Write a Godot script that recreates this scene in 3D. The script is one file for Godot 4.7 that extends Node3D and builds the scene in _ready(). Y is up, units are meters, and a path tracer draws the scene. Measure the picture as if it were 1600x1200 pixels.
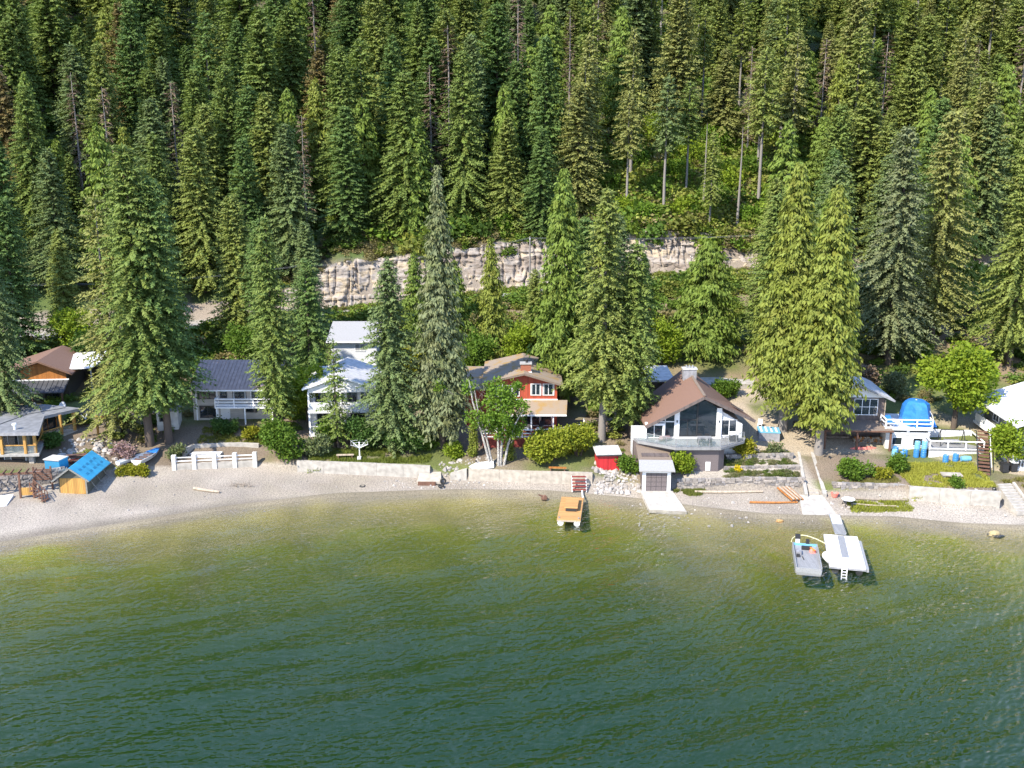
extends Node3D
# A lakeside hamlet under a forested slope, seen from a drone over the water. y is up, metres; the lake lies at y = 0.

var M := {}
var rng := RandomNumberGenerator.new()
var used := {}
var noise := FastNoiseLite.new()


# ---------- mesh collector ----------
class B:
	var v := PackedVector3Array()
	var n := PackedVector3Array()
	var c := PackedColorArray()
	var col := Color(1, 1, 1)
	var smooth := false
	var colored := false

	func tri(a: Vector3, b: Vector3, d: Vector3) -> void:
		v.append(a); v.append(b); v.append(d)
		if colored:
			c.append(col); c.append(col); c.append(col)
		if smooth:
			var k := (d - a).cross(b - a).normalized()
			n.append(k); n.append(k); n.append(k)

	func trin(a: Vector3, b: Vector3, d: Vector3, na: Vector3, nb: Vector3, nd: Vector3) -> void:
		v.append(a); v.append(b); v.append(d)
		n.append(na); n.append(nb); n.append(nd)
		if colored:
			c.append(col); c.append(col); c.append(col)

	# corners run clockwise seen from the front
	func quad(a: Vector3, b: Vector3, d: Vector3, e: Vector3) -> void:
		tri(a, b, d)
		tri(a, d, e)

	func hexa(p: Array) -> void:  # p: 4 bottom corners, 4 top corners, anticlockwise seen from above
		quad(p[4], p[7], p[6], p[5])
		quad(p[0], p[1], p[2], p[3])
		for i in 4:
			var j := (i + 1) % 4
			quad(p[i], p[i + 4], p[j + 4], p[j])

	static func new_hexa(p: Array) -> B:
		var b := B.new()
		b.hexa(p)
		return b

	func box(at: Vector3, s: Vector3, t := Basis()) -> B:
		var h := s * 0.5
		var p := []
		for y in [-h.y, h.y]:
			for q in [Vector2(-h.x, h.z), Vector2(h.x, h.z), Vector2(h.x, -h.z), Vector2(-h.x, -h.z)]:
				p.append(at + t * Vector3(q.x, y, q.y))
		hexa(p)
		return self

	func bx(x0: float, y0: float, z0: float, x1: float, y1: float, z1: float) -> B:
		return box(Vector3(x0 + x1, y0 + y1, z0 + z1) * 0.5, Vector3(absf(x1 - x0), absf(y1 - y0), absf(z1 - z0)))

	# a bar with a square section from a to b
	func bar(a: Vector3, b: Vector3, w: float, h: float) -> B:
		var d := b - a
		var f := d.normalized()
		var up := Vector3.UP if absf(f.y) < 0.95 else Vector3.RIGHT
		var r := f.cross(up).normalized()
		var u := r.cross(f)
		return box((a + b) * 0.5, Vector3(w, h, d.length()), Basis(r, u, -f))

	# polygon in the xy plane (clockwise or not), from z0 to z1
	func slab(pts: PackedVector2Array, z0: float, z1: float, t := Transform3D()) -> B:
		var ix := Geometry2D.triangulate_polygon(pts)
		if Geometry2D.is_polygon_clockwise(pts):
			pts = pts.duplicate()
			pts.reverse()
			ix = Geometry2D.triangulate_polygon(pts)
		var a := minf(z0, z1)
		var b := maxf(z0, z1)
		for i in range(0, ix.size(), 3):
			var q0 := pts[ix[i]]
			var q1 := pts[ix[i + 1]]
			var q2 := pts[ix[i + 2]]
			if (q1 - q0).cross(q2 - q0) > 0:
				var w := q1
				q1 = q2
				q2 = w
			tri(t * Vector3(q0.x, q0.y, b), t * Vector3(q1.x, q1.y, b), t * Vector3(q2.x, q2.y, b))
			tri(t * Vector3(q0.x, q0.y, a), t * Vector3(q2.x, q2.y, a), t * Vector3(q1.x, q1.y, a))
		for i in pts.size():
			var p := pts[i]
			var q := pts[(i + 1) % pts.size()]
			quad(t * Vector3(p.x, p.y, a), t * Vector3(p.x, p.y, b), t * Vector3(q.x, q.y, b), t * Vector3(q.x, q.y, a))
		return self

	# the same polygon lying in the xz plane (given as x, z), from y0 to y1
	func plate(pts: PackedVector2Array, y0: float, y1: float) -> B:
		var f := PackedVector2Array()
		for p in pts:
			f.append(Vector2(p.x, -p.y))
		return slab(f, y0, y1, Transform3D(Basis(Vector3(1, 0, 0), Vector3(0, 0, -1), Vector3(0, 1, 0)), Vector3.ZERO))

	# a tilted slab from its four upper corners, anticlockwise seen from above
	func hexa_roof(p0: Vector3, p1: Vector3, p2: Vector3, p3: Vector3, t: float) -> B:
		var d := Vector3(0, -t, 0)
		hexa([p0 + d, p1 + d, p2 + d, p3 + d, p0, p1, p2, p3])
		return self

	func tube(pts: Array, radii: Array, sides := 6, cap := true) -> B:
		var rings := []
		var nors := []
		for i in pts.size():
			var a: Vector3 = pts[maxi(i - 1, 0)]
			var b: Vector3 = pts[mini(i + 1, pts.size() - 1)]
			var f := (b - a).normalized()
			var up := Vector3.FORWARD if absf(f.z) < 0.9 else Vector3.RIGHT
			var r := f.cross(up).normalized()
			var u := r.cross(f)
			var ring := []
			var nor := []
			for k in sides:
				var g := TAU * k / sides
				var o := r * cos(g) + u * sin(g)
				ring.append(pts[i] + o * radii[mini(i, radii.size() - 1)])
				nor.append(o)
			rings.append(ring)
			nors.append(nor)
		for i in pts.size() - 1:
			for k in sides:
				var m := (k + 1) % sides
				var a: Vector3 = rings[i][k]
				var b: Vector3 = rings[i][m]
				var d: Vector3 = rings[i + 1][m]
				var e: Vector3 = rings[i + 1][k]
				if smooth:
					trin(a, b, d, nors[i][k], nors[i][m], nors[i + 1][m])
					trin(a, d, e, nors[i][k], nors[i + 1][m], nors[i + 1][k])
				else:
					quad(a, b, d, e)
		if cap:
			for k in range(1, sides - 1):
				tri(rings[-1][0], rings[-1][k], rings[-1][k + 1])
				tri(rings[0][0], rings[0][k + 1], rings[0][k])
		return self

	# a lathed shape about the y axis through at; profile of (radius, height)
	func lathe(at: Vector3, prof: Array, sides := 12) -> B:
		for i in prof.size() - 1:
			var p: Vector2 = prof[i]
			var q: Vector2 = prof[i + 1]
			for k in sides:
				var g := TAU * k / sides
				var m := TAU * (k + 1) / sides
				var a := at + Vector3(cos(g) * p.x, p.y, sin(g) * p.x)
				var b := at + Vector3(cos(m) * p.x, p.y, sin(m) * p.x)
				var d := at + Vector3(cos(m) * q.x, q.y, sin(m) * q.x)
				var e := at + Vector3(cos(g) * q.x, q.y, sin(g) * q.x)
				if p.x < 0.0001:
					tri(a, d, e)
				elif q.x < 0.0001:
					tri(a, b, e)
				else:
					quad(a, b, d, e)
		return self

	# a rough block: a box whose corners are knocked about
	func block(at: Vector3, s: Vector3, t: Basis, r: RandomNumberGenerator) -> B:
		var h := s * 0.5
		var p := []
		for y in [-h.y, h.y]:
			for q in [Vector2(-h.x, h.z), Vector2(h.x, h.z), Vector2(h.x, -h.z), Vector2(-h.x, -h.z)]:
				p.append(at + t * Vector3(q.x * r.randf_range(0.78, 1.05), y * r.randf_range(0.75, 1.05), q.y * r.randf_range(0.8, 1.1)))
		hexa(p)
		return self

	# an uneven rock: a squashed, jittered octasphere
	func rock(at: Vector3, s: Vector3, r: RandomNumberGenerator) -> B:
		var top := at + Vector3(r.randf_range(-0.2, 0.2) * s.x, s.y * r.randf_range(0.85, 1.1), r.randf_range(-0.2, 0.2) * s.z)
		var rings := []
		var turn := r.randf() * TAU
		for j in 2:
			var ring := []
			for k in 6:
				var g := turn + TAU * (k + r.randf_range(-0.25, 0.25)) / 6.0
				var w := r.randf_range(0.8, 1.15) * (1.0 if j == 0 else 0.72)
				ring.append(at + Vector3(cos(g) * s.x * w, s.y * (-0.25 if j == 0 else r.randf_range(0.45, 0.75)), sin(g) * s.z * w))
			rings.append(ring)
		for k in 6:
			var m := (k + 1) % 6
			quad(rings[0][k], rings[0][m], rings[1][m], rings[1][k])
			tri(rings[1][k], rings[1][m], top)
		return self

	func mesh() -> ArrayMesh:
		var m := ArrayMesh.new()
		var a := []
		a.resize(Mesh.ARRAY_MAX)
		a[Mesh.ARRAY_VERTEX] = v
		if smooth and n.size() == v.size():
			a[Mesh.ARRAY_NORMAL] = n
		elif v.size() > 0:
			var fl := PackedVector3Array()
			fl.resize(v.size())
			for i in range(0, v.size(), 3):
				var k := (v[i + 2] - v[i]).cross(v[i + 1] - v[i]).normalized()
				fl[i] = k; fl[i + 1] = k; fl[i + 2] = k
			a[Mesh.ARRAY_NORMAL] = fl
		if colored:
			a[Mesh.ARRAY_COLOR] = c
		m.add_surface_from_arrays(Mesh.PRIMITIVE_TRIANGLES, a)
		return m


func numbered(called: String) -> String:
	var k: int = used.get(called, 0)
	used[called] = k + 1
	return called if k == 0 else "%s_%03d" % [called, k]


func tag(o: Node, label: String, category: String, group := "", kind := "") -> Node:
	o.set_meta("label", label)
	if category: o.set_meta("category", category)
	if group: o.set_meta("group", group)
	if kind: o.set_meta("kind", kind)
	return o


# a thing: a Node3D at its base
func thing(called: String, label: String, category: String, at: Vector3, turn := 0.0, group := "") -> Node3D:
	var o := Node3D.new()
	o.name = numbered(called)
	add_child(o)
	o.position = at
	o.rotation.y = deg_to_rad(turn)
	tag(o, label, category, group)
	return o


func put(parent: Node, called: String, b: B, m: Material, at := Vector3.ZERO) -> MeshInstance3D:
	return putm(parent, called, b.mesh(), m, at)


func putm(parent: Node, called: String, mesh: Mesh, m: Material, at := Vector3.ZERO) -> MeshInstance3D:
	var o := MeshInstance3D.new()
	o.name = numbered(called) if parent == self else called
	o.mesh = mesh
	o.material_override = m
	o.position = at
	parent.add_child(o, true)
	return o


func solo(called: String, label: String, category: String, b: B, m: Material, at := Vector3.ZERO, turn := 0.0, group := "") -> MeshInstance3D:
	var o := put(self, called, b, m, at)
	o.rotation.y = deg_to_rad(turn)
	tag(o, label, category, group)
	return o


func structure(called: String, b: B, m: Material, label: String, category: String) -> MeshInstance3D:
	var o := put(self, called, b, m)
	tag(o, label, category, "", "structure")
	return o


func r(a: float, b: float) -> float:
	return rng.randf_range(a, b)


# linear interpolation in a table of [x, y0, y1 ...] rows
func table(t: Array, x: float, k: int) -> float:
	if x <= t[0][0]: return t[0][k]
	for i in range(1, t.size()):
		if x <= t[i][0]:
			var f: float = (x - t[i - 1][0]) / (t[i][0] - t[i - 1][0])
			return lerpf(t[i - 1][k], t[i][k], f)
	return t[-1][k]


# ---------- materials ----------
func lin(c: Color) -> Color:
	return c.linear_to_srgb()


# a square of tiling noise; values run from lo to hi
func noise_tex(size: int, freq: float, octaves: int, lo: float, hi: float, sd: int, kind := FastNoiseLite.TYPE_SIMPLEX_SMOOTH, ridged := false) -> ImageTexture:
	var f := FastNoiseLite.new()
	f.seed = sd
	f.frequency = freq
	f.noise_type = kind
	f.fractal_octaves = octaves
	f.fractal_type = FastNoiseLite.FRACTAL_RIDGED if ridged else FastNoiseLite.FRACTAL_FBM
	var im := f.get_seamless_image(size, size, false, false, 0.15, true)
	im.convert(Image.FORMAT_L8)
	var d := im.get_data()
	for i in d.size():
		d[i] = int(clampf(lerpf(lo, hi, d[i] / 255.0), 0.0, 1.0) * 255.0)
	return ImageTexture.create_from_image(Image.create_from_data(size, size, false, Image.FORMAT_L8, d))


# boards: stripes across one axis with a dark joint, and some tone per board
func board_tex(count: int, across: bool, joint: float, sd: int, spread := 0.16) -> ImageTexture:
	var size := 512
	var q := RandomNumberGenerator.new()
	q.seed = sd
	var f := FastNoiseLite.new()
	f.seed = sd
	f.frequency = 0.02
	var tones := []
	for i in count: tones.append(q.randf_range(1.0 - spread, 1.0))
	var im := Image.create(size, size, false, Image.FORMAT_L8)
	for y in size:
		for x in size:
			var u := (x if across else y) * count / float(size)
			var w := (y if across else x)
			var k := int(u) % count
			var e := minf(u - floorf(u), ceilf(u) - u)
			var g: float = tones[k] * (0.95 + 0.07 * f.get_noise_2d(w * 0.25 + k * 91.0, fposmod(u, 1.0) * 60.0))
			if e < joint: g *= 0.55
			im.set_pixel(x, y, Color(g, g, g))
	return ImageTexture.create_from_image(im)


func mat(c: Color, rough := 0.85, tex: Texture2D = null, scale := 0.3, bump := 0.0, bump_tex: Texture2D = null) -> StandardMaterial3D:
	var m := StandardMaterial3D.new()
	m.albedo_color = lin(c)
	m.roughness = rough
	m.cull_mode = BaseMaterial3D.CULL_DISABLED
	if tex:
		m.albedo_texture = tex
		m.uv1_triplanar = true
		m.uv1_world_triplanar = true
		m.uv1_scale = Vector3(scale, scale, scale)
	if bump > 0.0:
		m.heightmap_enabled = true
		m.heightmap_texture = bump_tex if bump_tex else tex
		m.heightmap_scale = bump
		if not tex:
			m.uv1_triplanar = true
			m.uv1_world_triplanar = true
			m.uv1_scale = Vector3(scale, scale, scale)
	return m


func vmat(rough := 0.9, tex: Texture2D = null, scale := 0.3, bump := 0.0) -> StandardMaterial3D:
	var m := mat(Color(1, 1, 1), rough, tex, scale, bump)
	m.vertex_color_use_as_albedo = true
	return m


func leaf(c: Color, through := 0.4, rough := 0.6) -> StandardMaterial3D:
	var m := vmat(rough)
	m.albedo_color = lin(c)
	m.metallic_specular = 0.25
	m.backlight_enabled = true
	m.backlight = lin(Color(0.9, 1.0, 0.45) * through)
	return m


func make_materials() -> void:
	var blotch := noise_tex(512, 0.012, 5, 0.8, 1.06, 3)
	var fine := noise_tex(512, 0.06, 4, 0.62, 1.2, 5)
	var pebble := noise_tex(512, 0.09, 2, 0.45, 1.2, 8, FastNoiseLite.TYPE_CELLULAR)
	var streak := board_tex(24, true, 0.06, 4)
	var clap := board_tex(16, false, 0.07, 6, 0.05)
	var shingle := noise_tex(512, 0.05, 4, 0.55, 1.2, 11)
	M.blotch = blotch
	M.fine = fine
	M.pebble = pebble
	M.ground = vmat(0.95, fine, 0.16, 3.0)
	M.cliff = vmat(0.95, fine, 0.35, 5.0)
	M.stone = vmat(0.92, fine, 0.6, 2.0)
	M.road = mat(Color(0.33, 0.32, 0.31), 0.9, fine, 0.3)
	M.concrete = mat(Color(0.43, 0.4, 0.355), 0.9, blotch, 0.18, 0.6)
	M.concrete_dark = mat(Color(0.4, 0.385, 0.36), 0.9, blotch, 0.25, 0.6)
	M.sand_concrete = mat(Color(0.44, 0.39, 0.325), 0.92, blotch, 0.2, 0.6)
	M.white = mat(Color(0.7, 0.69, 0.67), 0.55, blotch, 0.12)
	M.white_clap = mat(Color(0.8, 0.81, 0.83), 0.6, clap, 0.4)
	M.white_paint = mat(Color(0.8, 0.8, 0.8), 0.5)
	M.cream = mat(Color(0.6, 0.55, 0.49), 0.7, clap, 0.4)
	M.red_board = mat(Color(0.5, 0.085, 0.04), 0.65, streak, 0.28)
	M.red_deep = mat(Color(0.28, 0.045, 0.035), 0.7, streak, 0.28)
	M.red_paint = mat(Color(0.62, 0.03, 0.035), 0.5, streak, 0.4)
	M.red_deck = mat(Color(0.42, 0.12, 0.07), 0.7, streak, 0.3)
	M.brown_wall = mat(Color(0.16, 0.125, 0.115), 0.75, streak, 0.3)
	M.taupe = mat(Color(0.17, 0.14, 0.14), 0.75, fine, 0.4)
	M.dark_wall = mat(Color(0.1, 0.09, 0.08), 0.75, clap, 0.4)
	M.olive_wall = mat(Color(0.15, 0.15, 0.12), 0.75, clap, 0.4)
	M.grey_wall = mat(Color(0.27, 0.27, 0.25), 0.7, clap, 0.4)
	M.roof_grey = mat(Color(0.4, 0.395, 0.39), 0.85, shingle, 0.5)
	M.roof_flat = mat(Color(0.2, 0.205, 0.215), 0.85, blotch, 0.15)
	M.roof_light = mat(Color(0.55, 0.54, 0.53), 0.7, blotch, 0.2)
	M.roof_white = mat(Color(0.78, 0.79, 0.8), 0.5, blotch, 0.15)
	M.roof_brown = mat(Color(0.235, 0.135, 0.095), 0.9, shingle, 0.55, 1.5)
	M.roof_brown_metal = mat(Color(0.42, 0.31, 0.26), 0.8, blotch, 0.2)
	M.roof_weathered = mossy(Color(0.3, 0.235, 0.175), Color(0.33, 0.2, 0.05))
	M.roof_plain = mat(Color(0.25, 0.19, 0.145), 0.9, shingle, 0.5)
	M.roof_dark = mat(Color(0.06, 0.065, 0.075), 0.6, blotch, 0.2)
	M.blue_roof = mat(Color(0.06, 0.4, 0.66), 0.5, blotch, 0.15)
	M.blue_dark = mat(Color(0.03, 0.2, 0.36), 0.6)
	M.blue_tarp = mat(Color(0.035, 0.21, 0.62), 0.45, blotch, 0.25)
	M.blue_barrel = mat(Color(0.05, 0.25, 0.56), 0.4, fine, 0.5)
	M.blue_pale = mat(Color(0.2, 0.5, 0.72), 0.4, fine, 0.5)
	M.cedar_wood = mat(Color(0.5, 0.19, 0.04), 0.6, streak, 0.4)
	M.amber_wood = mat(Color(0.62, 0.34, 0.09), 0.55, streak, 0.25)
	M.raft_wood = mat(Color(0.6, 0.33, 0.12), 0.65, board_tex(16, false, 0.05, 41, 0.12), 0.4)
	M.old_wood = mat(Color(0.36, 0.3, 0.24), 0.9, streak, 0.4)
	M.brown_wood = mat(Color(0.2, 0.1, 0.065), 0.75, streak, 0.4)
	M.pale_wood = mat(Color(0.55, 0.45, 0.34), 0.85, streak, 0.4)
	M.dark = mat(Color(0.025, 0.025, 0.027), 0.6)
	M.rubber = mat(Color(0.03, 0.03, 0.03), 0.8)
	M.metal = mat(Color(0.5, 0.51, 0.53), 0.4, fine, 0.6)
	M.metal.metallic = 0.5
	M.alu = mat(Color(0.33, 0.335, 0.34), 0.5, fine, 0.5)
	M.grey_deck = mat(Color(0.3, 0.3, 0.3), 0.7, board_tex(20, true, 0.05, 43, 0.08), 0.5)
	M.grey_paint = mat(Color(0.3, 0.3, 0.32), 0.6, blotch, 0.3)
	M.glass = mat(Color(0.018, 0.026, 0.035), 0.04)
	M.glass.metallic_specular = 0.7
	M.pane = mat(Color(0.75, 0.85, 0.85, 1.0), 0.03)
	M.pane.albedo_color = Color(0.6, 0.66, 0.66, 0.14)
	M.pane.transparency = BaseMaterial3D.TRANSPARENCY_ALPHA
	M.curtain = mat(Color(0.45, 0.47, 0.47), 0.9)
	M.bark = mat(Color(0.13, 0.1, 0.08), 0.95, fine, 0.7, 2.0)
	M.bark_grey = mat(Color(0.27, 0.245, 0.225), 0.95, fine, 0.7, 2.0)
	M.birch = mat(Color(0.55, 0.52, 0.48), 0.85, noise_tex(256, 0.05, 3, 0.2, 1.35, 21), 0.6)
	M.orange = mat(Color(0.8, 0.22, 0.03), 0.5)
	M.yellow = mat(Color(0.7, 0.5, 0.02), 0.6)
	M.coral = mat(Color(0.75, 0.2, 0.15), 0.6)
	M.rope = mat(Color(0.7, 0.66, 0.4), 0.8)
	# foliage
	M.fir_a = leaf(Color(0.172, 0.228, 0.058))
	M.fir_b = leaf(Color(0.13, 0.2, 0.058))
	M.fir_c = leaf(Color(0.215, 0.255, 0.066))
	M.fir_d = leaf(Color(0.158, 0.21, 0.08))
	M.fir_e = leaf(Color(0.25, 0.262, 0.085))
	M.cedar_a = leaf(Color(0.212, 0.248, 0.05))
	M.cedar_b = leaf(Color(0.165, 0.23, 0.045))
	M.spruce = leaf(Color(0.185, 0.212, 0.105))
	M.dry = leaf(Color(0.2, 0.145, 0.1), 0.15)
	M.tan_leaf = leaf(Color(0.19, 0.15, 0.06), 0.3)
	M.lime = leaf(Color(0.22, 0.295, 0.03), 0.7)
	M.green = leaf(Color(0.112, 0.188, 0.027), 0.6)
	M.deep_green = leaf(Color(0.062, 0.119, 0.027), 0.45)
	M.yellow_green = leaf(Color(0.250, 0.250, 0.025), 0.6)
	M.grey_green = leaf(Color(0.138, 0.169, 0.075), 0.4)
	M.fresh = leaf(Color(0.14, 0.235, 0.03), 0.6)
	M.juniper = leaf(Color(0.24, 0.27, 0.03), 0.5)
	M.pink_leaf = leaf(Color(0.3, 0.2, 0.2), 0.3)
	M.under = leaf(Color(1, 1, 1), 0.5)
	M.grass = leaf(Color(0.15, 0.17, 0.025), 0.5)
	M.flower_yellow = leaf(Color(0.55, 0.42, 0.01), 0.3)


# shingles with patches of ochre moss that have an outline of their own
func mossy(base: Color, moss: Color) -> StandardMaterial3D:
	var f := FastNoiseLite.new()
	f.seed = 77
	f.frequency = 0.008
	f.fractal_octaves = 5
	var g := FastNoiseLite.new()
	g.seed = 78
	g.frequency = 0.12
	var im := Image.create(512, 512, false, Image.FORMAT_RGB8)
	for y in 512:
		for x in 512:
			var k := smoothstep(0.0, 0.45, f.get_noise_2d(x, y) + 0.15 * g.get_noise_2d(x, y))
			var t := 0.85 + 0.3 * g.get_noise_2d(x * 2.0, y * 2.0)
			im.set_pixel(x, y, lin(base.lerp(moss, k) * t))
	var m := mat(Color(1, 1, 1), 0.92, ImageTexture.create_from_image(im), 0.12)
	return m


# ---------- land: lines that run along the shore, as [x, z, height] ----------
var SHORE := [[-400.0, 40.0, 0.0], [-90.0, -68.0, 0.0], [-60.0, -80.5, 0.0], [-47.3, -86.0, 0.0], [-38.9, -90.1, 0.0], [-29.2, -95.2, 0.0], [-18.8, -98.9, 0.0], [-6.8, -100.1, 0.0], [3.4, -99.9, 0.0], [13.3, -97.4, 0.0], [19.4, -94.9, 0.0], [25.4, -93.0, 0.0], [31.0, -92.6, 0.0], [37.9, -92.3, 0.0], [43.5, -90.6, 0.0], [49.5, -90.0, 0.0], [90.0, -83.0, 0.0]]
var WALL := [[-90.0, -79.0, 1.2], [-60.0, -96.0, 1.1], [-51.0, -98.8, 1.15], [-47.5, -100.5, 1.15], [-43.7, -103.0, 1.1], [-37.0, -104.4, 1.1], [-28.5, -105.5, 1.1], [-23.4, -104.0, 0.9], [-13.8, -103.3, 0.7], [-6.8, -102.6, 0.55], [2.0, -101.6, 0.5], [8.0, -101.2, 0.5], [12.0, -100.6, 0.6], [14.0, -99.4, 0.75], [17.2, -98.7, 0.8], [30.0, -98.2, 1.0], [32.3, -96.4, 0.9], [39.6, -95.6, 0.9], [46.0, -94.0, 0.9], [48.7, -93.6, 0.9], [49.0, -96.0, 0.95], [51.3, -96.2, 0.95], [51.8, -93.6, 0.9], [90.0, -87.0, 0.9]]
var TERRACE := [[-90.0, 1.2], [-60.0, 1.0], [-47.0, 1.0], [-44.5, 0.5], [-38.5, 0.5], [-37.0, 0.25], [-28.5, 0.3], [-24.0, 1.2], [-8.5, 1.3], [-7.8, 0.6], [-5.8, 0.6], [-5.0, 1.2], [8.5, 1.25], [10.0, 0.8], [12.0, 0.35], [18.0, 0.3], [19.0, 0.9], [29.0, 0.9], [30.0, 0.4], [32.0, 0.4], [33.0, 0.7], [39.5, 1.3], [48.0, 1.4], [90.0, 1.4]]
var PAD := [[-90.0, -95.0, 3.5], [-53.0, -100.0, 2.5], [-46.0, -104.0, 2.4], [-44.0, -107.5, 2.3], [-34.0, -114.5, 4.0], [-20.0, -109.0, 3.0], [0.0, -108.0, 3.0], [10.0, -108.0, 3.0], [14.0, -104.0, 2.4], [19.5, -101.5, 2.3], [27.0, -104.0, 2.8], [38.0, -105.0, 3.0], [44.0, -104.5, 2.8], [52.0, -98.0, 2.8], [90.0, -92.0, 3.0]]
var YARD := [[-90.0, -120.0, 5.5], [-53.0, -122.0, 5.5], [-34.0, -126.0, 6.0], [-20.0, -125.0, 6.0], [0.0, -124.0, 6.0], [19.0, -122.0, 6.0], [38.0, -122.0, 6.5], [55.0, -120.0, 6.5], [90.0, -115.0, 7.0]]
var ROAD := [[-90.0, -133.0, 8.3], [-67.7, -138.5, 8.5], [-40.0, -144.5, 9.5], [-23.0, -149.5, 10.2], [0.0, -151.5, 12.6], [27.0, -152.0, 15.2], [60.0, -152.6, 16.5], [90.0, -153.5, 17.0]]
var BANK := [[-90.0, 2.0], [-45.0, 2.5], [-34.0, 3.5], [-28.0, 7.2], [0.0, 7.2], [30.0, 6.6], [37.0, 4.0], [60.0, 3.0], [90.0, 3.0]]
const ROAD_WIDTH := 6.0


# height of the land at a place
func land(x: float, z: float) -> float:
	var zs := [table(SHORE, x, 1), table(WALL, x, 1), 0.0, table(PAD, x, 1), table(YARD, x, 1), table(ROAD, x, 1)]
	zs[2] = zs[1] - 0.5
	var e1 := table(WALL, x, 2)
	var e5 := table(ROAD, x, 2)
	var hs := [0.0, e1, e1 + table(TERRACE, x, 1), table(PAD, x, 2), table(YARD, x, 2), e5]
	zs.append_array([zs[5] - ROAD_WIDTH, zs[5] - ROAD_WIDTH - 1.5, zs[5] - ROAD_WIDTH - 4.5])
	hs.append_array([e5, e5 + 0.3, e5 + 0.3 + table(BANK, x, 1)])
	if z >= zs[0]: return bed(zs[0] - z)
	for i in range(1, zs.size()):
		if z >= zs[i]:
			var f: float = (z - zs[i - 1]) / minf(zs[i] - zs[i - 1], -0.01)
			return lerpf(hs[i - 1], hs[i], f)
	return hs[-1] + (zs[-1] - z) * 0.62


# depth of the lake bed at a distance (negative) off the shore
func bed(d: float) -> float:
	var t := [[-160.0, -14.0], [-60.0, -11.0], [-40.0, -8.0], [-24.0, -4.6], [-14.0, -2.3], [-7.0, -1.1], [-2.5, -0.5], [0.0, 0.0]]
	return table(t, d, 1)


func ground_at(x: float, z: float, lift := 0.0) -> Vector3:
	return Vector3(x, land(x, z) + lift, z)


# ---------- trees ----------
func rhomb(b: B, at: Vector3, along: Vector3, side: Vector3, l: float, w: float) -> void:
	var q := at + along * (l * 0.45)
	b.tri(at, q + side * w, at + along * l)
	b.tri(at, at + along * l, q - side * w)


# crown of a fir or spruce: whorls of boughs, each a fan of needle sprays
func fir_crown(q: RandomNumberGenerator, h: float, wide: float, bare: float, droop: float, dense: float, spray: float, gap := 0.0) -> ArrayMesh:
	var b := B.new()
	b.colored = true
	var y := h * bare
	var tilt := q.randf() * TAU
	var ph := [q.randf() * TAU, q.randf() * TAU, q.randf() * TAU]
	while y < h * 0.985:
		var t := (y - h * bare) / (h * (1.0 - bare))
		var reach := wide * (pow(1.0 - t, 0.62) * 0.95 + 0.05) * minf(1.0, 0.62 + t * 3.0)
		var n := int(lerpf(6.5, 4.0, t) * dense + q.randf())
		for k in n:
			if q.randf() < gap: continue
			tilt += TAU / n + q.randf_range(-0.5, 0.5)
			var l := reach * q.randf_range(0.76, 1.12) * (1.0 + 0.16 * sin(2.0 * tilt + ph[0] + 5.0 * t) + 0.12 * sin(11.0 * t + ph[1] + tilt) + 0.08 * sin(23.0 * t + ph[2]))
			if q.randf() < 0.07: l *= 1.2
			var dir := Vector3(cos(tilt), 0, sin(tilt))
			var side := Vector3(-dir.z, 0, dir.x)
			var up0 := lerpf(0.02, 0.75, t * t) - droop * 0.35
			var tone := q.randf_range(0.72, 1.28)
			b.col = Color(tone * q.randf_range(0.94, 1.08), tone, tone * q.randf_range(0.85, 1.1))
			var y0 := y + q.randf_range(-0.25, 0.25)
			var steps := maxi(4, int(l / (spray * 0.3)))
			for s in steps:
				var f := (s + q.randf_range(0.1, 0.9)) / steps
				if f < 0.1: continue
				var p := Vector3(0, y0, 0) + dir * (l * f) + Vector3.UP * (l * (up0 * f - droop * f * f * 0.8 + 0.16 * f * f * f))
				var size := spray * (1.15 - 0.55 * f) * q.randf_range(0.6, 1.15) * minf(1.0, 0.45 + l / 2.0)
				for m in [-1.0, 1.0]:
					var a: Vector3 = (dir * q.randf_range(0.5, 0.95) + side * m * q.randf_range(0.3, 0.9) + Vector3.UP * q.randf_range(-0.95, 0.0)).normalized()
					var roll := (Vector3.UP.cross(a)).normalized()
					roll = (roll + Vector3.UP * q.randf_range(-0.45, 0.45)).normalized()
					rhomb(b, p, a, roll, size, size * 0.21)
				if s % 2 == 0:
					var a2 := (dir * q.randf_range(0.2, 0.9) + side * q.randf_range(-0.8, 0.8) + Vector3.UP * q.randf_range(0.05, 0.6)).normalized()
					rhomb(b, p, a2, a2.cross(dir.rotated(Vector3.UP, q.randf_range(-1.5, 1.5))).normalized(), size * 0.75, size * 0.17)
				if s == steps - 1:
					rhomb(b, p, (dir + Vector3.UP * q.randf_range(-0.8, 0.0)).normalized(), side, size * 1.2, size * 0.22)
		y += lerpf(0.62, 0.34, t) * q.randf_range(0.75, 1.25) / maxf(dense, 0.6)
	# leader
	for k in 5:
		b.col = Color(1, 1, 1)
		var g := q.randf() * TAU
		rhomb(b, Vector3(0, h * (0.955 + k * 0.008), 0), Vector3(cos(g) * 0.35, 1, sin(g) * 0.35).normalized(), Vector3(-sin(g), 0, cos(g)), spray * 0.8, spray * 0.14)
	return b.mesh()


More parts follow.
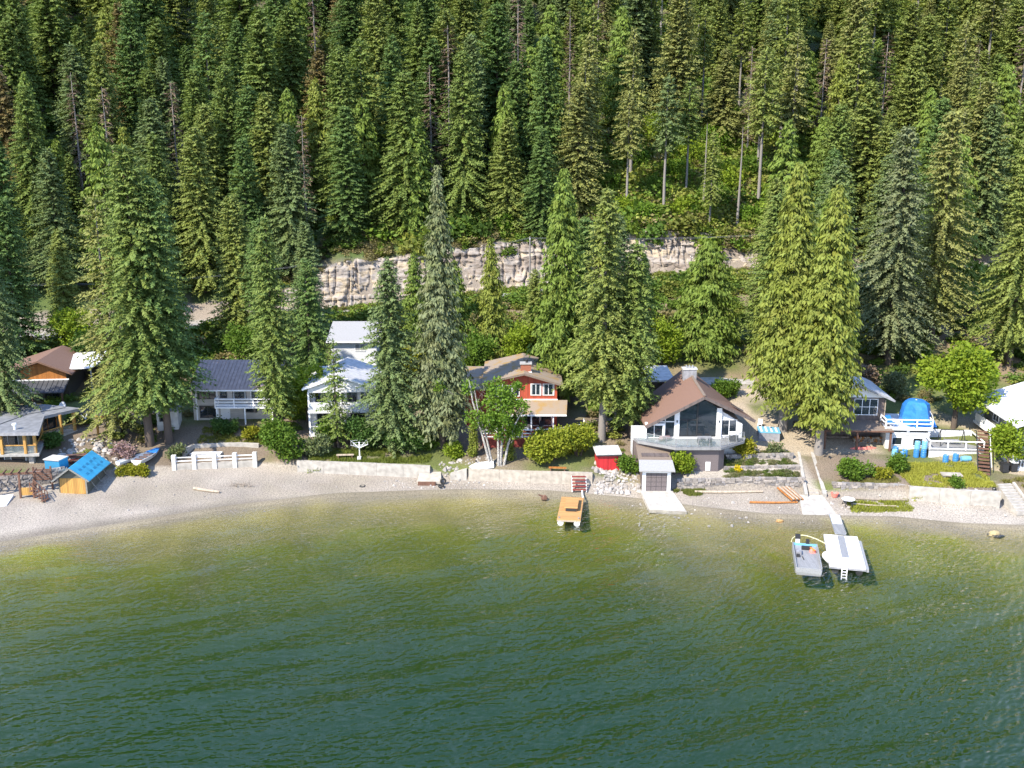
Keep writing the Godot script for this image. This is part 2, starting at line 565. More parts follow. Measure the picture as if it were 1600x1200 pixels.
# crown of a red cedar: upswept limbs hung with flat, drooping sprays
func cedar_crown(q: RandomNumberGenerator, h: float, wide: float, bare: float, dense: float, spray: float, blunt := 0.7) -> ArrayMesh:
	var b := B.new()
	b.colored = true
	var y := h * bare
	var tilt := 0.0
	while y < h * 0.99:
		var t := (y - h * bare) / (h * (1.0 - bare))
		var reach := wide * (pow(1.0 - t, blunt) * 0.96 + 0.04) * minf(1.0, 0.7 + t * 2.5)
		var n := int(lerpf(7.0, 3.6, t) * dense + q.randf())
		for k in n:
			tilt += TAU / n + q.randf_range(-0.6, 0.6)
			var l := reach * q.randf_range(0.6, 1.1)
			var dir := Vector3(cos(tilt), 0, sin(tilt))
			var side := Vector3(-dir.z, 0, dir.x)
			var tone := q.randf_range(0.76, 1.22)
			b.col = Color(tone * q.randf_range(0.95, 1.1), tone, tone * q.randf_range(0.8, 1.1))
			var y0 := y + q.randf_range(-0.3, 0.3)
			var steps := maxi(4, int(l / (spray * 0.2)))
			for s in steps:
				var f := pow((s + q.randf()) / steps, 0.8)
				if f < 0.15: continue
				var p := Vector3(0, y0, 0) + dir * (l * f) + side * q.randf_range(-0.22, 0.22) * l * f + Vector3.UP * (l * (0.1 * f - 0.42 * f * f + lerpf(0.0, 0.5, t) * f))
				var size := spray * 0.62 * q.randf_range(0.6, 1.4) * minf(1.0, 0.5 + l / 2.2)
				for m in 3:
					var a := (dir * q.randf_range(0.0, 0.6) + side * q.randf_range(-0.7, 0.7) - Vector3.UP * q.randf_range(0.35, 1.0)).normalized()
					var w := a.cross(dir.rotated(Vector3.UP, q.randf_range(-1.2, 1.2))).normalized()
					rhomb(b, p + Vector3(q.randf_range(-0.2, 0.2), q.randf_range(-0.2, 0.2), q.randf_range(-0.2, 0.2)), a, w, size, size * 0.2)
		y += lerpf(0.6, 0.32, t) * q.randf_range(0.75, 1.25) / maxf(dense, 0.6)
	for k in 4:
		var g := q.randf() * TAU
		rhomb(b, Vector3(0, h * 0.95, 0), Vector3(cos(g) * 0.3, 1, sin(g) * 0.3).normalized(), Vector3(-sin(g), 0, cos(g)), spray * 0.9, spray * 0.2)
	return b.mesh()


# bare grey boughs of a dead or dying conifer, with a few dry sprays
func dead_crown(q: RandomNumberGenerator, h: float, wide: float, bare: float) -> ArrayMesh:
	var b := B.new()
	b.colored = true
	var y := h * bare
	while y < h * 0.98:
		var t := (y - h * bare) / (h * (1.0 - bare))
		for k in 4:
			var g := q.randf() * TAU
			var l := wide * (1.0 - t * 0.85) * q.randf_range(0.5, 1.1)
			var dir := Vector3(cos(g), q.randf_range(-0.35, 0.1), sin(g))
			var tone := q.randf_range(0.8, 1.25)
			b.col = Color(tone, tone, tone)
			var p := Vector3(0, y, 0)
			b.tube([p, p + dir * l * 0.5, p + dir * l + Vector3.DOWN * 0.12 * l], [0.05, 0.03, 0.012], 3, false)
			for s in 7:
				var f := q.randf_range(0.25, 1.0)
				var a := (dir + Vector3(q.randf_range(-0.9, 0.9), q.randf_range(-0.8, 0.2), q.randf_range(-0.9, 0.9))).normalized()
				rhomb(b, p + dir * l * f, a, a.cross(Vector3(q.randf_range(-1, 1), 1, 0.3)).normalized(), q.randf_range(0.4, 0.9), q.randf_range(0.02, 0.09))
		y += q.randf_range(0.35, 0.7)
	return b.mesh()


func conifer_trunk(q: RandomNumberGenerator, h: float, rad: float) -> ArrayMesh:
	var b := B.new()
	b.smooth = true
	var pts := []
	var rs := []
	var off := Vector3.ZERO
	for i in 8:
		var t := i / 7.0
		off += Vector3(q.randf_range(-0.05, 0.05), 0, q.randf_range(-0.05, 0.05))
		pts.append(Vector3(off.x, -0.8 + (h + 0.4) * t, off.z))
		rs.append(rad * (1.18 if i == 0 else 1.0) * pow(1.0 - t * 0.97, 0.85) + 0.015)
	b.tube(pts, rs, 8, false)
	return b.mesh()


# leaves spread through overlapping clumps; lobes: [centre, radius] pairs
func leafy(q: RandomNumberGenerator, lobes: Array, count: int, size: float, fill := 0.55, hang := 0.0) -> ArrayMesh:
	var b := B.new()
	b.colored = true
	var total := 0.0
	for o in lobes: total += o[1] * o[1]
	for o in lobes:
		var twigs := maxi(3, int(count * o[1] * o[1] / total / 6.0))
		for k in twigs:
			var d := Vector3(q.randfn(), q.randfn(), q.randfn()).normalized()
			var p: Vector3 = o[0] + d * (o[1] * pow(q.randf_range(fill * fill, 1.0), 0.5) * q.randf_range(0.82, 1.1)) * Vector3(1, 0.86, 1)
			var tone := q.randf_range(0.74, 1.26)
			b.col = Color(tone * q.randf_range(0.9, 1.12), tone, tone * q.randf_range(0.7, 1.15))
			for s in 6:
				var a := (d * 0.5 + Vector3(q.randfn(), q.randfn() * 0.7 - hang, q.randfn()) * 0.8).normalized()
				var w := a.cross(Vector3(q.randfn(), q.randfn(), q.randfn())).normalized()
				var l := size * q.randf_range(0.6, 1.35)
				rhomb(b, p + Vector3(q.randfn(), q.randfn(), q.randfn()) * size * 0.55, a, w, l, l * 0.34)
	return b.mesh()


func lobes_for(q: RandomNumberGenerator, n: int, rx: float, ry: float, rz: float, cy: float, rad: float) -> Array:
	var out := []
	for i in n:
		var d := Vector3(q.randfn(), q.randfn(), q.randfn()).normalized() * pow(q.randf(), 0.4)
		out.append([Vector3(d.x * rx, cy + d.y * ry, d.z * rz), rad * q.randf_range(0.7, 1.25)])
	return out


# a broadleaf tree: stems, limbs into the lobes, leaves
func broadleaf(called: String, label: String, at: Vector3, lobes: Array, count: int, size: float, m: Material, trunk_r: float, fork: float, bark: Material, sd: int, group := "", category := "tree") -> Node3D:
	var q := RandomNumberGenerator.new()
	q.seed = sd
	var o := thing(called, label, category, at, 0.0, group)
	var b := B.new()
	b.smooth = true
	b.tube([Vector3(0, -0.5, 0), Vector3(0.05, fork * 0.5, 0.03), Vector3(0, fork, 0)], [trunk_r * 1.2, trunk_r, trunk_r * 0.8], 8, false)
	for l in lobes:
		var c: Vector3 = l[0]
		b.tube([Vector3(0, fork * q.randf_range(0.7, 1.0), 0), c * Vector3(0.45, 0.5, 0.45) + Vector3(0, fork * 0.5, 0), c], [trunk_r * 0.45, trunk_r * 0.28, 0.02], 5, false)
	put(o, "trunk", b, bark)
	putm(o, "crown", leafy(q, lobes, count, size), m)
	return o


# a bush: many stems from the ground and leaves
func bush(called: String, label: String, at: Vector3, rx: float, ry: float, rz: float, m: Material, size: float, count: int, sd: int, category := "bush", group := "", fill := 0.5) -> Node3D:
	var q := RandomNumberGenerator.new()
	q.seed = sd
	var o := thing(called, label, category, at, 0.0, group)
	var lobes := lobes_for(q, 9, rx * 0.62, ry * 0.55, rz * 0.62, ry * 0.95, minf(rx, minf(ry * 1.1, rz)) * 0.62)
	var b := B.new()
	for l in lobes:
		b.tube([Vector3(l[0].x * 0.25, -0.2, l[0].z * 0.25), l[0]], [0.05, 0.015], 4, false)
	put(o, "stems", b, M.bark)
	putm(o, "crown", leafy(q, lobes, count, size, fill), m)
	return o


var shapes := {}


# conifer prototypes, built once: [crown mesh, trunk mesh, height]
func make_shapes() -> void:
	var q := RandomNumberGenerator.new()
	q.seed = 20
	shapes.fir = []
	for i in 5:
		shapes.fir.append([fir_crown(q, 24.0, 4.1 + 0.5 * (i % 3), 0.03 + 0.04 * (i % 2), 0.35 + 0.1 * (i % 3), 1.5, 0.8), conifer_trunk(q, 24.0, 0.34), 24.0])
	shapes.thin = []
	for i in 3:
		shapes.thin.append([fir_crown(q, 24.0, 3.2, 0.3 + 0.1 * i, 0.45, 1.2, 0.8, 0.15), conifer_trunk(q, 24.0, 0.28), 24.0])
	shapes.cedar = []
	for i in 3:
		shapes.cedar.append([cedar_crown(q, 22.0, 4.3 + 0.3 * i, 0.03, 1.1, 1.0), conifer_trunk(q, 22.0, 0.4), 22.0])
	var sn := B.new()
	sn.colored = true
	for k in 22:
		var g := q.randf() * TAU
		var y := q.randf_range(5.0, 19.5)
		var l := q.randf_range(0.4, 1.6)
		sn.tube([Vector3(0, y, 0), Vector3(cos(g) * l, y + q.randf_range(-0.4, 0.3), sin(g) * l)], [0.05, 0.012], 4, false)
	shapes.snag = [[sn.mesh(), conifer_trunk(q, 20.0, 0.3), 20.0]]
	shapes.dead = []
	for i in 2:
		shapes.dead.append([dead_crown(q, 22.0, 2.3, 0.2), conifer_trunk(q, 22.0, 0.22), 22.0])


func conifer(called: String, label: String, at: Vector3, shape: Array, m: Material, h: float, broad: float, turn: float, group := "", bark: Material = null) -> Node3D:
	var o := thing(called, label, "tree", at, turn, group)
	var k: float = h / shape[2]
	putm(o, "trunk", shape[1], bark if bark else M.bark).scale = Vector3(k, k, k)
	putm(o, "crown", shape[0], m).scale = Vector3(k * broad, k, k * broad)
	return o


# ---------- setting ----------
func make_world() -> void:
	var cam := Camera3D.new()
	cam.name = "camera"
	cam.projection = Camera3D.PROJECTION_PERSPECTIVE
	cam.fov = 42.08
	cam.far = 1500.0
	add_child(cam)
	cam.position = Vector3(0, 36.8, 0)
	cam.rotation_degrees = Vector3(-14, 0, 0)
	cam.current = true
	var env := Environment.new()
	env.background_mode = Environment.BG_SKY
	var sky := Sky.new()
	var sm := ProceduralSkyMaterial.new()
	sm.sky_top_color = Color(0.41, 0.54, 0.77)
	sm.sky_horizon_color = Color(0.74, 0.8, 0.86)
	sm.sky_curve = 0.26
	sm.ground_bottom_color = Color(0.25, 0.28, 0.24)
	sm.ground_horizon_color = Color(0.55, 0.6, 0.62)
	sky.sky_material = sm
	env.sky = sky
	env.background_energy_multiplier = 1.6
	env.tonemap_mode = Environment.TONE_MAPPER_LINEAR
	env.tonemap_exposure = 2.0
	env.sdfgi_enabled = true
	env.ssao_enabled = true
	env.ssil_enabled = true
	env.volumetric_fog_enabled = true
	env.volumetric_fog_density = 0.0
	var we := WorldEnvironment.new()
	we.name = "environment"
	we.environment = env
	add_child(we)
	var sun := DirectionalLight3D.new()
	sun.name = "sun"
	sun.light_energy = 1.5
	sun.light_angular_distance = 0.5
	sun.light_color = Color(1.0, 0.965, 0.9)
	sun.shadow_enabled = true
	add_child(sun)
	sun.look_at_from_position(Vector3.ZERO, Vector3(0.5, -0.7, -0.52))


func grid_mesh(xs: Array, rows: int, place: Callable, tint: Callable) -> ArrayMesh:
	var st := SurfaceTool.new()
	st.begin(Mesh.PRIMITIVE_TRIANGLES)
	st.set_smooth_group(0)
	for i in xs.size():
		for j in rows:
			var p: Vector3 = place.call(xs[i], j)
			st.set_color(tint.call(p, j))
			st.add_vertex(p)
	for i in xs.size() - 1:
		for j in rows - 1:
			var a := i * rows + j
			st.add_index(a); st.add_index(a + 1); st.add_index(a + rows)
			st.add_index(a + rows); st.add_index(a + 1); st.add_index(a + rows + 1)
	st.generate_normals()
	return st.commit()


func columns(inner: float, step: float, outer: float, grow: float) -> Array:
	var out := []
	var x := 0.0
	var s := step
	while x < outer:
		out.append(x)
		if x > inner: s *= grow
		x += s
	out.append(outer)
	var all := []
	for i in range(out.size() - 1, 0, -1): all.append(-out[i])
	all.append_array(out)
	return all


var rows_at := []   # [line, share] for each row of the ground sheet


func make_ground() -> void:
	noise.seed = 9
	noise.frequency = 0.09
	noise.fractal_octaves = 4
	rows_at = []
	var parts := [9, 2, 10, 14, 14, 3, 2, 6, 40]
	for k in parts.size():
		for j in parts[k]: rows_at.append([k, float(j) / parts[k]])
	rows_at.append([8, 1.0])
	var place := func(x: float, j: int) -> Vector3:
		var k: int = rows_at[j][0]
		var f: float = rows_at[j][1]
		var zr := table(ROAD, x, 1)
		var zs := [table(SHORE, x, 1) + 0.3, table(WALL, x, 1), table(WALL, x, 1) - 0.5, table(PAD, x, 1), table(YARD, x, 1), zr, zr - ROAD_WIDTH, zr - ROAD_WIDTH - 1.5, zr - ROAD_WIDTH - 4.5, zr - ROAD_WIDTH - 160.0]
		var z := lerpf(zs[k], zs[k + 1], f)
		var y := land(x, z)
		var rough: float = [0.05, 0.0, 0.14, 0.16, 0.3, 0.0, 0.1, 0.5, 1.3][k] * (1.0 if f > 0.0 or k == 8 else 0.3)
		y += noise.get_noise_2d(x * 1.6, z * 1.6) * rough
		if k == 5: y -= 0.03
		return Vector3(x, y, z)
	var tint := func(p: Vector3, j: int) -> Color:
		var k: int = rows_at[j][0]
		var f: float = rows_at[j][1]
		var a := noise.get_noise_2d(p.x * 2.0, p.z * 2.0)
		var b := noise.get_noise_2d(p.x * 0.6 + 400.0, p.z * 0.6)
		var beach := Color(0.38, 0.335, 0.28).lerp(Color(0.31, 0.268, 0.22), clampf(0.5 + b * 1.6, 0, 1))
		var soil := Color(0.2, 0.155, 0.11)
		var turf := Color(0.12, 0.14, 0.035)
		var c := soil
		if k == 0:
			c = beach
			if f < 0.12: c = Color(0.22, 0.19, 0.15)
			elif b > 0.22 and p.x < -15.0: c = c.lerp(Color(0.3, 0.26, 0.2), 0.6)
		elif k == 1: c = beach * 0.9
		elif k == 2: c = soil.lerp(turf, smoothstep(-0.15, 0.2, b)) if absf(p.x - 24.0) > 7.0 else Color(0.42, 0.37, 0.31)
		elif k == 3: c = soil.lerp(turf, smoothstep(-0.1, 0.3, b + a * 0.3)) if p.x < 16.0 else Color(0.4, 0.33, 0.24).lerp(turf, smoothstep(0.05, 0.3, b))
		elif k == 4: c = Color(0.24, 0.18, 0.11).lerp(turf, smoothstep(-0.1, 0.2, b))
		elif k == 5 or k == 6: c = Color(0.36, 0.33, 0.29)
		elif k == 7: c = Color(0.3, 0.25, 0.2)
		else: c = Color(0.12, 0.1, 0.06).lerp(Color(0.09, 0.13, 0.03), smoothstep(-0.2, 0.2, b))
		return c * (1.0 + a * 0.25)
	var m := grid_mesh(columns(64.0, 1.0, 130.0, 1.1), rows_at.size(), place, tint)
	tag(putm(self, "ground", m, M.ground), "shore, house lots and forest floor rising from the lake", "ground", "", "structure")
	# road
	var b := B.new()
	for x in range(-120, 120, 3):
		var p := []
		for s in [0.0, 3.0]:
			for d in [0.5, 0.5 + 4.8]:
				var zr: float = table(ROAD, x + s, 1) - d
				p.append(Vector3(x + s, table(ROAD, x + s, 2) + 0.03, zr))
		b.quad(p[0], p[1], p[3], p[2])
	structure("road", b, M.road, "narrow grey road along the foot of the cliff", "road")


func make_cliff() -> void:
	var f := FastNoiseLite.new()
	f.seed = 31
	f.frequency = 0.16
	f.fractal_octaves = 4
	var g := FastNoiseLite.new()
	g.seed = 33
	g.frequency = 0.45
	g.noise_type = FastNoiseLite.TYPE_CELLULAR
	g.cellular_return_type = FastNoiseLite.RETURN_CELL_VALUE
	var xs := []
	for i in 421: xs.append(-36.0 + i * 0.18)
	var rows := 60
	var place := func(x: float, j: int) -> Vector3:
		var t := j / (rows - 1.0)
		var z := table(ROAD, x, 1) - ROAD_WIDTH - 1.2
		var y := table(ROAD, x, 2) - 0.3
		var h := table(BANK, x, 1) + 0.5 + 0.7 * f.get_noise_2d(x * 1.4, 7.0)
		var yy := h * t
		# beds of rock dip a little and stand out or weather back by turns
		var bedding := yy + 0.05 * x + 0.35 * f.get_noise_2d(x * 0.6, yy * 0.6)
		var layer := floorf(bedding / 0.55)
		var hard := fposmod(sin(layer * 12.9898) * 43758.5, 1.0)
		var out := 0.45 * hard + 0.3 * f.get_noise_3d(x * 2.2, yy * 2.2, 3.0) + 0.7 * g.get_noise_2d(x, yy * 1.9) * 0.5 + 0.22 * g.get_noise_2d(x * 3.1 + 50.0, yy * 4.0)
		var lean := 2.6 * pow(t, 0.8) - 0.9 * (1.0 - t) * maxf(0.0, f.get_noise_2d(x, 90.0) + 0.25)
		var gully := absf(f.get_noise_2d(x * 2.6 + 200.0, yy * 0.5))
		return Vector3(x, y + yy, z - lean - 0.9 * smoothstep(0.12, 0.0, gully) + out * 0.8 * (1.0 - 0.75 * smoothstep(0.92, 1.0, t)))
	var tint := func(p: Vector3, j: int) -> Color:
		var a := f.get_noise_3d(p.x * 2.5, p.y * 3.5, 0.0)
		var b := f.get_noise_3d(p.x * 0.5, p.y * 4.0, 60.0)
		var c := Color(0.42, 0.37, 0.325).lerp(Color(0.27, 0.22, 0.18), smoothstep(0.0, 0.35, b))
		c = c.lerp(Color(0.46, 0.375, 0.27), smoothstep(0.15, 0.4, a - b))
		return c * (1.0 + 0.3 * a)
	var m := grid_mesh(xs, rows, place, tint)
	tag(putm(self, "cliff", m, M.cliff), "pale layered rock cutting above the road", "cliff", "", "structure")


func make_lake() -> void:
	var place := func(x: float, j: int) -> Vector3:
		var d: float = [-0.4, 0.0, 0.8, 1.6, 2.5, 4.0, 5.5, 7.0, 9.0, 11.0, 14.0, 17.0, 20.0, 24.0, 30.0, 36.0, 42.0, 50.0, 60.0, 80.0, 120.0, 200.0][21 - j]
		var z := table(SHORE, x, 1) + d
		var k := clampf(d * 0.2, 0.0, 1.0)
		return Vector3(x, bed(-d) + noise.get_noise_2d(x * 1.2, z * 1.2) * 0.35 * k + (0.02 if d > 0 else 0.25) * (1.0 - k) - 0.05, z)
	var tint := func(p: Vector3, _j: int) -> Color:
		var a := noise.get_noise_2d(p.x * 0.5 + 900.0, p.z * 0.5)
		var b := noise.get_noise_2d(p.x * 2.0, p.z * 2.0 + 90.0)
		var d := p.z - table(SHORE, p.x, 1)
		var weed := smoothstep(-0.05, 0.12, a * 1.4 + b * 0.5 + clampf((d - 5.0) / 9.0, -0.5, 0.5))
		var c := Color(0.28, 0.235, 0.08).lerp(Color(0.22, 0.215, 0.02), weed)
		c = Color(0.235, 0.2, 0.14).lerp(c, smoothstep(0.4, 2.6, d + b * 1.2))
		return c * (1.0 + 0.35 * b)
	var m := grid_mesh(columns(64.0, 2.0, 130.0, 1.2), 22, place, tint)
	tag(putm(self, "lake_bed", m, M.ground), "sandy, weedy lake bed under the green water", "lake bed", "", "structure")
	# water surface: swell as geometry, ripples as relief
	var q := RandomNumberGenerator.new()
	q.seed = 51
	var waves := []
	for i in 34:
		var l := 0.9 * pow(1.075, i) * q.randf_range(0.9, 1.1)
		var g := deg_to_rad(66.0 + q.randfn() * 17.0)
		var k := TAU / l
		waves.append([cos(g) * k, sin(g) * k, q.randf() * TAU, 0.0085 * pow(l, 0.65)])
	var xs := columns(58.0, 0.36, 500.0, 1.14)
	var zs := []
	var z := -102.0
	var s := 0.3
	while z < 400.0:
		zs.append(z)
		z += s
		if z > -44.0: s *= 1.12
	var place2 := func(x: float, j: int) -> Vector3:
		var zz: float = zs[j]
		var y := 0.0
		if zz < -38.0 and absf(x) < 64.0:
			var gust := 0.75 + 0.7 * noise.get_noise_2d(x * 0.35 + zz * 0.2, zz * 0.6 + 300.0)
			for w in waves: y += w[3] * sin(w[0] * x + w[1] * zz + w[2])
			var off := zz - table(SHORE, x, 1)
			y *= gust * smoothstep(-1.0, 14.0, off) * 1.1 + 0.12
		return Vector3(x, y, zz)
	zs.reverse()
	var wm := grid_mesh(xs, zs.size(), place2, func(_p: Vector3, _j: int) -> Color: return Color(1, 1, 1))
	var water := StandardMaterial3D.new()
	water.albedo_color = Color(0.1, 0.2, 0.12, 0.04)
	water.transparency = BaseMaterial3D.TRANSPARENCY_ALPHA
	water.roughness = 0.06
	water.metallic_specular = 0.44
	water.normal_enabled = true
	water.normal_texture = ripple_tex()
	water.normal_scale = 1.0
	water.uv1_triplanar = true
	water.uv1_world_triplanar = true
	water.uv1_scale = Vector3(0.11, 0.11, 0.11)
	water.cull_mode = BaseMaterial3D.CULL_DISABLED
	tag(putm(self, "lake_water", wm, water), "rippled olive to deep green lake water", "lake", "", "structure")
	var fog := FogVolume.new()
	fog.name = "lake_depth"
	fog.size = Vector3(260, 14.0, 200)
	fog.position = Vector3(0, -7.12, -10.0)
	fog.shape = RenderingServer.FOG_VOLUME_SHAPE_BOX
	var fm := FogMaterial.new()
	fm.albedo = lin(Color(0.025, 0.12, 0.022))
	fm.density = 0.17
	fog.material = fm
	tag(fog, "green murk of the lake water", "lake", "", "stuff")
	add_child(fog)


# a tiling normal map of short wind ripples
func ripple_tex() -> ImageTexture:
	var size := 512
	var q := RandomNumberGenerator.new()
	q.seed = 61
	var waves := []
	for i in 40:
		var g := deg_to_rad(66.0 + q.randfn() * 26.0)
		var f := 10.0 * pow(1.035, i) * q.randf_range(0.9, 1.1)
		var u := roundf(cos(g) * f)
		var w := roundf(sin(g) * f)
		waves.append([u * TAU / size, w * TAU / size, q.randf() * TAU, 1.0 / pow(f, 0.15)])
	var im := Image.create(size, size, false, Image.FORMAT_RGB8)
	# the sum is separable per wave: sin(a x + b y + c) from tables
	var dx := PackedFloat32Array()
	var dy := PackedFloat32Array()
	dx.resize(size * size)
	dy.resize(size * size)
	for w in waves:
		var sx := PackedFloat32Array(); var cx := PackedFloat32Array()
		for x in size:
			sx.append(sin(w[0] * x)); cx.append(cos(w[0] * x))
		var n := sqrt(w[0] * w[0] + w[1] * w[1])
		var ux: float = w[0] / n * w[3]
		var uy: float = w[1] / n * w[3]
		for y in size:
			var sy := sin(w[1] * y + w[2])
			var cy := cos(w[1] * y + w[2])
			var row := y * size
			for x in size:
				var c := cx[x] * cy - sx[x] * sy
				dx[row + x] += ux * c
				dy[row + x] += uy * c
	for y in size:
		for x in size:
			var i := y * size + x
			var k := Vector3(-dx[i] * 0.06, -dy[i] * 0.06, 1.0).normalized() * 0.5 + Vector3(0.5, 0.5, 0.5)
			im.set_pixel(x, y, Color(k.x, k.y, k.z))
	return ImageTexture.create_from_image(im)


# ---------- vegetation ----------
func make_forest() -> void:
	var q := RandomNumberGenerator.new()
	q.seed = 71
	var rows := [-164.5, -169.5, -175.0, -181.0, -188.0, -196.0, -205.0, -215.0, -226.0, -238.0]
	for j in rows.size():
		var z0: float = rows[j]
		var half := absf(z0) * 0.53 + 11.0
		var step := 6.3 + j * 0.25
		var n := int(2.0 * half / step)
		for i in n:
			var x := -half + (i + 0.5 * (j % 2) + q.randf_range(0.1, 0.9)) * step
			var z := z0 + q.randf_range(-2.6, 2.6)
			var open := x > 16.0 and x < 46.0 and z > -186.0
			if open and q.randf() < 0.62: continue
			if x > 46.0 and z > -172.0 and q.randf() < 0.35: continue
			if j == 0 and x > -16.0 and x < 14.0 and q.randf() < 0.25: continue
			var c := q.randf()
			var kind := "fir"
			var set_: Array = shapes.fir
			if open or (x > 8.0 and q.randf() < 0.3): set_ = shapes.thin
			elif q.randf() < (0.3 if j < 3 else 0.12):
				set_ = shapes.cedar
				kind = "cedar"
			elif q.randf() < 0.06:
				set_ = shapes.dead
				kind = "dead"
			elif q.randf() < 0.07: set_ = shapes.thin
			var tone := "olive green"
			var m: Material = M.fir_a
			if kind == "dead":
				m = M.dry
				tone = "grey"
			elif kind == "cedar":
				m = M.cedar_b if c < 0.6 else M.cedar_a
				tone = "bright green" if c < 0.6 else "golden green"
			elif x > 8.0:
				if c < 0.4: m = M.fir_c; tone = "yellow green"
				elif c < 0.78: m = M.fir_e; tone = "straw green"
				elif c < 0.93: m = M.fir_a
				else: m = M.fir_d; tone = "blue green"
			else:
				if c < 0.38: m = M.fir_b; tone = "dark green"
				elif c < 0.68: m = M.fir_a
				elif c < 0.82: m = M.fir_d; tone = "blue green"
				elif c < 0.975: m = M.fir_c; tone = "yellow green"
				else: m = M.tan_leaf; tone = "tan, drying"
			var h := q.randf_range(19.0, 28.0) * (0.8 if kind == "cedar" else 1.0)
			if q.randf() < 0.18: h *= 0.65
			var size := "very tall " if h > 25.0 else "short " if h < 16.5 else ""
			var label := "%s%s %s, %s up the slope, %s" % [size, tone, {"fir": "fir", "cedar": "cedar", "dead": "bare conifer"}[kind] if set_ != shapes.thin else "slender fir", ["first row", "second row", "third row", "fourth row", "fifth row", "sixth row", "seventh row", "eighth row", "ninth row", "topmost row"][j], over(x, z)]
			conifer({"fir": "fir_tree", "cedar": "cedar_tree", "dead": "dead_conifer"}[kind], label, ground_at(x, z, -0.2), set_[q.randi() % set_.size()], m, h, q.randf_range(0.95, 1.35), q.randf() * 360.0, "conifers of the hillside forest", M.bark_grey if set_ == shapes.thin or kind == "dead" else M.bark)
	var sh := [[18.0, -166.0, 2.6], [21.5, -164.5, 2.2], [24.0, -169.5, 3.2], [27.5, -165.0, 2.4], [28.5, -173.0, 3.4], [33.0, -169.0, 3.0], [36.0, -174.5, 3.4], [39.5, -167.5, 2.6], [41.0, -177.0, 3.4], [31.5, -179.0, 3.6], [22.0, -177.0, 3.2], [15.0, -171.5, 2.8], [44.5, -170.5, 2.8], [-1.0, -164.0, 2.4], [-6.5, -164.5, 2.0], [25.5, -184.0, 3.6], [37.0, -185.0, 3.8]]
	for i in sh.size():
		var s: float = sh[i][2]
		broadleaf("leafy_shrub", "%s leafy shrub on the sunny bank, %s, %s" % [["lime green", "fresh green", "mid green"][i % 3], "between the trunks" if sh[i][1] < -170.0 else "near the cliff edge", over(sh[i][0], sh[i][1])], ground_at(sh[i][0], sh[i][1], -0.2), lobes_for(q, 9, s * 0.75, s * 0.5, s * 0.7, s * 0.75, s * 0.5), 2600, 0.36, [M.lime, M.fresh, M.green][i % 3], 0.1, s * 0.3, M.bark, 800 + i, "leafy shrubs above the cliff", "shrub")
	# trees that stand out on the slope
	var odd := [[-13.5, -172.0, "dead", 23.0, "tall brown dead conifer standing out in the middle of the forest"], [-71.0, -168.0, "dead", 24.0, "grey dying conifer near the upper left of the forest"], [37.0, -165.5, "snag", 17.0, "bare grey trunk on the open bank above the right cliff"], [31.5, -166.5, "snag", 15.0, "thin bare trunk left of the big snag above the cliff"], [42.0, -183.0, "dead", 20.0, "grey bare-limbed conifer above the open bank"], [55.0, -184.0, "dead", 21.0, "grey dead conifer among golden firs at upper right"], [49.5, -181.0, "snag", 20.0, "leaning pale snag at upper right of the forest"]]
	for a in odd:
		var s: Array = shapes.dead[1]
		if a[2] == "snag": s = shapes.snag[0]
		conifer("dead_conifer" if a[2] == "dead" else "snag", a[4], ground_at(a[0], a[1], -0.2), s, M.dry, a[3], 1.0 if a[2] == "dead" else 0.7, a[0] * 7.0, "dead trees of the slope", M.bark_grey)


# which house or tree at the shore stands in the same line of sight from the lake
func over(x: float, z: float) -> String:
	var t := [[-9.0, "beyond the left edge"], [-0.5, "above the flat roofed house"], [-0.455, "above the gable cabin"], [-0.41, "above the white carport"], [-0.36, "above the shaggy fir"], [-0.315, "above the broad fir"], [-0.27, "above the cream house"], [-0.225, "above the slim fir"], [-0.165, "above the white houses"], [-0.105, "above the clothes line fir"], [-0.055, "above the weeping spruce"], [0.0, "above the birch clump"], [0.045, "above the red house"], [0.09, "above the olive fir"], [0.14, "above the boat garage"], [0.19, "above the chalet roof"], [0.235, "above the hot tub"], [0.28, "above the twin cedars"], [0.33, "above the concrete stairway"], [0.38, "above the brown cottage"], [0.43, "above the blue tarpaulin"], [0.48, "above the big maple"], [0.52, "above the grey veranda house"]]
	var k := x / absf(z)
	var out: String = t[0][1]
	for a in t:
		if k >= a[0]: out = a[1]
	return out if k < 0.56 else "beyond the right edge"


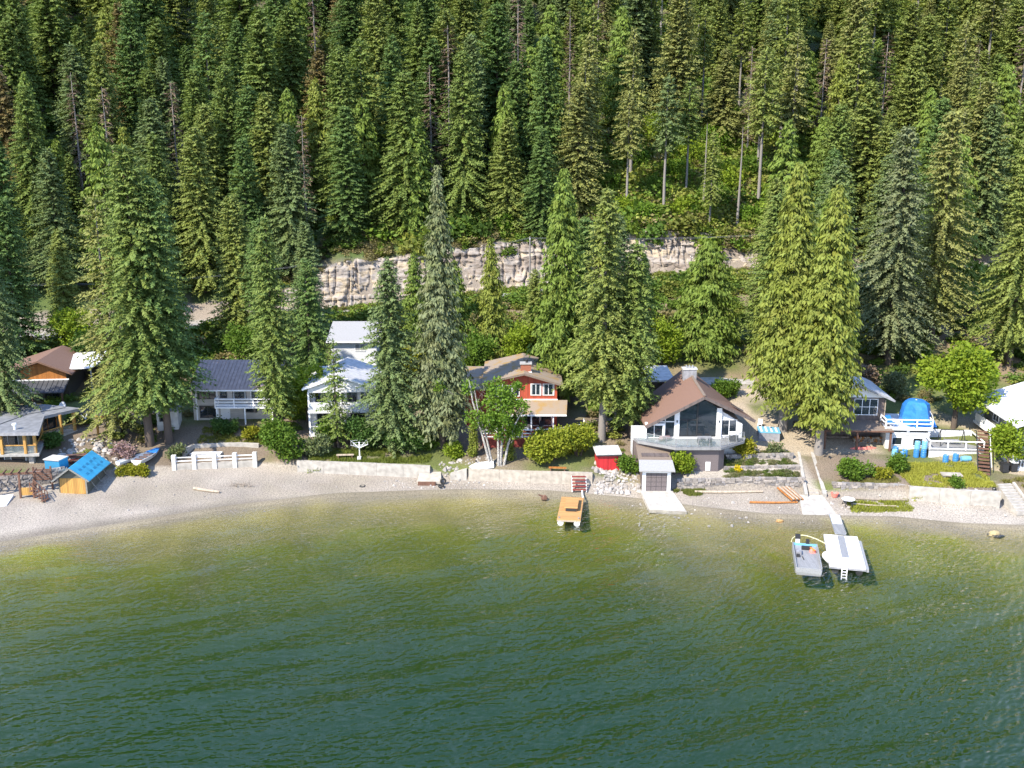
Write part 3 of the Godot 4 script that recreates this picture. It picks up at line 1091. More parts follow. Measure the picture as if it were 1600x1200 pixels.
func make_near_trees() -> void:
	var q := RandomNumberGenerator.new()
	q.seed = 171
	var T := func(called: String, label: String, x: float, z: float, h: float, crown: ArrayMesh, m: Material, rad: float, bark: Material) -> void:
		var o := thing(called, label, "tree", ground_at(x, z, -0.1), 0.0)
		putm(o, "trunk", conifer_trunk(q, h * 0.98, rad), bark)
		putm(o, "crown", crown, m)
	T.call("spruce_tree", "dark spruce at the left edge in front of the gable cabin", -58.6, -110.5, 20.8, fir_crown(q, 20.8, 4.8, 0.12, 0.6, 1.52, 0.66), M.fir_d, 0.34, M.bark)
	T.call("fir_tree", "tallest shaggy fir above the rowing boats, its trunk left of the pair", -41.2, -108.5, 33.5, fir_crown(q, 33.5, 5.8, 0.17, 0.5, 1.45, 0.83), M.fir_a, 0.5, M.bark)
	T.call("fir_tree", "broad green fir above the rowing boats, its trunk right of the pair", -39.2, -109.2, 30.0, fir_crown(q, 30.0, 5.0, 0.17, 0.5, 1.52, 0.79), M.fir_b, 0.46, M.bark)
	T.call("fir_tree", "greyish thinning fir with dead twigs beside the boat yard", -45.6, -110.5, 27.5, fir_crown(q, 27.5, 4.8, 0.06, 0.55, 1.10, 0.73, 0.2), M.fir_e, 0.36, M.bark_grey)
	T.call("fir_tree", "slim fir right of the cream balcony house", -26.9, -109.6, 25.6, fir_crown(q, 25.6, 3.1, 0.16, 0.45, 1.52, 0.73), M.fir_a, 0.36, M.bark)
	T.call("fir_tree", "green fir between the cream house and the white houses", -24.6, -119.0, 17.8, fir_crown(q, 17.8, 3.6, 0.08, 0.4, 1.38, 0.66), M.fir_b, 0.28, M.bark)
	T.call("spruce_tree", "young sparse conifer in front of the white veranda house", -19.6, -107.2, 12.6, fir_crown(q, 12.6, 2.6, 0.12, 0.35, 1.18, 0.49), M.fir_a, 0.16, M.bark)
	T.call("fir_tree", "dark fir right of the white veranda house", -13.4, -107.6, 21.3, fir_crown(q, 21.3, 4.1, 0.06, 0.55, 1.59, 0.73), M.fir_d, 0.34, M.bark)
	T.call("spruce_tree", "tall grey-green weeping spruce left of the red house", -7.9, -107.6, 31.0, cedar_crown(q, 31.0, 4.0, 0.08, 1.41, 0.81, 0.85), M.spruce, 0.42, M.bark)
	T.call("cedar_tree", "pointed young cedar behind the red house roof", -2.8, -132.0, 16.0, cedar_crown(q, 16.0, 2.7, 0.05, 1.41, 0.77), M.cedar_a, 0.26, M.bark)
	T.call("cedar_tree", "low cedar behind the tall weeping spruce", -7.5, -130.0, 14.0, cedar_crown(q, 14.0, 3.0, 0.05, 1.41, 0.77), M.cedar_b, 0.26, M.bark)
	T.call("cedar_tree", "tall cedar behind the right corner of the red house", 6.0, -117.5, 28.4, cedar_crown(q, 28.4, 4.6, 0.08, 1.41, 0.85), M.cedar_b, 0.42, M.bark)
	T.call("fir_tree", "tall olive fir with bare trunk beside the red deck", 10.2, -108.6, 28.6, fir_crown(q, 28.6, 4.3, 0.2, 0.55, 1.59, 0.76), M.fir_c, 0.42, M.bark_grey)
	T.call("fir_tree", "shorter fir between the red deck and the chalet", 13.6, -109.2, 22.4, fir_crown(q, 22.4, 3.9, 0.12, 0.5, 1.59, 0.73), M.fir_a, 0.34, M.bark)
	T.call("cedar_tree", "round-topped bright cedar behind the chalet parking pad", 25.6, -130.0, 14.8, cedar_crown(q, 14.8, 5.2, 0.06, 1.66, 0.85, 0.5), M.cedar_b, 0.4, M.bark)
	T.call("cedar_tree", "tall twin cedar above the hot tub, set further back", 31.0, -109.8, 30.4, cedar_crown(q, 30.4, 5.2, 0.15, 1.47, 0.89), M.cedar_a, 0.5, M.bark_grey)
	T.call("cedar_tree", "tall golden cedar standing by the concrete stairway", 33.6, -104.4, 29.0, cedar_crown(q, 29.0, 4.5, 0.15, 1.54, 0.89), M.cedar_a, 0.48, M.bark_grey)
	T.call("cedar_tree", "cedar behind the brown cottage roof", 37.2, -117.5, 25.0, cedar_crown(q, 25.0, 5.0, 0.08, 1.41, 0.85), M.cedar_b, 0.4, M.bark)
	T.call("fir_tree", "grey-green fir behind the blue tarpaulin dome", 48.5, -126.0, 30.0, fir_crown(q, 30.0, 5.7, 0.1, 0.5, 1.38, 0.79), M.spruce, 0.45, M.bark)
	T.call("fir_tree", "golden green fir behind the big maple", 56.0, -131.0, 30.5, fir_crown(q, 30.5, 5.7, 0.12, 0.5, 1.38, 0.79), M.fir_e, 0.45, M.bark)
	T.call("fir_tree", "broad olive fir at the right edge", 63.5, -124.5, 30.0, fir_crown(q, 30.0, 5.9, 0.1, 0.5, 1.38, 0.79), M.fir_c, 0.45, M.bark)
	T.call("fir_tree", "blue-green fir above the brown dry brush", 42.5, -133.0, 24.0, fir_crown(q, 24.0, 5.0, 0.08, 0.5, 1.38, 0.73), M.fir_d, 0.4, M.bark)
	# conifers on the bank between the gardens and the road, and beside the road
	var mid := [[-66.0, -131.0, 22.0, "conifer on the bank above the gable cabin"], [-57.0, -147.5, 19.0, "conifer across the road from the gable cabin"], [-50.0, -139.0, 20.0, "conifer on the bank above the white carport"], [-46.5, -131.5, 24.0, "conifer behind the tallest shaggy fir"], [-38.0, -137.5, 21.0, "conifer on the bank above the cream house"], [-33.0, -131.0, 19.5, "conifer behind the cream house chimney"], [-28.5, -138.5, 17.0, "conifer above the upper white house's left corner"], [-13.5, -137.0, 13.0, "conifer behind the dark fir by the white house"], [-10.5, -142.0, 11.0, "conifer below the cliff, behind the weeping spruce"], [3.0, -128.5, 13.0, "conifer behind the red house chimney"], [9.0, -124.0, 21.0, "conifer behind the tall cedar at the red house"], [13.5, -127.0, 20.0, "conifer behind the fir beside the chalet"], [17.5, -132.0, 13.0, "conifer above the rear carport"], [33.5, -127.0, 22.0, "conifer between the round cedar and the twin cedars"], [36.0, -138.0, 20.0, "conifer behind the twin cedars' crowns"], [45.0, -143.0, 22.0, "conifer below the road behind the grey-green fir"], [53.0, -143.0, 21.0, "conifer below the road above the big maple"], [62.0, -142.0, 24.0, "conifer below the road at the right edge"], [-72.0, -124.0, 24.0, "conifer beyond the left edge cabin"], [-62.5, -138.0, 16.0, "conifer on the road bank at the left edge"], [-76.0, -151.0, 24.0, "conifer above the road beyond the left edge"], [-69.0, -152.0, 22.0, "conifer above the road at the left edge, behind the cabin"], [-62.0, -154.0, 25.0, "conifer above the road over the brown gable roof"], [-54.5, -156.0, 23.0, "conifer above the road left of the shaggy fir"], [-48.0, -155.5, 25.0, "conifer above the road behind the shaggy fir"], [-41.5, -158.0, 22.0, "conifer above the road behind the broad fir"], [-35.0, -158.5, 24.0, "conifer above the road over the cream house"], [43.0, -160.0, 23.0, "conifer at the right end of the cliff"], [51.0, -161.0, 24.0, "conifer above the road right of the cliff"], [58.5, -160.0, 22.0, "conifer above the road over the maple"], [67.0, -161.0, 25.0, "conifer above the road at the right edge"], [75.0, -161.0, 24.0, "conifer above the road beyond the right edge"]]
	var tones := [[M.fir_a, "olive"], [M.fir_b, "dark green"], [M.cedar_b, "bright green"], [M.fir_c, "yellow green"], [M.fir_d, "blue green"]]
	for i in mid.size():
		var a: Array = mid[i]
		var k := (i * 3 + 1) % 5
		var s: Array = shapes.cedar[i % 3] if k == 2 else shapes.fir[i % 5]
		conifer("cedar_tree" if k == 2 else "fir_tree", tones[k][1] + " " + a[3], ground_at(a[0], a[1], -0.1), s, tones[k][0], a[2], 1.1, i * 57.0, "conifers on the road bank")
	# broadleaf trees
	var lq := RandomNumberGenerator.new()
	lq.seed = 181
	broadleaf("maple_tree", "big bright green maple behind the white deck", ground_at(50.2, -109.0), lobes_for(lq, 26, 3.6, 3.1, 3.2, 6.0, 1.7), 15000, 0.42, M.lime, 0.3, 3.0, M.bark, 182)
	broadleaf("maple_tree", "small leafy maple in front of the grey veranda house", ground_at(51.6, -98.9), lobes_for(lq, 12, 1.3, 1.9, 1.3, 3.3, 0.95), 5200, 0.3, M.lime, 0.12, 1.4, M.bark, 183)
	birch()
	var bl := [[-60.0, -133.5, 4.0, M.lime, "bright leafy tree on the road bank above the brown gable roof"], [-35.0, -128.5, 3.4, M.green, "leafy green tree behind the cream house roof"], [-24.2, -113.5, 3.6, M.lime, "pale green leafy tree left of the white veranda house"], [-13.0, -118.0, 3.2, M.yellow_green, "yellow leafy shrub tree between the two tall conifers"], [-4.5, -124.5, 3.4, M.green, "leafy tree hiding the yard left of the red house"], [1.5, -126.5, 3.0, M.lime, "leafy tree right behind the red house ridge"], [8.5, -131.0, 3.6, M.deep_green, "dark leafy tree uphill of the red house cedar"], [19.5, -127.5, 2.8, M.lime, "yellow green leafy tree behind the parked car"], [-55.0, -128.0, 3.0, M.deep_green, "dark leafy tree behind the white carport"]]
	for i in bl.size():
		var a: Array = bl[i]
		var s: float = a[2]
		broadleaf("leafy_tree", a[4], ground_at(a[0], a[1]), lobes_for(lq, 11, s * 0.62, s * 0.7, s * 0.62, s * 1.15, s * 0.5), 4600, 0.34, a[3], 0.13, s * 0.5, M.bark, 190 + i, "leafy trees on the bank")
	# bushes
	var bu := [[-25.6, -105.6, 3.6, 2.5, 2.2, M.green, 0.28, 9000, "large rounded green bush at the end of the seawall"], [-21.8, -105.6, 2.0, 1.5, 1.5, M.grey_green, 0.26, 3600, "grey-green bush spilling over the seawall"], [-16.5, -107.2, 3.0, 2.4, 1.8, M.deep_green, 0.28, 6500, "dark leafy bush below the white veranda"], [-12.0, -106.0, 2.4, 1.8, 1.5, M.deep_green, 0.28, 4600, "dark bush below the dark fir"], [-20.5, -107.8, 2.0, 1.9, 1.3, M.green, 0.28, 3600, "leafy bush in front of the lower veranda"], [-33.6, -111.2, 3.0, 1.1, 1.4, M.deep_green, 0.22, 4600, "dark flowering bush in front of the cream house"], [-30.2, -110.4, 1.7, 0.8, 1.0, M.yellow_green, 0.22, 2200, "yellow-green bush above the retaining wall"], [-37.6, -106.4, 1.2, 0.9, 1.0, M.grey_green, 0.2, 1500, "silvery bush beside the white fence pier"], [4.4, -104.2, 4.4, 1.9, 2.3, M.juniper, 0.28, 15000, "wide golden juniper below the red deck"], [7.4, -105.2, 2.5, 2.3, 1.9, M.juniper, 0.28, 7000, "taller golden juniper by the deck corner"], [18.2, -101.0, 1.75, 1.5, 1.4, M.lime, 0.26, 4400, "bright green bush beside the chalet foundation"], [12.6, -101.9, 1.2, 1.2, 1.0, M.green, 0.24, 2200, "leafy bush between the red shed and the garage"], [25.4, -104.0, 1.4, 1.1, 1.2, M.yellow_green, 0.24, 2800, "domed golden bush at the chalet deck corner"], [26.3, -118.6, 1.9, 1.5, 1.6, M.green, 0.24, 4400, "round clipped green bush behind the chalet"], [35.6, -98.4, 2.4, 1.2, 1.3, M.green, 0.26, 4600, "leafy green bush above the cottage stone wall"], [40.4, -99.6, 1.3, 1.1, 1.1, M.green, 0.24, 2400, "bush at the corner of the barrel lawn"], [38.4, -97.9, 1.3, 0.7, 0.8, M.yellow_green, 0.2, 1500, "low yellow-flowered shrub above the stone wall"], [-41.0, -102.7, 3.0, 0.7, 0.9, M.yellow_green, 0.22, 3600, "low yellow-green hedge below the rowing boats"], [-43.0, -105.0, 1.8, 1.2, 1.2, M.pink_leaf, 0.22, 2400, "pale pink flowering bush behind the blue roofed shed"], [-50.8, -106.0, 1.4, 1.1, 1.1, M.deep_green, 0.24, 2400, "rounded bush below the flat roof deck"], [-9.8, -107.0, 1.5, 1.2, 1.2, M.green, 0.26, 2200, "leafy bush at the top of the boat ramp"], [-6.2, -105.6, 1.4, 1.0, 1.0, M.lime, 0.24, 1900, "yellow-green bush right of the boat ramp"], [43.4, -120.5, 3.2, 1.7, 1.8, M.dry, 0.26, 4600, "reddish brown dry brush behind the brown cottage"], [46.6, -118.0, 2.0, 1.8, 1.6, M.spruce, 0.26, 3000, "blue-grey bush behind the boathouse"], [57.0, -110.0, 2.4, 2.2, 2.0, M.lime, 0.28, 4000, "leafy bush behind the grey veranda house"], [44.8, -95.1, 0.9, 0.7, 0.5, M.green, 0.22, 900, "weedy bush at the foot of the lawn seawall"], [28.6, -104.4, 1.3, 0.7, 0.8, M.grey_green, 0.2, 1300, "silvery bush on the upper stone terrace"]]
	for i in bu.size():
		var a: Array = bu[i]
		bush("garden_bush", a[8], ground_at(a[0], a[1], -0.1), a[2], a[3], a[4], a[5], a[6], a[7], 300 + i, "bush", "bushes of the gardens")
	for a in [[-0.3, -104.3, 3.2, "slim golden column shrub right of the birch stems"], [-4.3, -105.3, 3.4, "slim green column shrub left of the birch stems"]]:
		var s := thing("column_shrub", a[3], "shrub", ground_at(a[0], a[1], -0.1), 0.0, "column shrubs below the red deck")
		var lb := []
		for k in 7: lb.append([Vector3(q.randf_range(-0.1, 0.1), 0.35 + k * a[2] / 7.0, q.randf_range(-0.1, 0.1)), 0.52 - 0.03 * k])
		put(s, "stem", B.new().tube([Vector3(0, -0.2, 0), Vector3(0, a[2], 0)], [0.06, 0.02], 5, false), M.bark)
		putm(s, "crown", leafy(q, lb, 2400, 0.18, 0.6), M.cedar_a)


# several white stems leaning out of one stool, with a loose crown
func birch() -> void:
	var q := RandomNumberGenerator.new()
	q.seed = 205
	var o := thing("birch_clump", "clump of leaning white birch stems in front of the red house", "tree", ground_at(-1.6, -103.2, -0.1))
	var stems := [[Vector3(-0.7, 0, 0.1), Vector3(-1.6, 3.6, 0), Vector3(-2.6, 7.2, -0.3), Vector3(-3.0, 9.6, -0.4)], [Vector3(-0.5, 0, 0), Vector3(-1.2, 3.4, -0.2), Vector3(-2.0, 6.0, -0.2), Vector3(-2.4, 8.6, 0.0)], [Vector3(0.15, 0, 0.1), Vector3(0.1, 3.0, 0), Vector3(0.1, 6.0, -0.1), Vector3(0.6, 9.2, -0.2)], [Vector3(0.35, 0, 0), Vector3(0.5, 3.0, 0.1), Vector3(0.2, 5.6, 0.2), Vector3(1.6, 8.0, 0.1)], [Vector3(0.7, 0, 0), Vector3(1.2, 2.6, 0), Vector3(2.0, 5.0, 0.1), Vector3(3.0, 6.8, 0)]]
	for s in stems:
		var b := B.new()
		b.smooth = true
		b.tube(s, [0.16, 0.12, 0.09, 0.03], 7, false)
		put(o, "stem", b, M.birch)
	var lobes := []
	for k in 54:
		var s: Array = stems[[2, 3, 4, 2, 3, 0][q.randi() % 6]]
		var t := q.randf_range(1.35, 3.0)
		var p: Vector3 = s[int(minf(t, 2.0))].lerp(s[mini(int(minf(t, 2.0)) + 1, 3)], t - int(minf(t, 2.0)))
		lobes.append([p + Vector3(q.randfn() * 1.1, q.randfn() * 0.6, q.randfn() * 0.8), q.randf_range(0.5, 1.0)])
	var tw := B.new()
	for l in lobes:
		tw.tube([l[0] + Vector3(-l[0].x * 0.25, -1.0, 0), l[0]], [0.03, 0.012], 4, false)
	for k in 50:
		var p := Vector3(q.randf_range(-3.2, -0.6), q.randf_range(3.5, 9.5), q.randf_range(-0.8, 0.8))
		tw.tube([p, p + Vector3(q.randf_range(-0.8, 0.5), q.randf_range(0.2, 0.9), q.randf_range(-0.4, 0.4))], [0.02, 0.008], 3, false)
	put(o, "twigs", tw, M.bark_grey)
	putm(o, "crown", leafy(q, lobes, 9000, 0.27, 0.2), M.fresh)


func scatter(called: String, label: String, category: String, mesh: Mesh, m: Material, places: Array, tints: Array) -> void:
	var mm := MultiMesh.new()
	mm.transform_format = MultiMesh.TRANSFORM_3D
	mm.use_colors = true
	mm.mesh = mesh
	mm.instance_count = places.size()
	for i in places.size():
		mm.set_instance_transform(i, places[i])
		mm.set_instance_color(i, tints[i])
	var o := MultiMeshInstance3D.new()
	o.name = numbered(called)
	o.multimesh = mm
	o.material_override = m
	tag(o, label, category, "", "stuff")
	add_child(o)


func make_undergrowth() -> void:
	var q := RandomNumberGenerator.new()
	q.seed = 401
	var lobes := []
	for k in 5: lobes.append([Vector3(q.randf_range(-0.5, 0.5), q.randf_range(0.15, 0.6), q.randf_range(-0.5, 0.5)), 0.45])
	var clump := leafy(q, lobes, 420, 0.26, 0.3)
	var at := []
	var tint := []
	var add := func(x: float, z: float, s: float, c: Color) -> void:
		at.append(Transform3D(Basis(Vector3.UP, q.randf() * TAU).scaled(Vector3(s, s * q.randf_range(0.6, 1.1), s)), ground_at(x, z, -0.1)))
		var g := q.randf_range(0.75, 1.25)
		tint.append(Color(c.r * g, c.g * g, c.b * g))
	var kinds := [Color(0.12, 0.19, 0.03), Color(0.16, 0.22, 0.035), Color(0.2, 0.22, 0.05), Color(0.09, 0.15, 0.03), Color(0.22, 0.19, 0.09)]
	for i in 4200:
		var z := q.randf_range(-161.0, -260.0)
		var x := q.randf_range(-1.0, 1.0) * (absf(z) * 0.53 + 8.0)
		add.call(x, z, q.randf_range(0.8, 1.8) * (2.0 if q.randf() < 0.3 else 1.0), kinds[q.randi() % 4])
	for i in 1500:
		var z := q.randf_range(-162.0, -188.0)
		add.call(q.randf_range(12.0, 56.0), z, q.randf_range(0.9, 2.4), kinds[[0, 1, 1, 2, 2, 4][q.randi() % 6]] * 1.15)
	for i in 1500:
		var x := q.randf_range(-78.0, 78.0)
		var z0 := table(YARD, x, 1)
		var z := lerpf(z0, table(ROAD, x, 1) + 1.0, pow(q.randf(), 0.75))
		if x > 14.0 and x < 34.0 and z > -130.0: continue
		add.call(x, z, q.randf_range(0.6, 1.7), kinds[[0, 1, 2, 3, 4][q.randi() % 5]])
	for i in 700:
		var x := q.randf_range(-45.0, 78.0)
		add.call(x, table(ROAD, x, 1) + q.randf_range(0.3, 3.2), q.randf_range(0.9, 2.0), kinds[[0, 1, 2, 3][q.randi() % 4]])
	# top of the cliff and foot of the cliff
	for i in 1200:
		var x := q.randf_range(-44.0, 46.0)
		var zr := table(ROAD, x, 1) - ROAD_WIDTH
		if q.randf() < 0.6: add.call(x, zr - q.randf_range(4.3, 12.0), q.randf_range(0.5, 1.5), kinds[[0, 2, 4, 4][q.randi() % 4]])
		else: add.call(x, zr - q.randf_range(0.4, 1.0), q.randf_range(0.4, 0.9), kinds[[1, 2, 4][q.randi() % 3]])
	# gardens
	for i in 900:
		var x := q.randf_range(-66.0, 60.0)
		if x > 13.0 and x < 33.0: continue
		var z := lerpf(table(PAD, x, 1), table(YARD, x, 1), q.randf())
		if absf(x - 1.0) < 8.0 and z > -121.0: continue
		if absf(x + 33.0) < 6.0 and z > -124.0: continue
		if absf(x + 20.0) < 5.0 and z > -120.0: continue
		if x < -47.0 and z > -112.0: continue
		if x > 33.0 and z > -116.0: continue
		add.call(x, z, q.randf_range(0.4, 1.2), kinds[q.randi() % 5])
	for i in 260:
		var x := q.randf_range(22.5, 30.5)
		var rowz: float = [-99.6, -100.4, -102.2, -102.7, -104.5][q.randi() % 5]
		add.call(x, rowz + q.randf_range(-0.3, 0.3), q.randf_range(0.25, 0.5), [Color(0.13, 0.15, 0.06), Color(0.1, 0.14, 0.03), Color(0.2, 0.19, 0.1)][q.randi() % 3])
	scatter("undergrowth", "leafy undergrowth covering the forest floor and banks", "undergrowth", clump, M.under, at, tint)
	# yellow flowers on the terrace
	var fl := bush("flowering_plant", "bright yellow flowering plant on the middle terrace", ground_at(23.9, -100.6), 0.5, 0.4, 0.4, M.flower_yellow, 0.14, 500, 77, "plant")
	# grass
	var b := B.new()
	b.colored = true
	for k in 14:
		var g := q.randf_range(0.75, 1.25)
		b.col = Color(g, g, g * 0.9)
		var a := q.randf() * TAU
		var p := Vector3(q.randf_range(-0.22, 0.22), 0, q.randf_range(-0.22, 0.22))
		var tip := p + Vector3(cos(a) * 0.1, q.randf_range(0.14, 0.26), sin(a) * 0.1)
		var s := Vector3(-sin(a), 0, cos(a)) * 0.03
		b.tri(p - s, tip, p + s)
	at = []
	tint = []
	var lawn := func(n: int, x0: float, x1: float, z0: float, z1: float, c: Color) -> void:
		for i in n:
			var x := q.randf_range(x0, x1)
			var z := q.randf_range(z0, z1)
			if noise.get_noise_2d(x * 4.0, z * 4.0) < -0.28: continue
			at.append(Transform3D(Basis(Vector3.UP, q.randf() * TAU).scaled(Vector3.ONE * q.randf_range(0.7, 1.3)), ground_at(x, z, -0.02)))
			var g := q.randf_range(0.75, 1.25)
			tint.append(c * g)
	lawn.call(2600, 40.6, 49.0, -101.8, -95.2, Color(0.33, 0.33, 0.055))
	lawn.call(1500, -22.5, -9.0, -107.0, -103.9, Color(0.14, 0.17, 0.03))
	lawn.call(600, 34.0, 40.0, -95.4, -93.6, Color(0.24, 0.26, 0.04))
	lawn.call(700, 33.6, 40.0, -98.0, -96.9, Color(0.2, 0.19, 0.06))
	lawn.call(900, -36.0, -28.0, -112.5, -109.2, Color(0.17, 0.18, 0.03))
	lawn.call(500, 17.0, 20.0, -98.6, -97.6, Color(0.15, 0.17, 0.04))
	lawn.call(700, 50.0, 56.0, -97.0, -93.6, Color(0.2, 0.19, 0.05))
	scatter("grass", "rough lawn grass above the seawalls", "grass", b.mesh(), M.under, at, tint)


# ---------- building pieces ----------
# a framed window on a wall; c is its centre on the wall's face, turn the way it faces (0: +z)
func win(o: Node, c: Vector3, w: float, h: float, cols: int, rows: int, m: Material, turn := 0.0, called := "window", glass: Material = null, curtain := false) -> Node3D:
	var b := B.new()
	var t := 0.07
	b.bx(-w / 2 - t, h / 2, -0.03, w / 2 + t, h / 2 + t, 0.06)
	b.bx(-w / 2 - t, -h / 2 - t, -0.03, w / 2 + t, -h / 2, 0.08)
	b.bx(-w / 2 - t, -h / 2, -0.03, -w / 2, h / 2, 0.06)
	b.bx(w / 2, -h / 2, -0.03, w / 2 + t, h / 2, 0.06)
	for i in range(1, cols):
		var x := -w / 2 + w * i / cols
		b.bx(x - 0.035, -h / 2, -0.02, x + 0.035, h / 2, 0.05)
	for i in range(1, rows):
		var y := -h / 2 + h * i / rows
		b.bx(-w / 2, y - 0.03, -0.02, w / 2, y + 0.03, 0.045)
	var f := put(o, called, b, m, c)
	f.rotation.y = deg_to_rad(turn)
	for i in cols:
		for j in rows:
			var p := B.new()
			p.bx(-w / 2 + w * i / cols + 0.02, -h / 2 + h * j / rows + 0.02, -0.01, -w / 2 + w * (i + 1) / cols - 0.02, -h / 2 + h * (j + 1) / rows - 0.02, 0.02)
			put(f, "pane", p, glass if glass else M.glass)
	if curtain:
		for s in [-1.0, 1.0]:
			var q := B.new()
			q.bx(s * w * 0.46 - 0.08, -h * 0.47, 0.021, s * w * 0.46 + 0.08, h * 0.47, 0.026)
			put(f, "curtain", q, M.curtain)
	return f


func door(o: Node, c: Vector3, w: float, h: float, m: Material, turn := 0.0, frame: Material = null) -> Node3D:
	var b := B.new()
	b.bx(-w / 2, 0, -0.02, w / 2, h, 0.05)
	var d := put(o, "door", b, m, c)
	d.rotation.y = deg_to_rad(turn)
	var f := B.new()
	f.bx(-w / 2 - 0.08, 0, -0.03, -w / 2, h + 0.08, 0.07).bx(w / 2, 0, -0.03, w / 2 + 0.08, h + 0.08, 0.07).bx(-w / 2, h, -0.03, w / 2, h + 0.08, 0.07)
	put(d, "frame", f, frame if frame else M.white_paint)
	put(d, "handle", B.new().box(Vector3(w * 0.38, h * 0.48, 0.08), Vector3(0.05, 0.12, 0.06)), M.metal)
	return d


# a roof plane from its four upper corners (anticlockwise from above), with thickness
func plane_roof(b: B, p0: Vector3, p1: Vector3, p2: Vector3, p3: Vector3, t: float) -> void:
	var d := Vector3(0, -t, 0)
	b.hexa([p0 + d, p1 + d, p2 + d, p3 + d, p0, p1, p2, p3])


# ridge along z: x from -w/2 to w/2 (with overhang), ridge at x = xr
func roof_z(o: Node, x0: float, x1: float, xr: float, zf: float, zb: float, y0: float, y1: float, yr: float, t: float, m: Material) -> MeshInstance3D:
	var b := B.new()
	plane_roof(b, Vector3(x0, y0, zf), Vector3(xr - 0.001, yr, zf), Vector3(xr - 0.001, yr, zb), Vector3(x0, y0, zb), t)
	plane_roof(b, Vector3(xr + 0.001, yr, zf), Vector3(x1, y1, zf), Vector3(x1, y1, zb), Vector3(xr + 0.001, yr, zb), t)
	var f := put(o, "roof", b, m)
	return f


# ridge along x at z = zr
func roof_x(o: Node, x0: float, x1: float, zf: float, zr: float, zb: float, yf: float, yr: float, yb: float, t: float, m: Material) -> MeshInstance3D:
	var b := B.new()
	plane_roof(b, Vector3(x0, yf, zf), Vector3(x1, yf, zf), Vector3(x1, yr, zr + 0.001), Vector3(x0, yr, zr + 0.001), t)
	plane_roof(b, Vector3(x0, yr, zr - 0.001), Vector3(x1, yr, zr - 0.001), Vector3(x1, yb, zb), Vector3(x0, yb, zb), t)
	return put(o, "roof", b, m)


func fascia(f: Node, a: Vector3, b: Vector3, m: Material, h := 0.2) -> void:
	put(f, "fascia", B.new().bar(a, b, 0.06, h), m)


# posts and rails along a line of points on the floor
func railing(o: Node, pts: Array, h: float, levels: Array, spacing: float, m: Material, thick := 0.08, panel: Material = null, last := true) -> void:
	for i in pts.size() - 1:
		var a: Vector3 = pts[i]
		var b: Vector3 = pts[i + 1]
		var n := maxi(1, int(round(a.distance_to(b) / spacing)))
		for k in n + (1 if last and i == pts.size() - 2 else 0):
			var p := a.lerp(b, float(k) / n)
			put(o, "railing_post", B.new().bx(-thick / 2, 0, -thick / 2, thick / 2, h, thick / 2), m, p)
		for l in levels:
			put(o, "rail", B.new().bar(a + Vector3(0, h * l, 0), b + Vector3(0, h * l, 0), thick * 0.9, thick * 0.9), m)
		if panel:
			for k in n:
				var p := a.lerp(b, (k + 0.06) / n)
				var q := a.lerp(b, (k + 0.94) / n)
				put(o, "panel", B.new().bar(p + Vector3(0, h * 0.5, 0), q + Vector3(0, h * 0.5, 0), 0.02, h * 0.84), panel)


# steps rising from a to b
func steps(o: Node, a: Vector3, b: Vector3, w: float, n: int, m: Material, thick := 0.06, full := false) -> void:
	var d := (b - a) / n
	var flat := Vector3(d.x, 0, d.z)
	for i in n:
		var p := a + d * (i + 0.5)
		var top := a.y + d.y * (i + 1)
		var t := thick if not full else d.y * (i + 1) + 0.3
		var basis := Basis.looking_at(flat.normalized())
		put(o, "step", B.new().box(Vector3(p.x, top - t / 2, p.z), Vector3(w, t, flat.length() * (1.0 if full else 0.86)), basis), m)


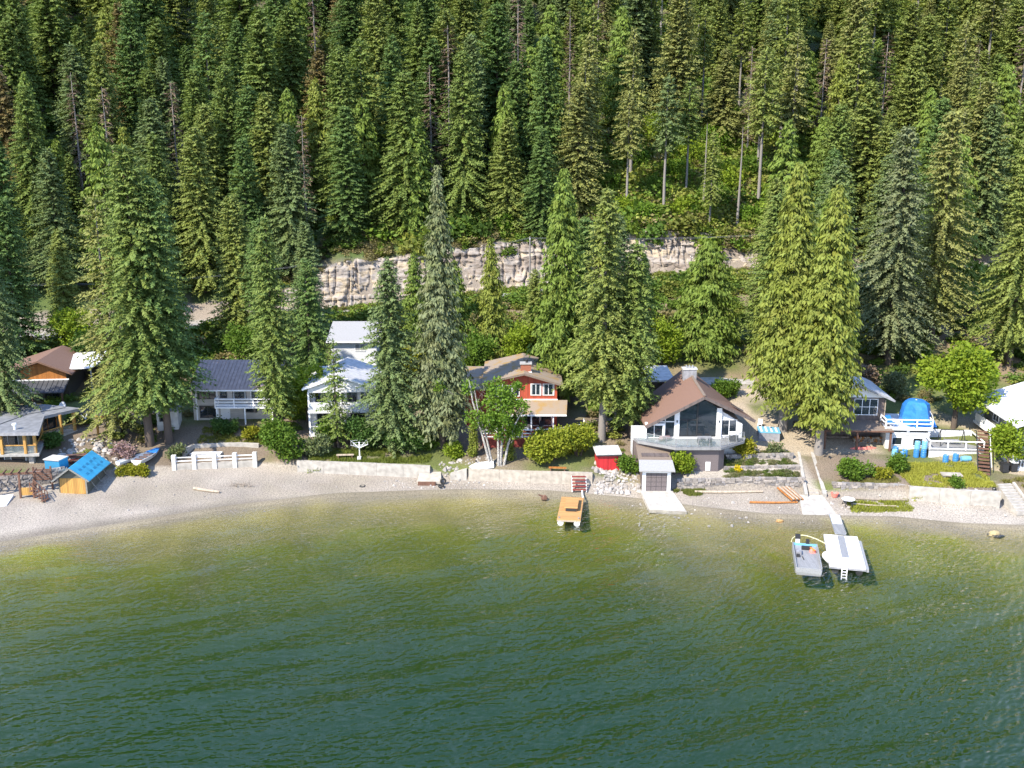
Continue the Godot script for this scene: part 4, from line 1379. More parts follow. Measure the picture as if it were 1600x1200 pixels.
# ---------- houses, from the left ----------
func flat_roof_house() -> void:
	var o := thing("flat_roof_house", "dark house with flat grey roof and orange deck posts above the pergola", "house", Vector3(-54, 2.0, -104))
	# plan (x, z) of the walls, set back from the deck edge
	var roof := PackedVector2Array([Vector2(-12, 3.6), Vector2(4.0, 3.0), Vector2(1.7, -3.3), Vector2(4.4, -6.7), Vector2(-0.6, -8.4), Vector2(-12, -7.0)])
	var deck := PackedVector2Array([Vector2(-12, 3.4), Vector2(3.6, 2.6), Vector2(1.9, -2.6), Vector2(3.9, -6.4), Vector2(-1.0, -8.0), Vector2(-12, -6.6)])
	var wall := PackedVector2Array([Vector2(-12, 1.5), Vector2(1.9, 0.8), Vector2(0.3, -3.6), Vector2(1.9, -6.6), Vector2(-1.2, -7.8), Vector2(-12, -6.4)])
	put(o, "basement", B.new().plate(PackedVector2Array([Vector2(-12, 2.2), Vector2(2.6, 1.5), Vector2(1.0, -3.4), Vector2(1.6, -6.4), Vector2(-12, -6.2)]), -1.0, 1.55), M.grey_wall)
	put(o, "wall", B.new().plate(wall, 1.85, 4.1), M.olive_wall)
	put(o, "deck", B.new().plate(deck, 1.56, 1.84), M.concrete_dark)
	var rf := put(o, "roof", B.new().plate(roof, 4.11, 4.35), M.roof_flat)
	put(rf, "fascia", B.new().bar(Vector3(-12, 4.2, 3.63), Vector3(4.0, 4.2, 3.03), 0.05, 0.34).bar(Vector3(4.03, 4.2, 3.0), Vector3(1.73, 4.2, -3.3), 0.05, 0.34).bar(Vector3(1.73, 4.2, -3.3), Vector3(4.43, 4.2, -6.7), 0.05, 0.34), M.grey_paint)
	# raised felt seam on the roof
	put(rf, "seam", B.new().bar(Vector3(-2.0, 4.37, 1.6), Vector3(-0.5, 4.37, -4.0), 0.14, 0.05).bar(Vector3(-0.5, 4.37, -4.0), Vector3(2.6, 4.37, -6.8), 0.14, 0.05).bar(Vector3(-12, 4.37, 2.4), Vector3(-2.0, 4.37, 1.6), 0.14, 0.05), M.roof_dark)
	for p in [Vector3(-4.2, 4.35, -1.6), Vector3(-5.1, 4.35, -0.2)]:
		var v := put(rf, "roof_vent", B.new().box(Vector3(0, 0.22, 0), Vector3(0.8, 0.44, 0.7)), M.white_paint, p)
		put(v, "cap", B.new().box(Vector3(0, 0.5, 0), Vector3(0.95, 0.1, 0.85)), M.metal)
	put(rf, "flue", B.new().lathe(Vector3(1.0, 4.3, 1.9), [Vector2(0.14, 0), Vector2(0.14, 0.55), Vector2(0.26, 0.56), Vector2(0.22, 0.72), Vector2(0.0, 0.74)], 10), M.white_paint)
	put(rf, "flue", B.new().lathe(Vector3(-0.8, 4.3, -6.6), [Vector2(0.09, 0), Vector2(0.09, 0.6), Vector2(0.2, 0.62), Vector2(0.0, 0.74)], 8), M.metal)
	for p in [Vector3(-8.6, 1.84, 3.1), Vector3(-5.2, 1.84, 2.95), Vector3(-0.2, 1.84, 2.7), Vector3(2.2, 1.84, 2.5), Vector3(3.1, 1.84, 2.2), Vector3(1.75, 1.84, -2.3), Vector3(2.9, 1.84, -4.6), Vector3(3.7, 1.84, -6.2)]:
		put(o, "post", B.new().bx(-0.13, 0, -0.13, 0.13, 2.28, 0.13), M.amber_wood, p)
	put(o, "rail", B.new().bar(Vector3(-12, 2.75, 3.15), Vector3(3.3, 2.75, 2.4), 0.1, 0.09), M.amber_wood)
	put(o, "rail", B.new().bar(Vector3(3.3, 2.75, 2.4), Vector3(1.8, 2.75, -2.5), 0.1, 0.09), M.amber_wood)
	put(o, "rail", B.new().bar(Vector3(1.8, 2.75, -2.5), Vector3(3.7, 2.75, -6.2), 0.1, 0.09), M.amber_wood)
	put(o, "glass_panel", B.new().bar(Vector3(-12, 2.28, 3.12), Vector3(3.2, 2.28, 2.4), 0.02, 0.8), M.pane)
	put(o, "glass_panel", B.new().bar(Vector3(1.85, 2.28, -2.6), Vector3(3.6, 2.28, -6.1), 0.02, 0.8), M.pane)
	for i in 5:
		win(o, Vector3(-10.6 + i * 2.55, 2.95, 1.44 - i * 0.128), 2.1, 1.9, 2, 1, M.grey_paint, 2.8)
	win(o, Vector3(1.28, 2.95, -1.5), 2.4, 1.9, 2, 1, M.cedar_wood, 70.0)
	win(o, Vector3(1.15, 2.95, -5.1), 2.2, 1.9, 2, 1, M.cedar_wood, 62.0)
	for i in 6:
		win(o, Vector3(-10.4 + i * 2.25, 0.75, 2.13 - i * 0.108), 1.5, 1.1, 1, 1, M.white_paint, 2.8)
	put(o, "pier", B.new().bx(2.2, -1.2, 1.7, 2.7, 1.55, 2.1), M.concrete)


func gable_cabin() -> void:
	var o := thing("gable_cabin", "brown roofed cabin with an orange timber gable and black awning", "cabin", Vector3(-58.3, 4.6, -119), 6.0)
	put(o, "wall", B.new().slab(PackedVector2Array([Vector2(-3.6, -1.2), Vector2(3.6, -1.2), Vector2(3.6, 4.1), Vector2(0.6, 5.3), Vector2(-3.6, 4.1)]), -8.0, 0.0), M.dark_wall)
	put(o, "gable", B.new().slab(PackedVector2Array([Vector2(-1.8, 3.0), Vector2(3.5, 3.0), Vector2(3.5, 4.0), Vector2(0.6, 5.2), Vector2(-1.8, 4.5)]), 0.0, 0.06), M.cedar_wood)
	roof_z(o, -4.6, 4.5, 0.6, 0.9, -8.6, 3.95, 3.95, 5.6, 0.22, M.roof_brown)
	var a := put(o, "awning", B.new().hexa_roof(Vector3(-3.8, 2.0, 2.4), Vector3(3.8, 2.0, 2.4), Vector3(3.8, 3.0, 0.05), Vector3(-3.8, 3.0, 0.05), 0.1), M.roof_dark)
	for i in 14:
		put(a, "seam", B.new().bar(Vector3(-3.7 + i * 0.57, 2.03, 2.4), Vector3(-3.7 + i * 0.57, 3.03, 0.05), 0.05, 0.06), M.roof_dark)
	put(a, "flashing", B.new().bx(-3.8, 2.98, 0.02, 3.8, 3.14, 0.12), M.white_paint)
	for x in [-3.5, 0.0, 3.5]:
		put(o, "post", B.new().bx(x - 0.08, -1.0, 2.1, x + 0.08, 2.0, 2.26), M.brown_wood)
	door(o, Vector3(-1.6, -0.2, 0.0), 1.0, 2.1, M.white_paint)
	win(o, Vector3(1.6, 1.0, 0.0), 1.6, 1.1, 2, 1, M.dark)
	win(o, Vector3(-3.0, 1.0, 0.0), 1.0, 0.9, 2, 1, M.cedar_wood)
	var c := thing("carport", "white tarpaulin roofed carport beside the brown gable cabin", "carport", ground_at(-54.5, -123), -10.0)
	var h := 9.3 - c.position.y
	put(c, "roof", B.new().hexa_roof(Vector3(-2.6, h - 0.7, 3.0), Vector3(3.4, h - 0.2, 3.0), Vector3(3.6, h + 0.7, -3.0), Vector3(-2.4, h + 0.2, -3.0), 0.12), M.roof_white)
	for x in [-2.2, 3.1]:
		for z in [-2.7, 2.7]:
			put(c, "post", B.new().bx(x - 0.07, -0.5, z - 0.07, x + 0.07, h - 0.5, z + 0.07), M.metal)
	put(c, "back_wall", B.new().bx(-2.3, -0.5, -2.95, 3.3, h - 0.4, -2.85), M.dark_wall)
	put(c, "tarpaulin", B.new().bx(-2.5, h - 2.0, 2.9, -1.6, h - 0.75, 3.0), M.blue_pale)


func brown_roof_house() -> void:
	var o := thing("balcony_house", "cream two-storey house with brown metal roof and white balcony", "house", Vector3(-33.0, 3.8, -114.5))
	var w := B.new()
	# ridge along x
	w.slab(PackedVector2Array([Vector2(0, -1.2), Vector2(0, 4.1), Vector2(-4.6, 6.1), Vector2(-9.0, 4.1), Vector2(-9.0, -1.2)]), -4.5, 4.9, Transform3D(Basis(Vector3(0, 0, 1), Vector3(0, 1, 0), Vector3(-1, 0, 0)), Vector3.ZERO))
	put(o, "wall", w, M.cream)
	var rf := roof_x(o, -5.1, 5.4, 0.75, -4.6, -9.6, 3.95, 6.35, 3.95, 0.16, M.roof_brown_metal)
	for i in 24:
		put(rf, "seam", B.new().bar(Vector3(-5.0 + i * 0.45, 4.0, 0.74), Vector3(-5.0 + i * 0.45, 6.39, -4.6), 0.05, 0.07), M.roof_brown_metal)
	fascia(rf, Vector3(-5.1, 3.84, 0.79), Vector3(5.4, 3.84, 0.79), M.white_paint, 0.16)
	var ch := put(o, "chimney", B.new().bx(3.2, 4.6, -5.2, 4.6, 7.4, -4.2), M.concrete)
	put(ch, "cap", B.new().bx(3.1, 7.4, -5.3, 4.7, 7.55, -4.1), M.concrete_dark)
	win(o, Vector3(-3.2, 3.15, 0), 2.0, 0.95, 3, 1, M.dark)
	win(o, Vector3(-1.2, 3.2, 0), 0.7, 0.8, 1, 1, M.dark)
	win(o, Vector3(0.7, 3.1, 0), 1.5, 1.0, 2, 1, M.dark, 0.0, "window", null, true)
	win(o, Vector3(2.8, 2.85, 0), 1.4, 1.6, 2, 1, M.white_paint)
	win(o, Vector3(4.2, 3.05, 0), 1.0, 1.0, 1, 1, M.white_paint)
	win(o, Vector3(-3.2, 1.05, 0), 1.8, 1.35, 2, 1, M.dark)
	win(o, Vector3(1.9, 1.35, 0), 1.5, 0.6, 2, 1, M.dark)
	win(o, Vector3(4.2, 1.35, 0), 0.9, 0.6, 1, 1, M.dark)
	door(o, Vector3(-1.1, 0.1, 0), 0.95, 1.85, M.white_paint)
	put(o, "corner_board", B.new().bx(-4.56, -1.0, -0.1, -4.4, 4.0, 0.05), M.white_paint)
	put(o, "corner_board", B.new().bx(-2.06, -1.0, 0.0, -1.9, 3.9, 0.05), M.white_paint)
	put(o, "balcony", B.new().bx(-1.9, 1.85, 0.06, 4.95, 2.02, 1.5), M.white_paint)
	railing(o, [Vector3(-1.85, 2.02, 0.1), Vector3(-1.85, 2.02, 1.42), Vector3(4.9, 2.02, 1.42), Vector3(4.9, 2.02, 0.1)], 0.95, [0.25, 0.62, 1.0], 2.2, M.white_paint, 0.11)
	for x in [-1.7, 1.6, 4.8]:
		put(o, "post", B.new().bx(x - 0.08, -1.0, 1.3, x + 0.08, 1.85, 1.46), M.white_paint)


func white_houses() -> void:
	var o := thing("white_house", "white two-storey lake house with pale gable roof and deep verandas", "house", Vector3(-19.6, 3.0, -110.0), 3.0)
	put(o, "wall", B.new().slab(PackedVector2Array([Vector2(-3.6, -1.4), Vector2(3.6, -1.4), Vector2(3.6, 6.0), Vector2(0, 7.2), Vector2(-3.6, 6.0)]), -9.0, -1.4), M.white_clap)
	var rf := roof_z(o, -4.2, 4.2, 0.0, 0.4, -9.4, 5.95, 5.95, 7.45, 0.18, M.roof_light)
	fascia(rf, Vector3(-4.2, 5.85, 0.42), Vector3(0, 7.35, 0.42), M.white_paint)
	fascia(rf, Vector3(4.2, 5.85, 0.42), Vector3(0, 7.35, 0.42), M.white_paint)
	put(rf, "roof_vent", B.new().box(Vector3(-2.6, 6.75, -6.0), Vector3(0.9, 0.5, 0.9)), M.white_paint)
	put(o, "gable", B.new().slab(PackedVector2Array([Vector2(-3.6, 5.4), Vector2(3.6, 5.4), Vector2(3.6, 5.85), Vector2(0, 7.1), Vector2(-3.6, 5.85)]), 0.0, 0.1), M.white_clap)
	put(o, "upper_floor", B.new().bx(-3.7, 3.0, -1.4, 3.7, 3.25, 0.15), M.white_paint)
	put(o, "lower_floor", B.new().bx(-3.7, 0.2, -1.4, 3.7, 0.45, 0.15), M.white_paint)
	put(o, "parapet", B.new().bx(-3.65, 3.25, 0.02, -0.2, 4.25, 0.12), M.white_clap)
	put(o, "parapet", B.new().bx(0.3, 3.25, 0.02, 3.65, 4.25, 0.12), M.white_clap)
	put(o, "parapet", B.new().bx(-3.65, 3.25, -1.35, -3.55, 4.25, 0.0), M.white_clap)
	for x in [-3.55, 0.05, 3.55]:
		put(o, "post", B.new().bx(x - 0.1, -1.2, -0.12, x + 0.1, 5.5, 0.1), M.white_paint)
	railing(o, [Vector3(-3.5, 0.45, 0.05), Vector3(3.5, 0.45, 0.05)], 0.95, [0.12, 1.0], 0.35, M.white_paint, 0.05)
	win(o, Vector3(-2.3, 4.7, -1.4), 1.3, 1.5, 2, 1, M.grey_paint)
	win(o, Vector3(-0.4, 4.7, -1.4), 1.2, 1.5, 1, 1, M.grey_paint)
	win(o, Vector3(1.2, 4.7, -1.4), 1.1, 1.6, 2, 1, M.grey_paint)
	win(o, Vector3(2.7, 4.8, -1.4), 1.0, 1.2, 2, 1, M.white_paint)
	win(o, Vector3(-2.2, 1.7, -1.4), 1.4, 1.7, 2, 1, M.grey_paint)
	door(o, Vector3(-0.3, 0.45, -1.4), 1.0, 2.1, M.grey_paint)
	win(o, Vector3(1.8, 1.7, -1.4), 1.6, 1.6, 2, 1, M.grey_paint)
	var u := thing("upper_white_house", "plain white house with grey shingle roof behind the lake house", "house", Vector3(-20.9, 6.2, -129))
	u.position.y = land(-20.9, -129) - 0.2
	var y := 10.6 - u.position.y
	put(u, "wall", B.new().bx(-3.0, -1.5, -8.0, 3.0, y, 0.0), M.white_clap)
	var r2 := roof_x(u, -3.5, 3.6, 0.6, -5.0, -8.6, y - 0.05, y + 1.6, y, 0.18, M.roof_grey)
	fascia(r2, Vector3(-3.5, y - 0.14, 0.64), Vector3(3.6, y - 0.14, 0.64), M.white_paint)
	win(u, Vector3(0.85, y - 1.0, 0.0), 1.25, 0.85, 2, 1, M.white_paint, 0.0, "window", M.alu)
	var s := thing("white_shed", "small white shed in shade behind two fir trunks", "shed", ground_at(-40.2, -112), 8.0)
	put(s, "wall", B.new().bx(-1.2, -0.6, -2.2, 1.2, 2.4, 0.0), M.white)
	put(s, "roof", B.new().hexa_roof(Vector3(-1.5, 2.4, 0.35), Vector3(1.5, 2.4, 0.35), Vector3(1.5, 2.9, -2.5), Vector3(-1.5, 2.9, -2.5), 0.12), M.roof_grey)
	win(s, Vector3(-0.5, 1.5, 0.0), 0.6, 0.7, 1, 1, M.dark)


func red_house() -> void:
	var o := thing("red_house", "red board house with mossy brown roofs and a wide front deck", "house", Vector3(1.2, 3.0, -111.5))
	put(o, "lower_wall", B.new().bx(-4.3, -1.5, -9.0, 4.0, 4.0, 0.0), M.red_board)
	put(o, "upper_wall", B.new().slab(PackedVector2Array([Vector2(-4.0, 4.0), Vector2(4.0, 4.0), Vector2(4.0, 6.05), Vector2(0.2, 7.2), Vector2(-4.0, 6.2)]), -9.0, -0.02), M.red_board)
	put(o, "trim", B.new().bx(-4.05, 4.0, -0.02, 4.06, 4.22, 0.06), M.white_paint)
	var rf := roof_z(o, -4.6, 4.65, 0.2, 0.8, -10.2, 6.35, 6.1, 7.45, 0.2, M.roof_weathered)
	fascia(rf, Vector3(0.2, 7.34, 0.83), Vector3(4.65, 6.0, 0.83), M.roof_plain, 0.22)
	fascia(rf, Vector3(0.2, 7.34, 0.83), Vector3(-4.6, 6.25, 0.83), M.roof_plain, 0.22)
	# wing to the left with its own roof falling to the front
	put(o, "wing_wall", B.new().bx(-6.6, -1.5, -7.5, -4.3, 5.3, -0.6), M.red_board)
	put(o, "wing_roof", B.new().hexa_roof(Vector3(-7.3, 5.5, 0.2), Vector3(-4.0, 5.5, 0.2), Vector3(-3.9, 6.25, -8.0), Vector3(-7.1, 6.25, -8.0), 0.2), M.roof_weathered)
	var ch := put(o, "chimney", B.new().bx(-0.2, 6.4, -1.6, 1.0, 8.15, -0.7), mat(Color(0.36, 0.13, 0.075), 0.9, M.fine, 0.8))
	put(ch, "flashing", B.new().bx(-0.3, 6.9, -1.7, 1.1, 7.3, -0.55), M.white_paint)
	put(ch, "cap", B.new().bx(-0.3, 8.15, -1.7, 1.1, 8.28, -0.6), M.concrete_dark)
	put(ch, "flue", B.new().lathe(Vector3(0.5, 8.2, -1.15), [Vector2(0.14, 0), Vector2(0.14, 0.4), Vector2(0.2, 0.42), Vector2(0, 0.5)], 8), M.dark)
	win(o, Vector3(1.55, 5.35, -0.02), 1.1, 1.25, 2, 1, M.white_paint, 0.0, "window", null, true)
	win(o, Vector3(3.0, 5.35, -0.02), 1.2, 1.25, 2, 1, M.white_paint, 0.0, "window", null, true)
	win(o, Vector3(-1.2, 5.2, -0.02), 1.6, 1.2, 2, 1, M.white_paint)
	win(o, Vector3(-3.0, 5.2, -0.02), 1.4, 1.2, 2, 1, M.white_paint)
	# lean-to roof over the deck
	var lr := put(o, "porch_roof", B.new().hexa_roof(Vector3(-3.2, 3.0, 2.3), Vector3(5.0, 3.0, 2.3), Vector3(5.2, 4.1, 0.05), Vector3(-3.2, 4.1, 0.05), 0.16), M.roof_weathered)
	fascia(lr, Vector3(-3.2, 2.9, 2.33), Vector3(5.0, 2.9, 2.33), M.white_paint, 0.18)
	for x in [-3.0, 1.0, 3.5]:
		put(o, "porch_post", B.new().bx(x - 0.07, 0.95, 2.0, x + 0.07, 2.86, 2.14), M.white_paint)
	win(o, Vector3(1.0, 1.95, 0.0), 1.9, 1.75, 2, 1, M.white_paint)
	win(o, Vector3(2.75, 1.95, 0.0), 1.2, 1.75, 1, 1, M.white_paint)
	win(o, Vector3(-1.6, 1.95, 0.0), 2.0, 1.75, 2, 1, M.white_paint)
	# deck
	var plan := PackedVector2Array([Vector2(-4.6, 0.05), Vector2(-4.6, 4.6), Vector2(2.2, 4.6), Vector2(5.2, 3.4), Vector2(7.2, 2.6), Vector2(7.2, 0.05)])
	put(o, "deck", B.new().plate(plan, 0.75, 0.93), M.red_deck)
	put(o, "deck_skirt", B.new().plate(PackedVector2Array([Vector2(-4.5, 0.2), Vector2(-4.5, 4.45), Vector2(2.15, 4.45), Vector2(5.1, 3.3), Vector2(5.1, 0.2)]), -1.6, 0.74), M.red_deep)
	railing(o, [Vector3(-4.5, 0.93, 0.2), Vector3(-4.5, 0.93, 4.5), Vector3(2.15, 0.93, 4.5), Vector3(5.2, 0.93, 3.3)], 0.9, [0.12, 0.55, 1.0], 2.0, M.white_paint, 0.1)
	railing(o, [Vector3(5.2, 0.93, 3.3), Vector3(7.1, 0.93, 2.5), Vector3(7.1, 0.93, 0.4)], 1.0, [0.1, 1.0], 1.2, M.white_paint, 0.1, M.white_paint)
	# things on the deck
	for i in 3:
		var c := thing("deck_chair", ["reclined dark deck chair nearest the porch post of the red house", "reclined dark deck chair in the middle of the red deck", "reclined dark deck chair furthest from the porch post of the red house"][i], "chair", Vector3(1.2 + 2.0 - i * 1.5, 3.93, -109.6 + 0.25 * i), -18.0 + i * 14.0, "deck chairs on the red deck")
		put(c, "seat", B.new().bx(-0.3, 0.33, -0.5, 0.3, 0.4, 0.9), M.dark)
		put(c, "backrest", B.new().bar(Vector3(0, 0.4, -0.5), Vector3(0, 0.95, -1.0), 0.6, 0.07), M.dark)
		put(c, "cushion", B.new().bx(-0.27, 0.41, 0.0, 0.27, 0.48, 0.85), M.curtain)
		for x in [-0.26, 0.26]:
			for z in [-0.4, 0.8]:
				put(c, "leg", B.new().bx(x - 0.03, 0, z - 0.03, x + 0.03, 0.33, z + 0.03), M.dark)
	var t := thing("patio_table", "orange clothed patio table on the red deck", "table", Vector3(-0.9, 3.93, -108.6))
	put(t, "table_top", B.new().lathe(Vector3(0, 0.7, 0), [Vector2(0, 0), Vector2(0.65, 0), Vector2(0.65, 0.05), Vector2(0, 0.05)], 14), M.coral)
	put(t, "leg", B.new().lathe(Vector3.ZERO, [Vector2(0.3, 0), Vector2(0.3, 0.04), Vector2(0.05, 0.08), Vector2(0.05, 0.7)], 8), M.dark)
	for i in 4:
		var a := i * TAU / 4 + 0.5
		var c := thing("patio_chair", ["white patio chair at the table, side facing the lake", "white patio chair at the table, next to the railing corner", "white patio chair at the table, side facing the house", "white patio chair at the table, beside the birch stems"][i], "chair", Vector3(-0.9 + 1.05 * sin(a + 0.4), 3.93, -108.6 + 0.8 * cos(a + 0.4)), rad_to_deg(a + 0.4), "chairs round the patio table")
		put(c, "seat", B.new().bx(-0.22, 0.42, -0.22, 0.22, 0.46, 0.22), M.white_paint)
		put(c, "backrest", B.new().bx(-0.22, 0.46, 0.18, 0.22, 0.88, 0.22), M.white_paint)
		for x in [-0.2, 0.2]:
			for z in [-0.2, 0.2]:
				put(c, "leg", B.new().bx(x - 0.02, 0, z - 0.02, x + 0.02, 0.42, z + 0.02), M.white_paint)


func chalet() -> void:
	var o := thing("glass_front_chalet", "white chalet with steep brown shingle roof and tall dark glass front", "house", Vector3(20.0, 2.3, -104.0))
	var fy := 2.6   # deck floor
	# body behind the front
	put(o, "wall", B.new().slab(PackedVector2Array([Vector2(-5.0, -1.5), Vector2(5.0, -1.5), Vector2(5.0, 4.1), Vector2(0.4, 7.0), Vector2(-5.0, 3.7)]), -9.0, 0.0), M.white_clap)
	var b := B.new()
	b.hexa_roof(Vector3(-5.6, 4.15, 0.9), Vector3(0.5, 7.55, 1.3), Vector3(0.3, 8.25, -9.6), Vector3(-5.7, 3.55, -9.2), 0.25)
	b.hexa_roof(Vector3(0.51, 7.55, 1.3), Vector3(6.2, 4.75, 0.7), Vector3(5.9, 3.9, -9.2), Vector3(0.31, 8.25, -9.6), 0.25)
	var rf := put(o, "roof", b, M.roof_brown)
	put(rf, "barge_board", B.new().bar(Vector3(-5.6, 3.98, 0.93), Vector3(0.5, 7.38, 1.33), 0.06, 0.3), M.brown_wall)
	put(rf, "barge_board", B.new().bar(Vector3(6.2, 4.58, 0.73), Vector3(0.5, 7.38, 1.33), 0.06, 0.3), M.brown_wall)
	put(rf, "ridge_cap", B.new().bar(Vector3(0.5, 7.6, 1.2), Vector3(0.3, 8.3, -9.5), 0.3, 0.06), M.roof_plain)
	var sl := put(rf, "skylight", B.new().hexa_roof(Vector3(4.6, 5.6, -1.2), Vector3(5.3, 5.25, -1.2), Vector3(5.15, 4.95, -3.6), Vector3(4.45, 5.35, -3.6), 0.12), M.roof_dark)
	sl.position.y = 0.08
	var ch := put(o, "chimney", B.new().bx(-0.6, 6.6, -6.9, 0.9, 8.75, -5.9), M.grey_paint)
	put(ch, "cap", B.new().bx(-0.68, 8.75, -6.98, 0.98, 8.87, -5.82), M.roof_light)
	for x in [-0.2, 0.15, 0.5]:
		put(ch, "flue", B.new().lathe(Vector3(x, 8.85, -6.4), [Vector2(0.1, 0), Vector2(0.1, 0.3), Vector2(0.0, 0.34)], 8), M.metal)
	# the glazed front
	for x in [-2.15, 2.4]:
		put(o, "pillar", B.new().bx(x - 0.27, fy, 0.0, x + 0.27, 5.72 if x < 0 else 5.95, 0.25), M.white_paint)
	var g := put(o, "front_glazing", B.new().bx(-1.9, fy + 0.1, 0.06, 2.14, fy + 0.2, 0.16).bx(-0.02, fy + 0.2, 0.06, 0.12, 7.0, 0.16).bx(-1.9, fy + 1.95, 0.07, 0.0, fy + 2.05, 0.15).bx(-1.02, fy + 0.2, 0.07, -0.95, fy + 1.95, 0.15), M.dark)
	put(g, "pane", B.new().slab(PackedVector2Array([Vector2(-1.88, fy + 2.05), Vector2(-0.02, fy + 2.05), Vector2(-0.02, 6.95), Vector2(-1.88, 6.0)]), 0.03, 0.09), M.glass)
	put(g, "pane", B.new().slab(PackedVector2Array([Vector2(-1.88, fy + 0.2), Vector2(-1.02, fy + 0.2), Vector2(-1.02, fy + 1.95), Vector2(-1.88, fy + 1.95)]), 0.03, 0.09), M.glass)
	put(g, "pane", B.new().slab(PackedVector2Array([Vector2(-0.95, fy + 0.2), Vector2(-0.02, fy + 0.2), Vector2(-0.02, fy + 1.95), Vector2(-0.95, fy + 1.95)]), 0.03, 0.09), M.glass)
	put(g, "pane", B.new().slab(PackedVector2Array([Vector2(0.12, fy + 0.2), Vector2(2.12, fy + 0.2), Vector2(2.12, 6.05), Vector2(0.5, 6.95), Vector2(0.12, 6.95)]), 0.03, 0.09), M.glass)
	put(g, "sill", B.new().bx(-2.45, fy - 0.02, 0.16, 2.7, fy + 0.1, 0.34), M.white_paint)
	var l := put(o, "side_glazing", B.new().bx(-4.9, fy + 1.75, 0.04, -2.42, fy + 1.85, 0.14).bx(-3.45, fy + 0.1, 0.04, -3.37, fy + 2.45, 0.14), M.white_paint)
	put(l, "pane", B.new().slab(PackedVector2Array([Vector2(-4.85, fy + 1.85), Vector2(-3.45, fy + 1.85), Vector2(-3.45, fy + 2.55), Vector2(-4.85, fy + 1.95)]), 0.02, 0.08), M.glass)
	put(l, "pane", B.new().slab(PackedVector2Array([Vector2(-3.37, fy + 1.85), Vector2(-2.44, fy + 1.85), Vector2(-2.44, fy + 3.1), Vector2(-3.37, fy + 2.6)]), 0.02, 0.08), M.glass)
	put(l, "pane", B.new().bx(-3.37, fy + 0.12, 0.02, -2.44, fy + 1.75, 0.08), M.glass)
	put(o, "entry_porch", B.new().bx(-5.6, fy + 1.5, 0.0, -3.5, fy + 1.72, 0.6).bx(-5.6, fy - 0.1, 0.0, -5.45, fy + 1.5, 0.6).bx(-3.72, fy - 0.1, 0.0, -3.5, fy + 1.5, 0.6), M.white_paint)
	win(o, Vector3(-4.6, fy + 0.85, 0.3), 1.75, 1.5, 2, 1, M.white_paint, 0.0, "patio_door")
	put(o, "side_wing", B.new().bx(-6.9, fy - 2.0, -1.5, -5.0, fy + 0.9, -0.01), M.white_clap)
	win(o, Vector3(3.55, fy + 1.1, 0.0), 1.55, 1.7, 2, 1, M.white_paint)
	for x in [-2.15, 2.4]:
		put(o, "wall_lamp", B.new().bx(x - 0.06, fy + 1.75, 0.25, x + 0.06, fy + 2.0, 0.36), M.dark)
	# deck on its foundation
	put(o, "foundation", B.new().plate(PackedVector2Array([Vector2(-3.0, -0.1), Vector2(-2.8, 3.2), Vector2(1.9, 3.2), Vector2(2.6, 2.6), Vector2(2.6, -0.1)]), -1.5, fy - 0.3), M.taupe)
	put(o, "base_wall", B.new().plate(PackedVector2Array([Vector2(-6.85, 0.05), Vector2(-6.8, 1.0), Vector2(-3.0, 2.6), Vector2(-3.0, 0.05)]), -1.5, fy - 0.3), M.brown_wall)
	put(o, "hatch", B.new().bx(0.55, -0.1, 3.2, 1.05, 0.85, 3.26), M.white_paint)
	put(o, "deck", B.new().plate(PackedVector2Array([Vector2(-6.8, 0.01), Vector2(-6.5, 1.3), Vector2(-2.8, 3.7), Vector2(2.0, 3.7), Vector2(5.0, 1.3), Vector2(5.4, 0.01)]), fy - 0.29, fy - 0.03), M.grey_deck)
	railing(o, [Vector3(-6.4, fy, 1.2), Vector3(-2.75, fy, 3.6), Vector3(1.95, fy, 3.6), Vector3(4.95, fy, 1.2)], 0.95, [1.0], 1.2, M.metal, 0.05, M.pane)
	# deck furniture
	var t := thing("dining_table", "grey dining table on the chalet deck behind the glass railing", "table", Vector3(20.5, 4.9, -101.6))
	put(t, "table_top", B.new().bx(-0.75, 0.7, -0.4, 0.75, 0.75, 0.4), M.alu)
	for x in [-0.65, 0.65]:
		for z in [-0.32, 0.32]:
			put(t, "leg", B.new().bx(x - 0.03, 0, z - 0.03, x + 0.03, 0.7, z + 0.03), M.dark)
	for i in 4:
		var c := thing("dining_chair", ["dark dining chair on the lake side of the chalet table, towards the shed roof", "dark dining chair on the lake side of the chalet table, towards the hot tub", "dark dining chair on the glass front side of the chalet table, towards the shed roof", "dark dining chair on the glass front side of the chalet table, towards the hot tub"][i], "chair", Vector3(20.1 + 0.8 * (i % 2), 4.9, -101.0 if i < 2 else -102.3), 0.0 if i < 2 else 180.0, "chairs round the deck table")
		put(c, "seat", B.new().bx(-0.22, 0.42, -0.22, 0.22, 0.46, 0.22), M.dark)
		put(c, "backrest", B.new().bx(-0.22, 0.46, 0.18, 0.22, 0.9, 0.22), M.dark)
		for x in [-0.2, 0.2]:
			for z in [-0.2, 0.2]:
				put(c, "leg", B.new().bx(x - 0.02, 0, z - 0.02, x + 0.02, 0.42, z + 0.02), M.dark)
	var p := thing("folded_parasol", "pink and white folded parasol lying by the chalet patio door", "parasol", Vector3(16.4, 4.9, -102.6), 30.0)
	put(p, "canopy", B.new().tube([Vector3(-0.9, 0.25, 0), Vector3(-0.5, 0.4, 0), Vector3(0.6, 0.3, 0), Vector3(1.0, 0.2, 0)], [0.05, 0.3, 0.22, 0.04], 8), M.pink_leaf)
	put(p, "pole", B.new().bar(Vector3(-1.3, 0.2, 0), Vector3(1.2, 0.15, 0), 0.05, 0.05), M.white_paint)
	var gl := thing("grill", "black barbecue grill with white cover at the deck corner", "grill", Vector3(23.8, 4.9, -102.6))
	put(gl, "body", B.new().bx(-0.45, 0.1, -0.25, 0.45, 0.75, 0.25), M.dark)
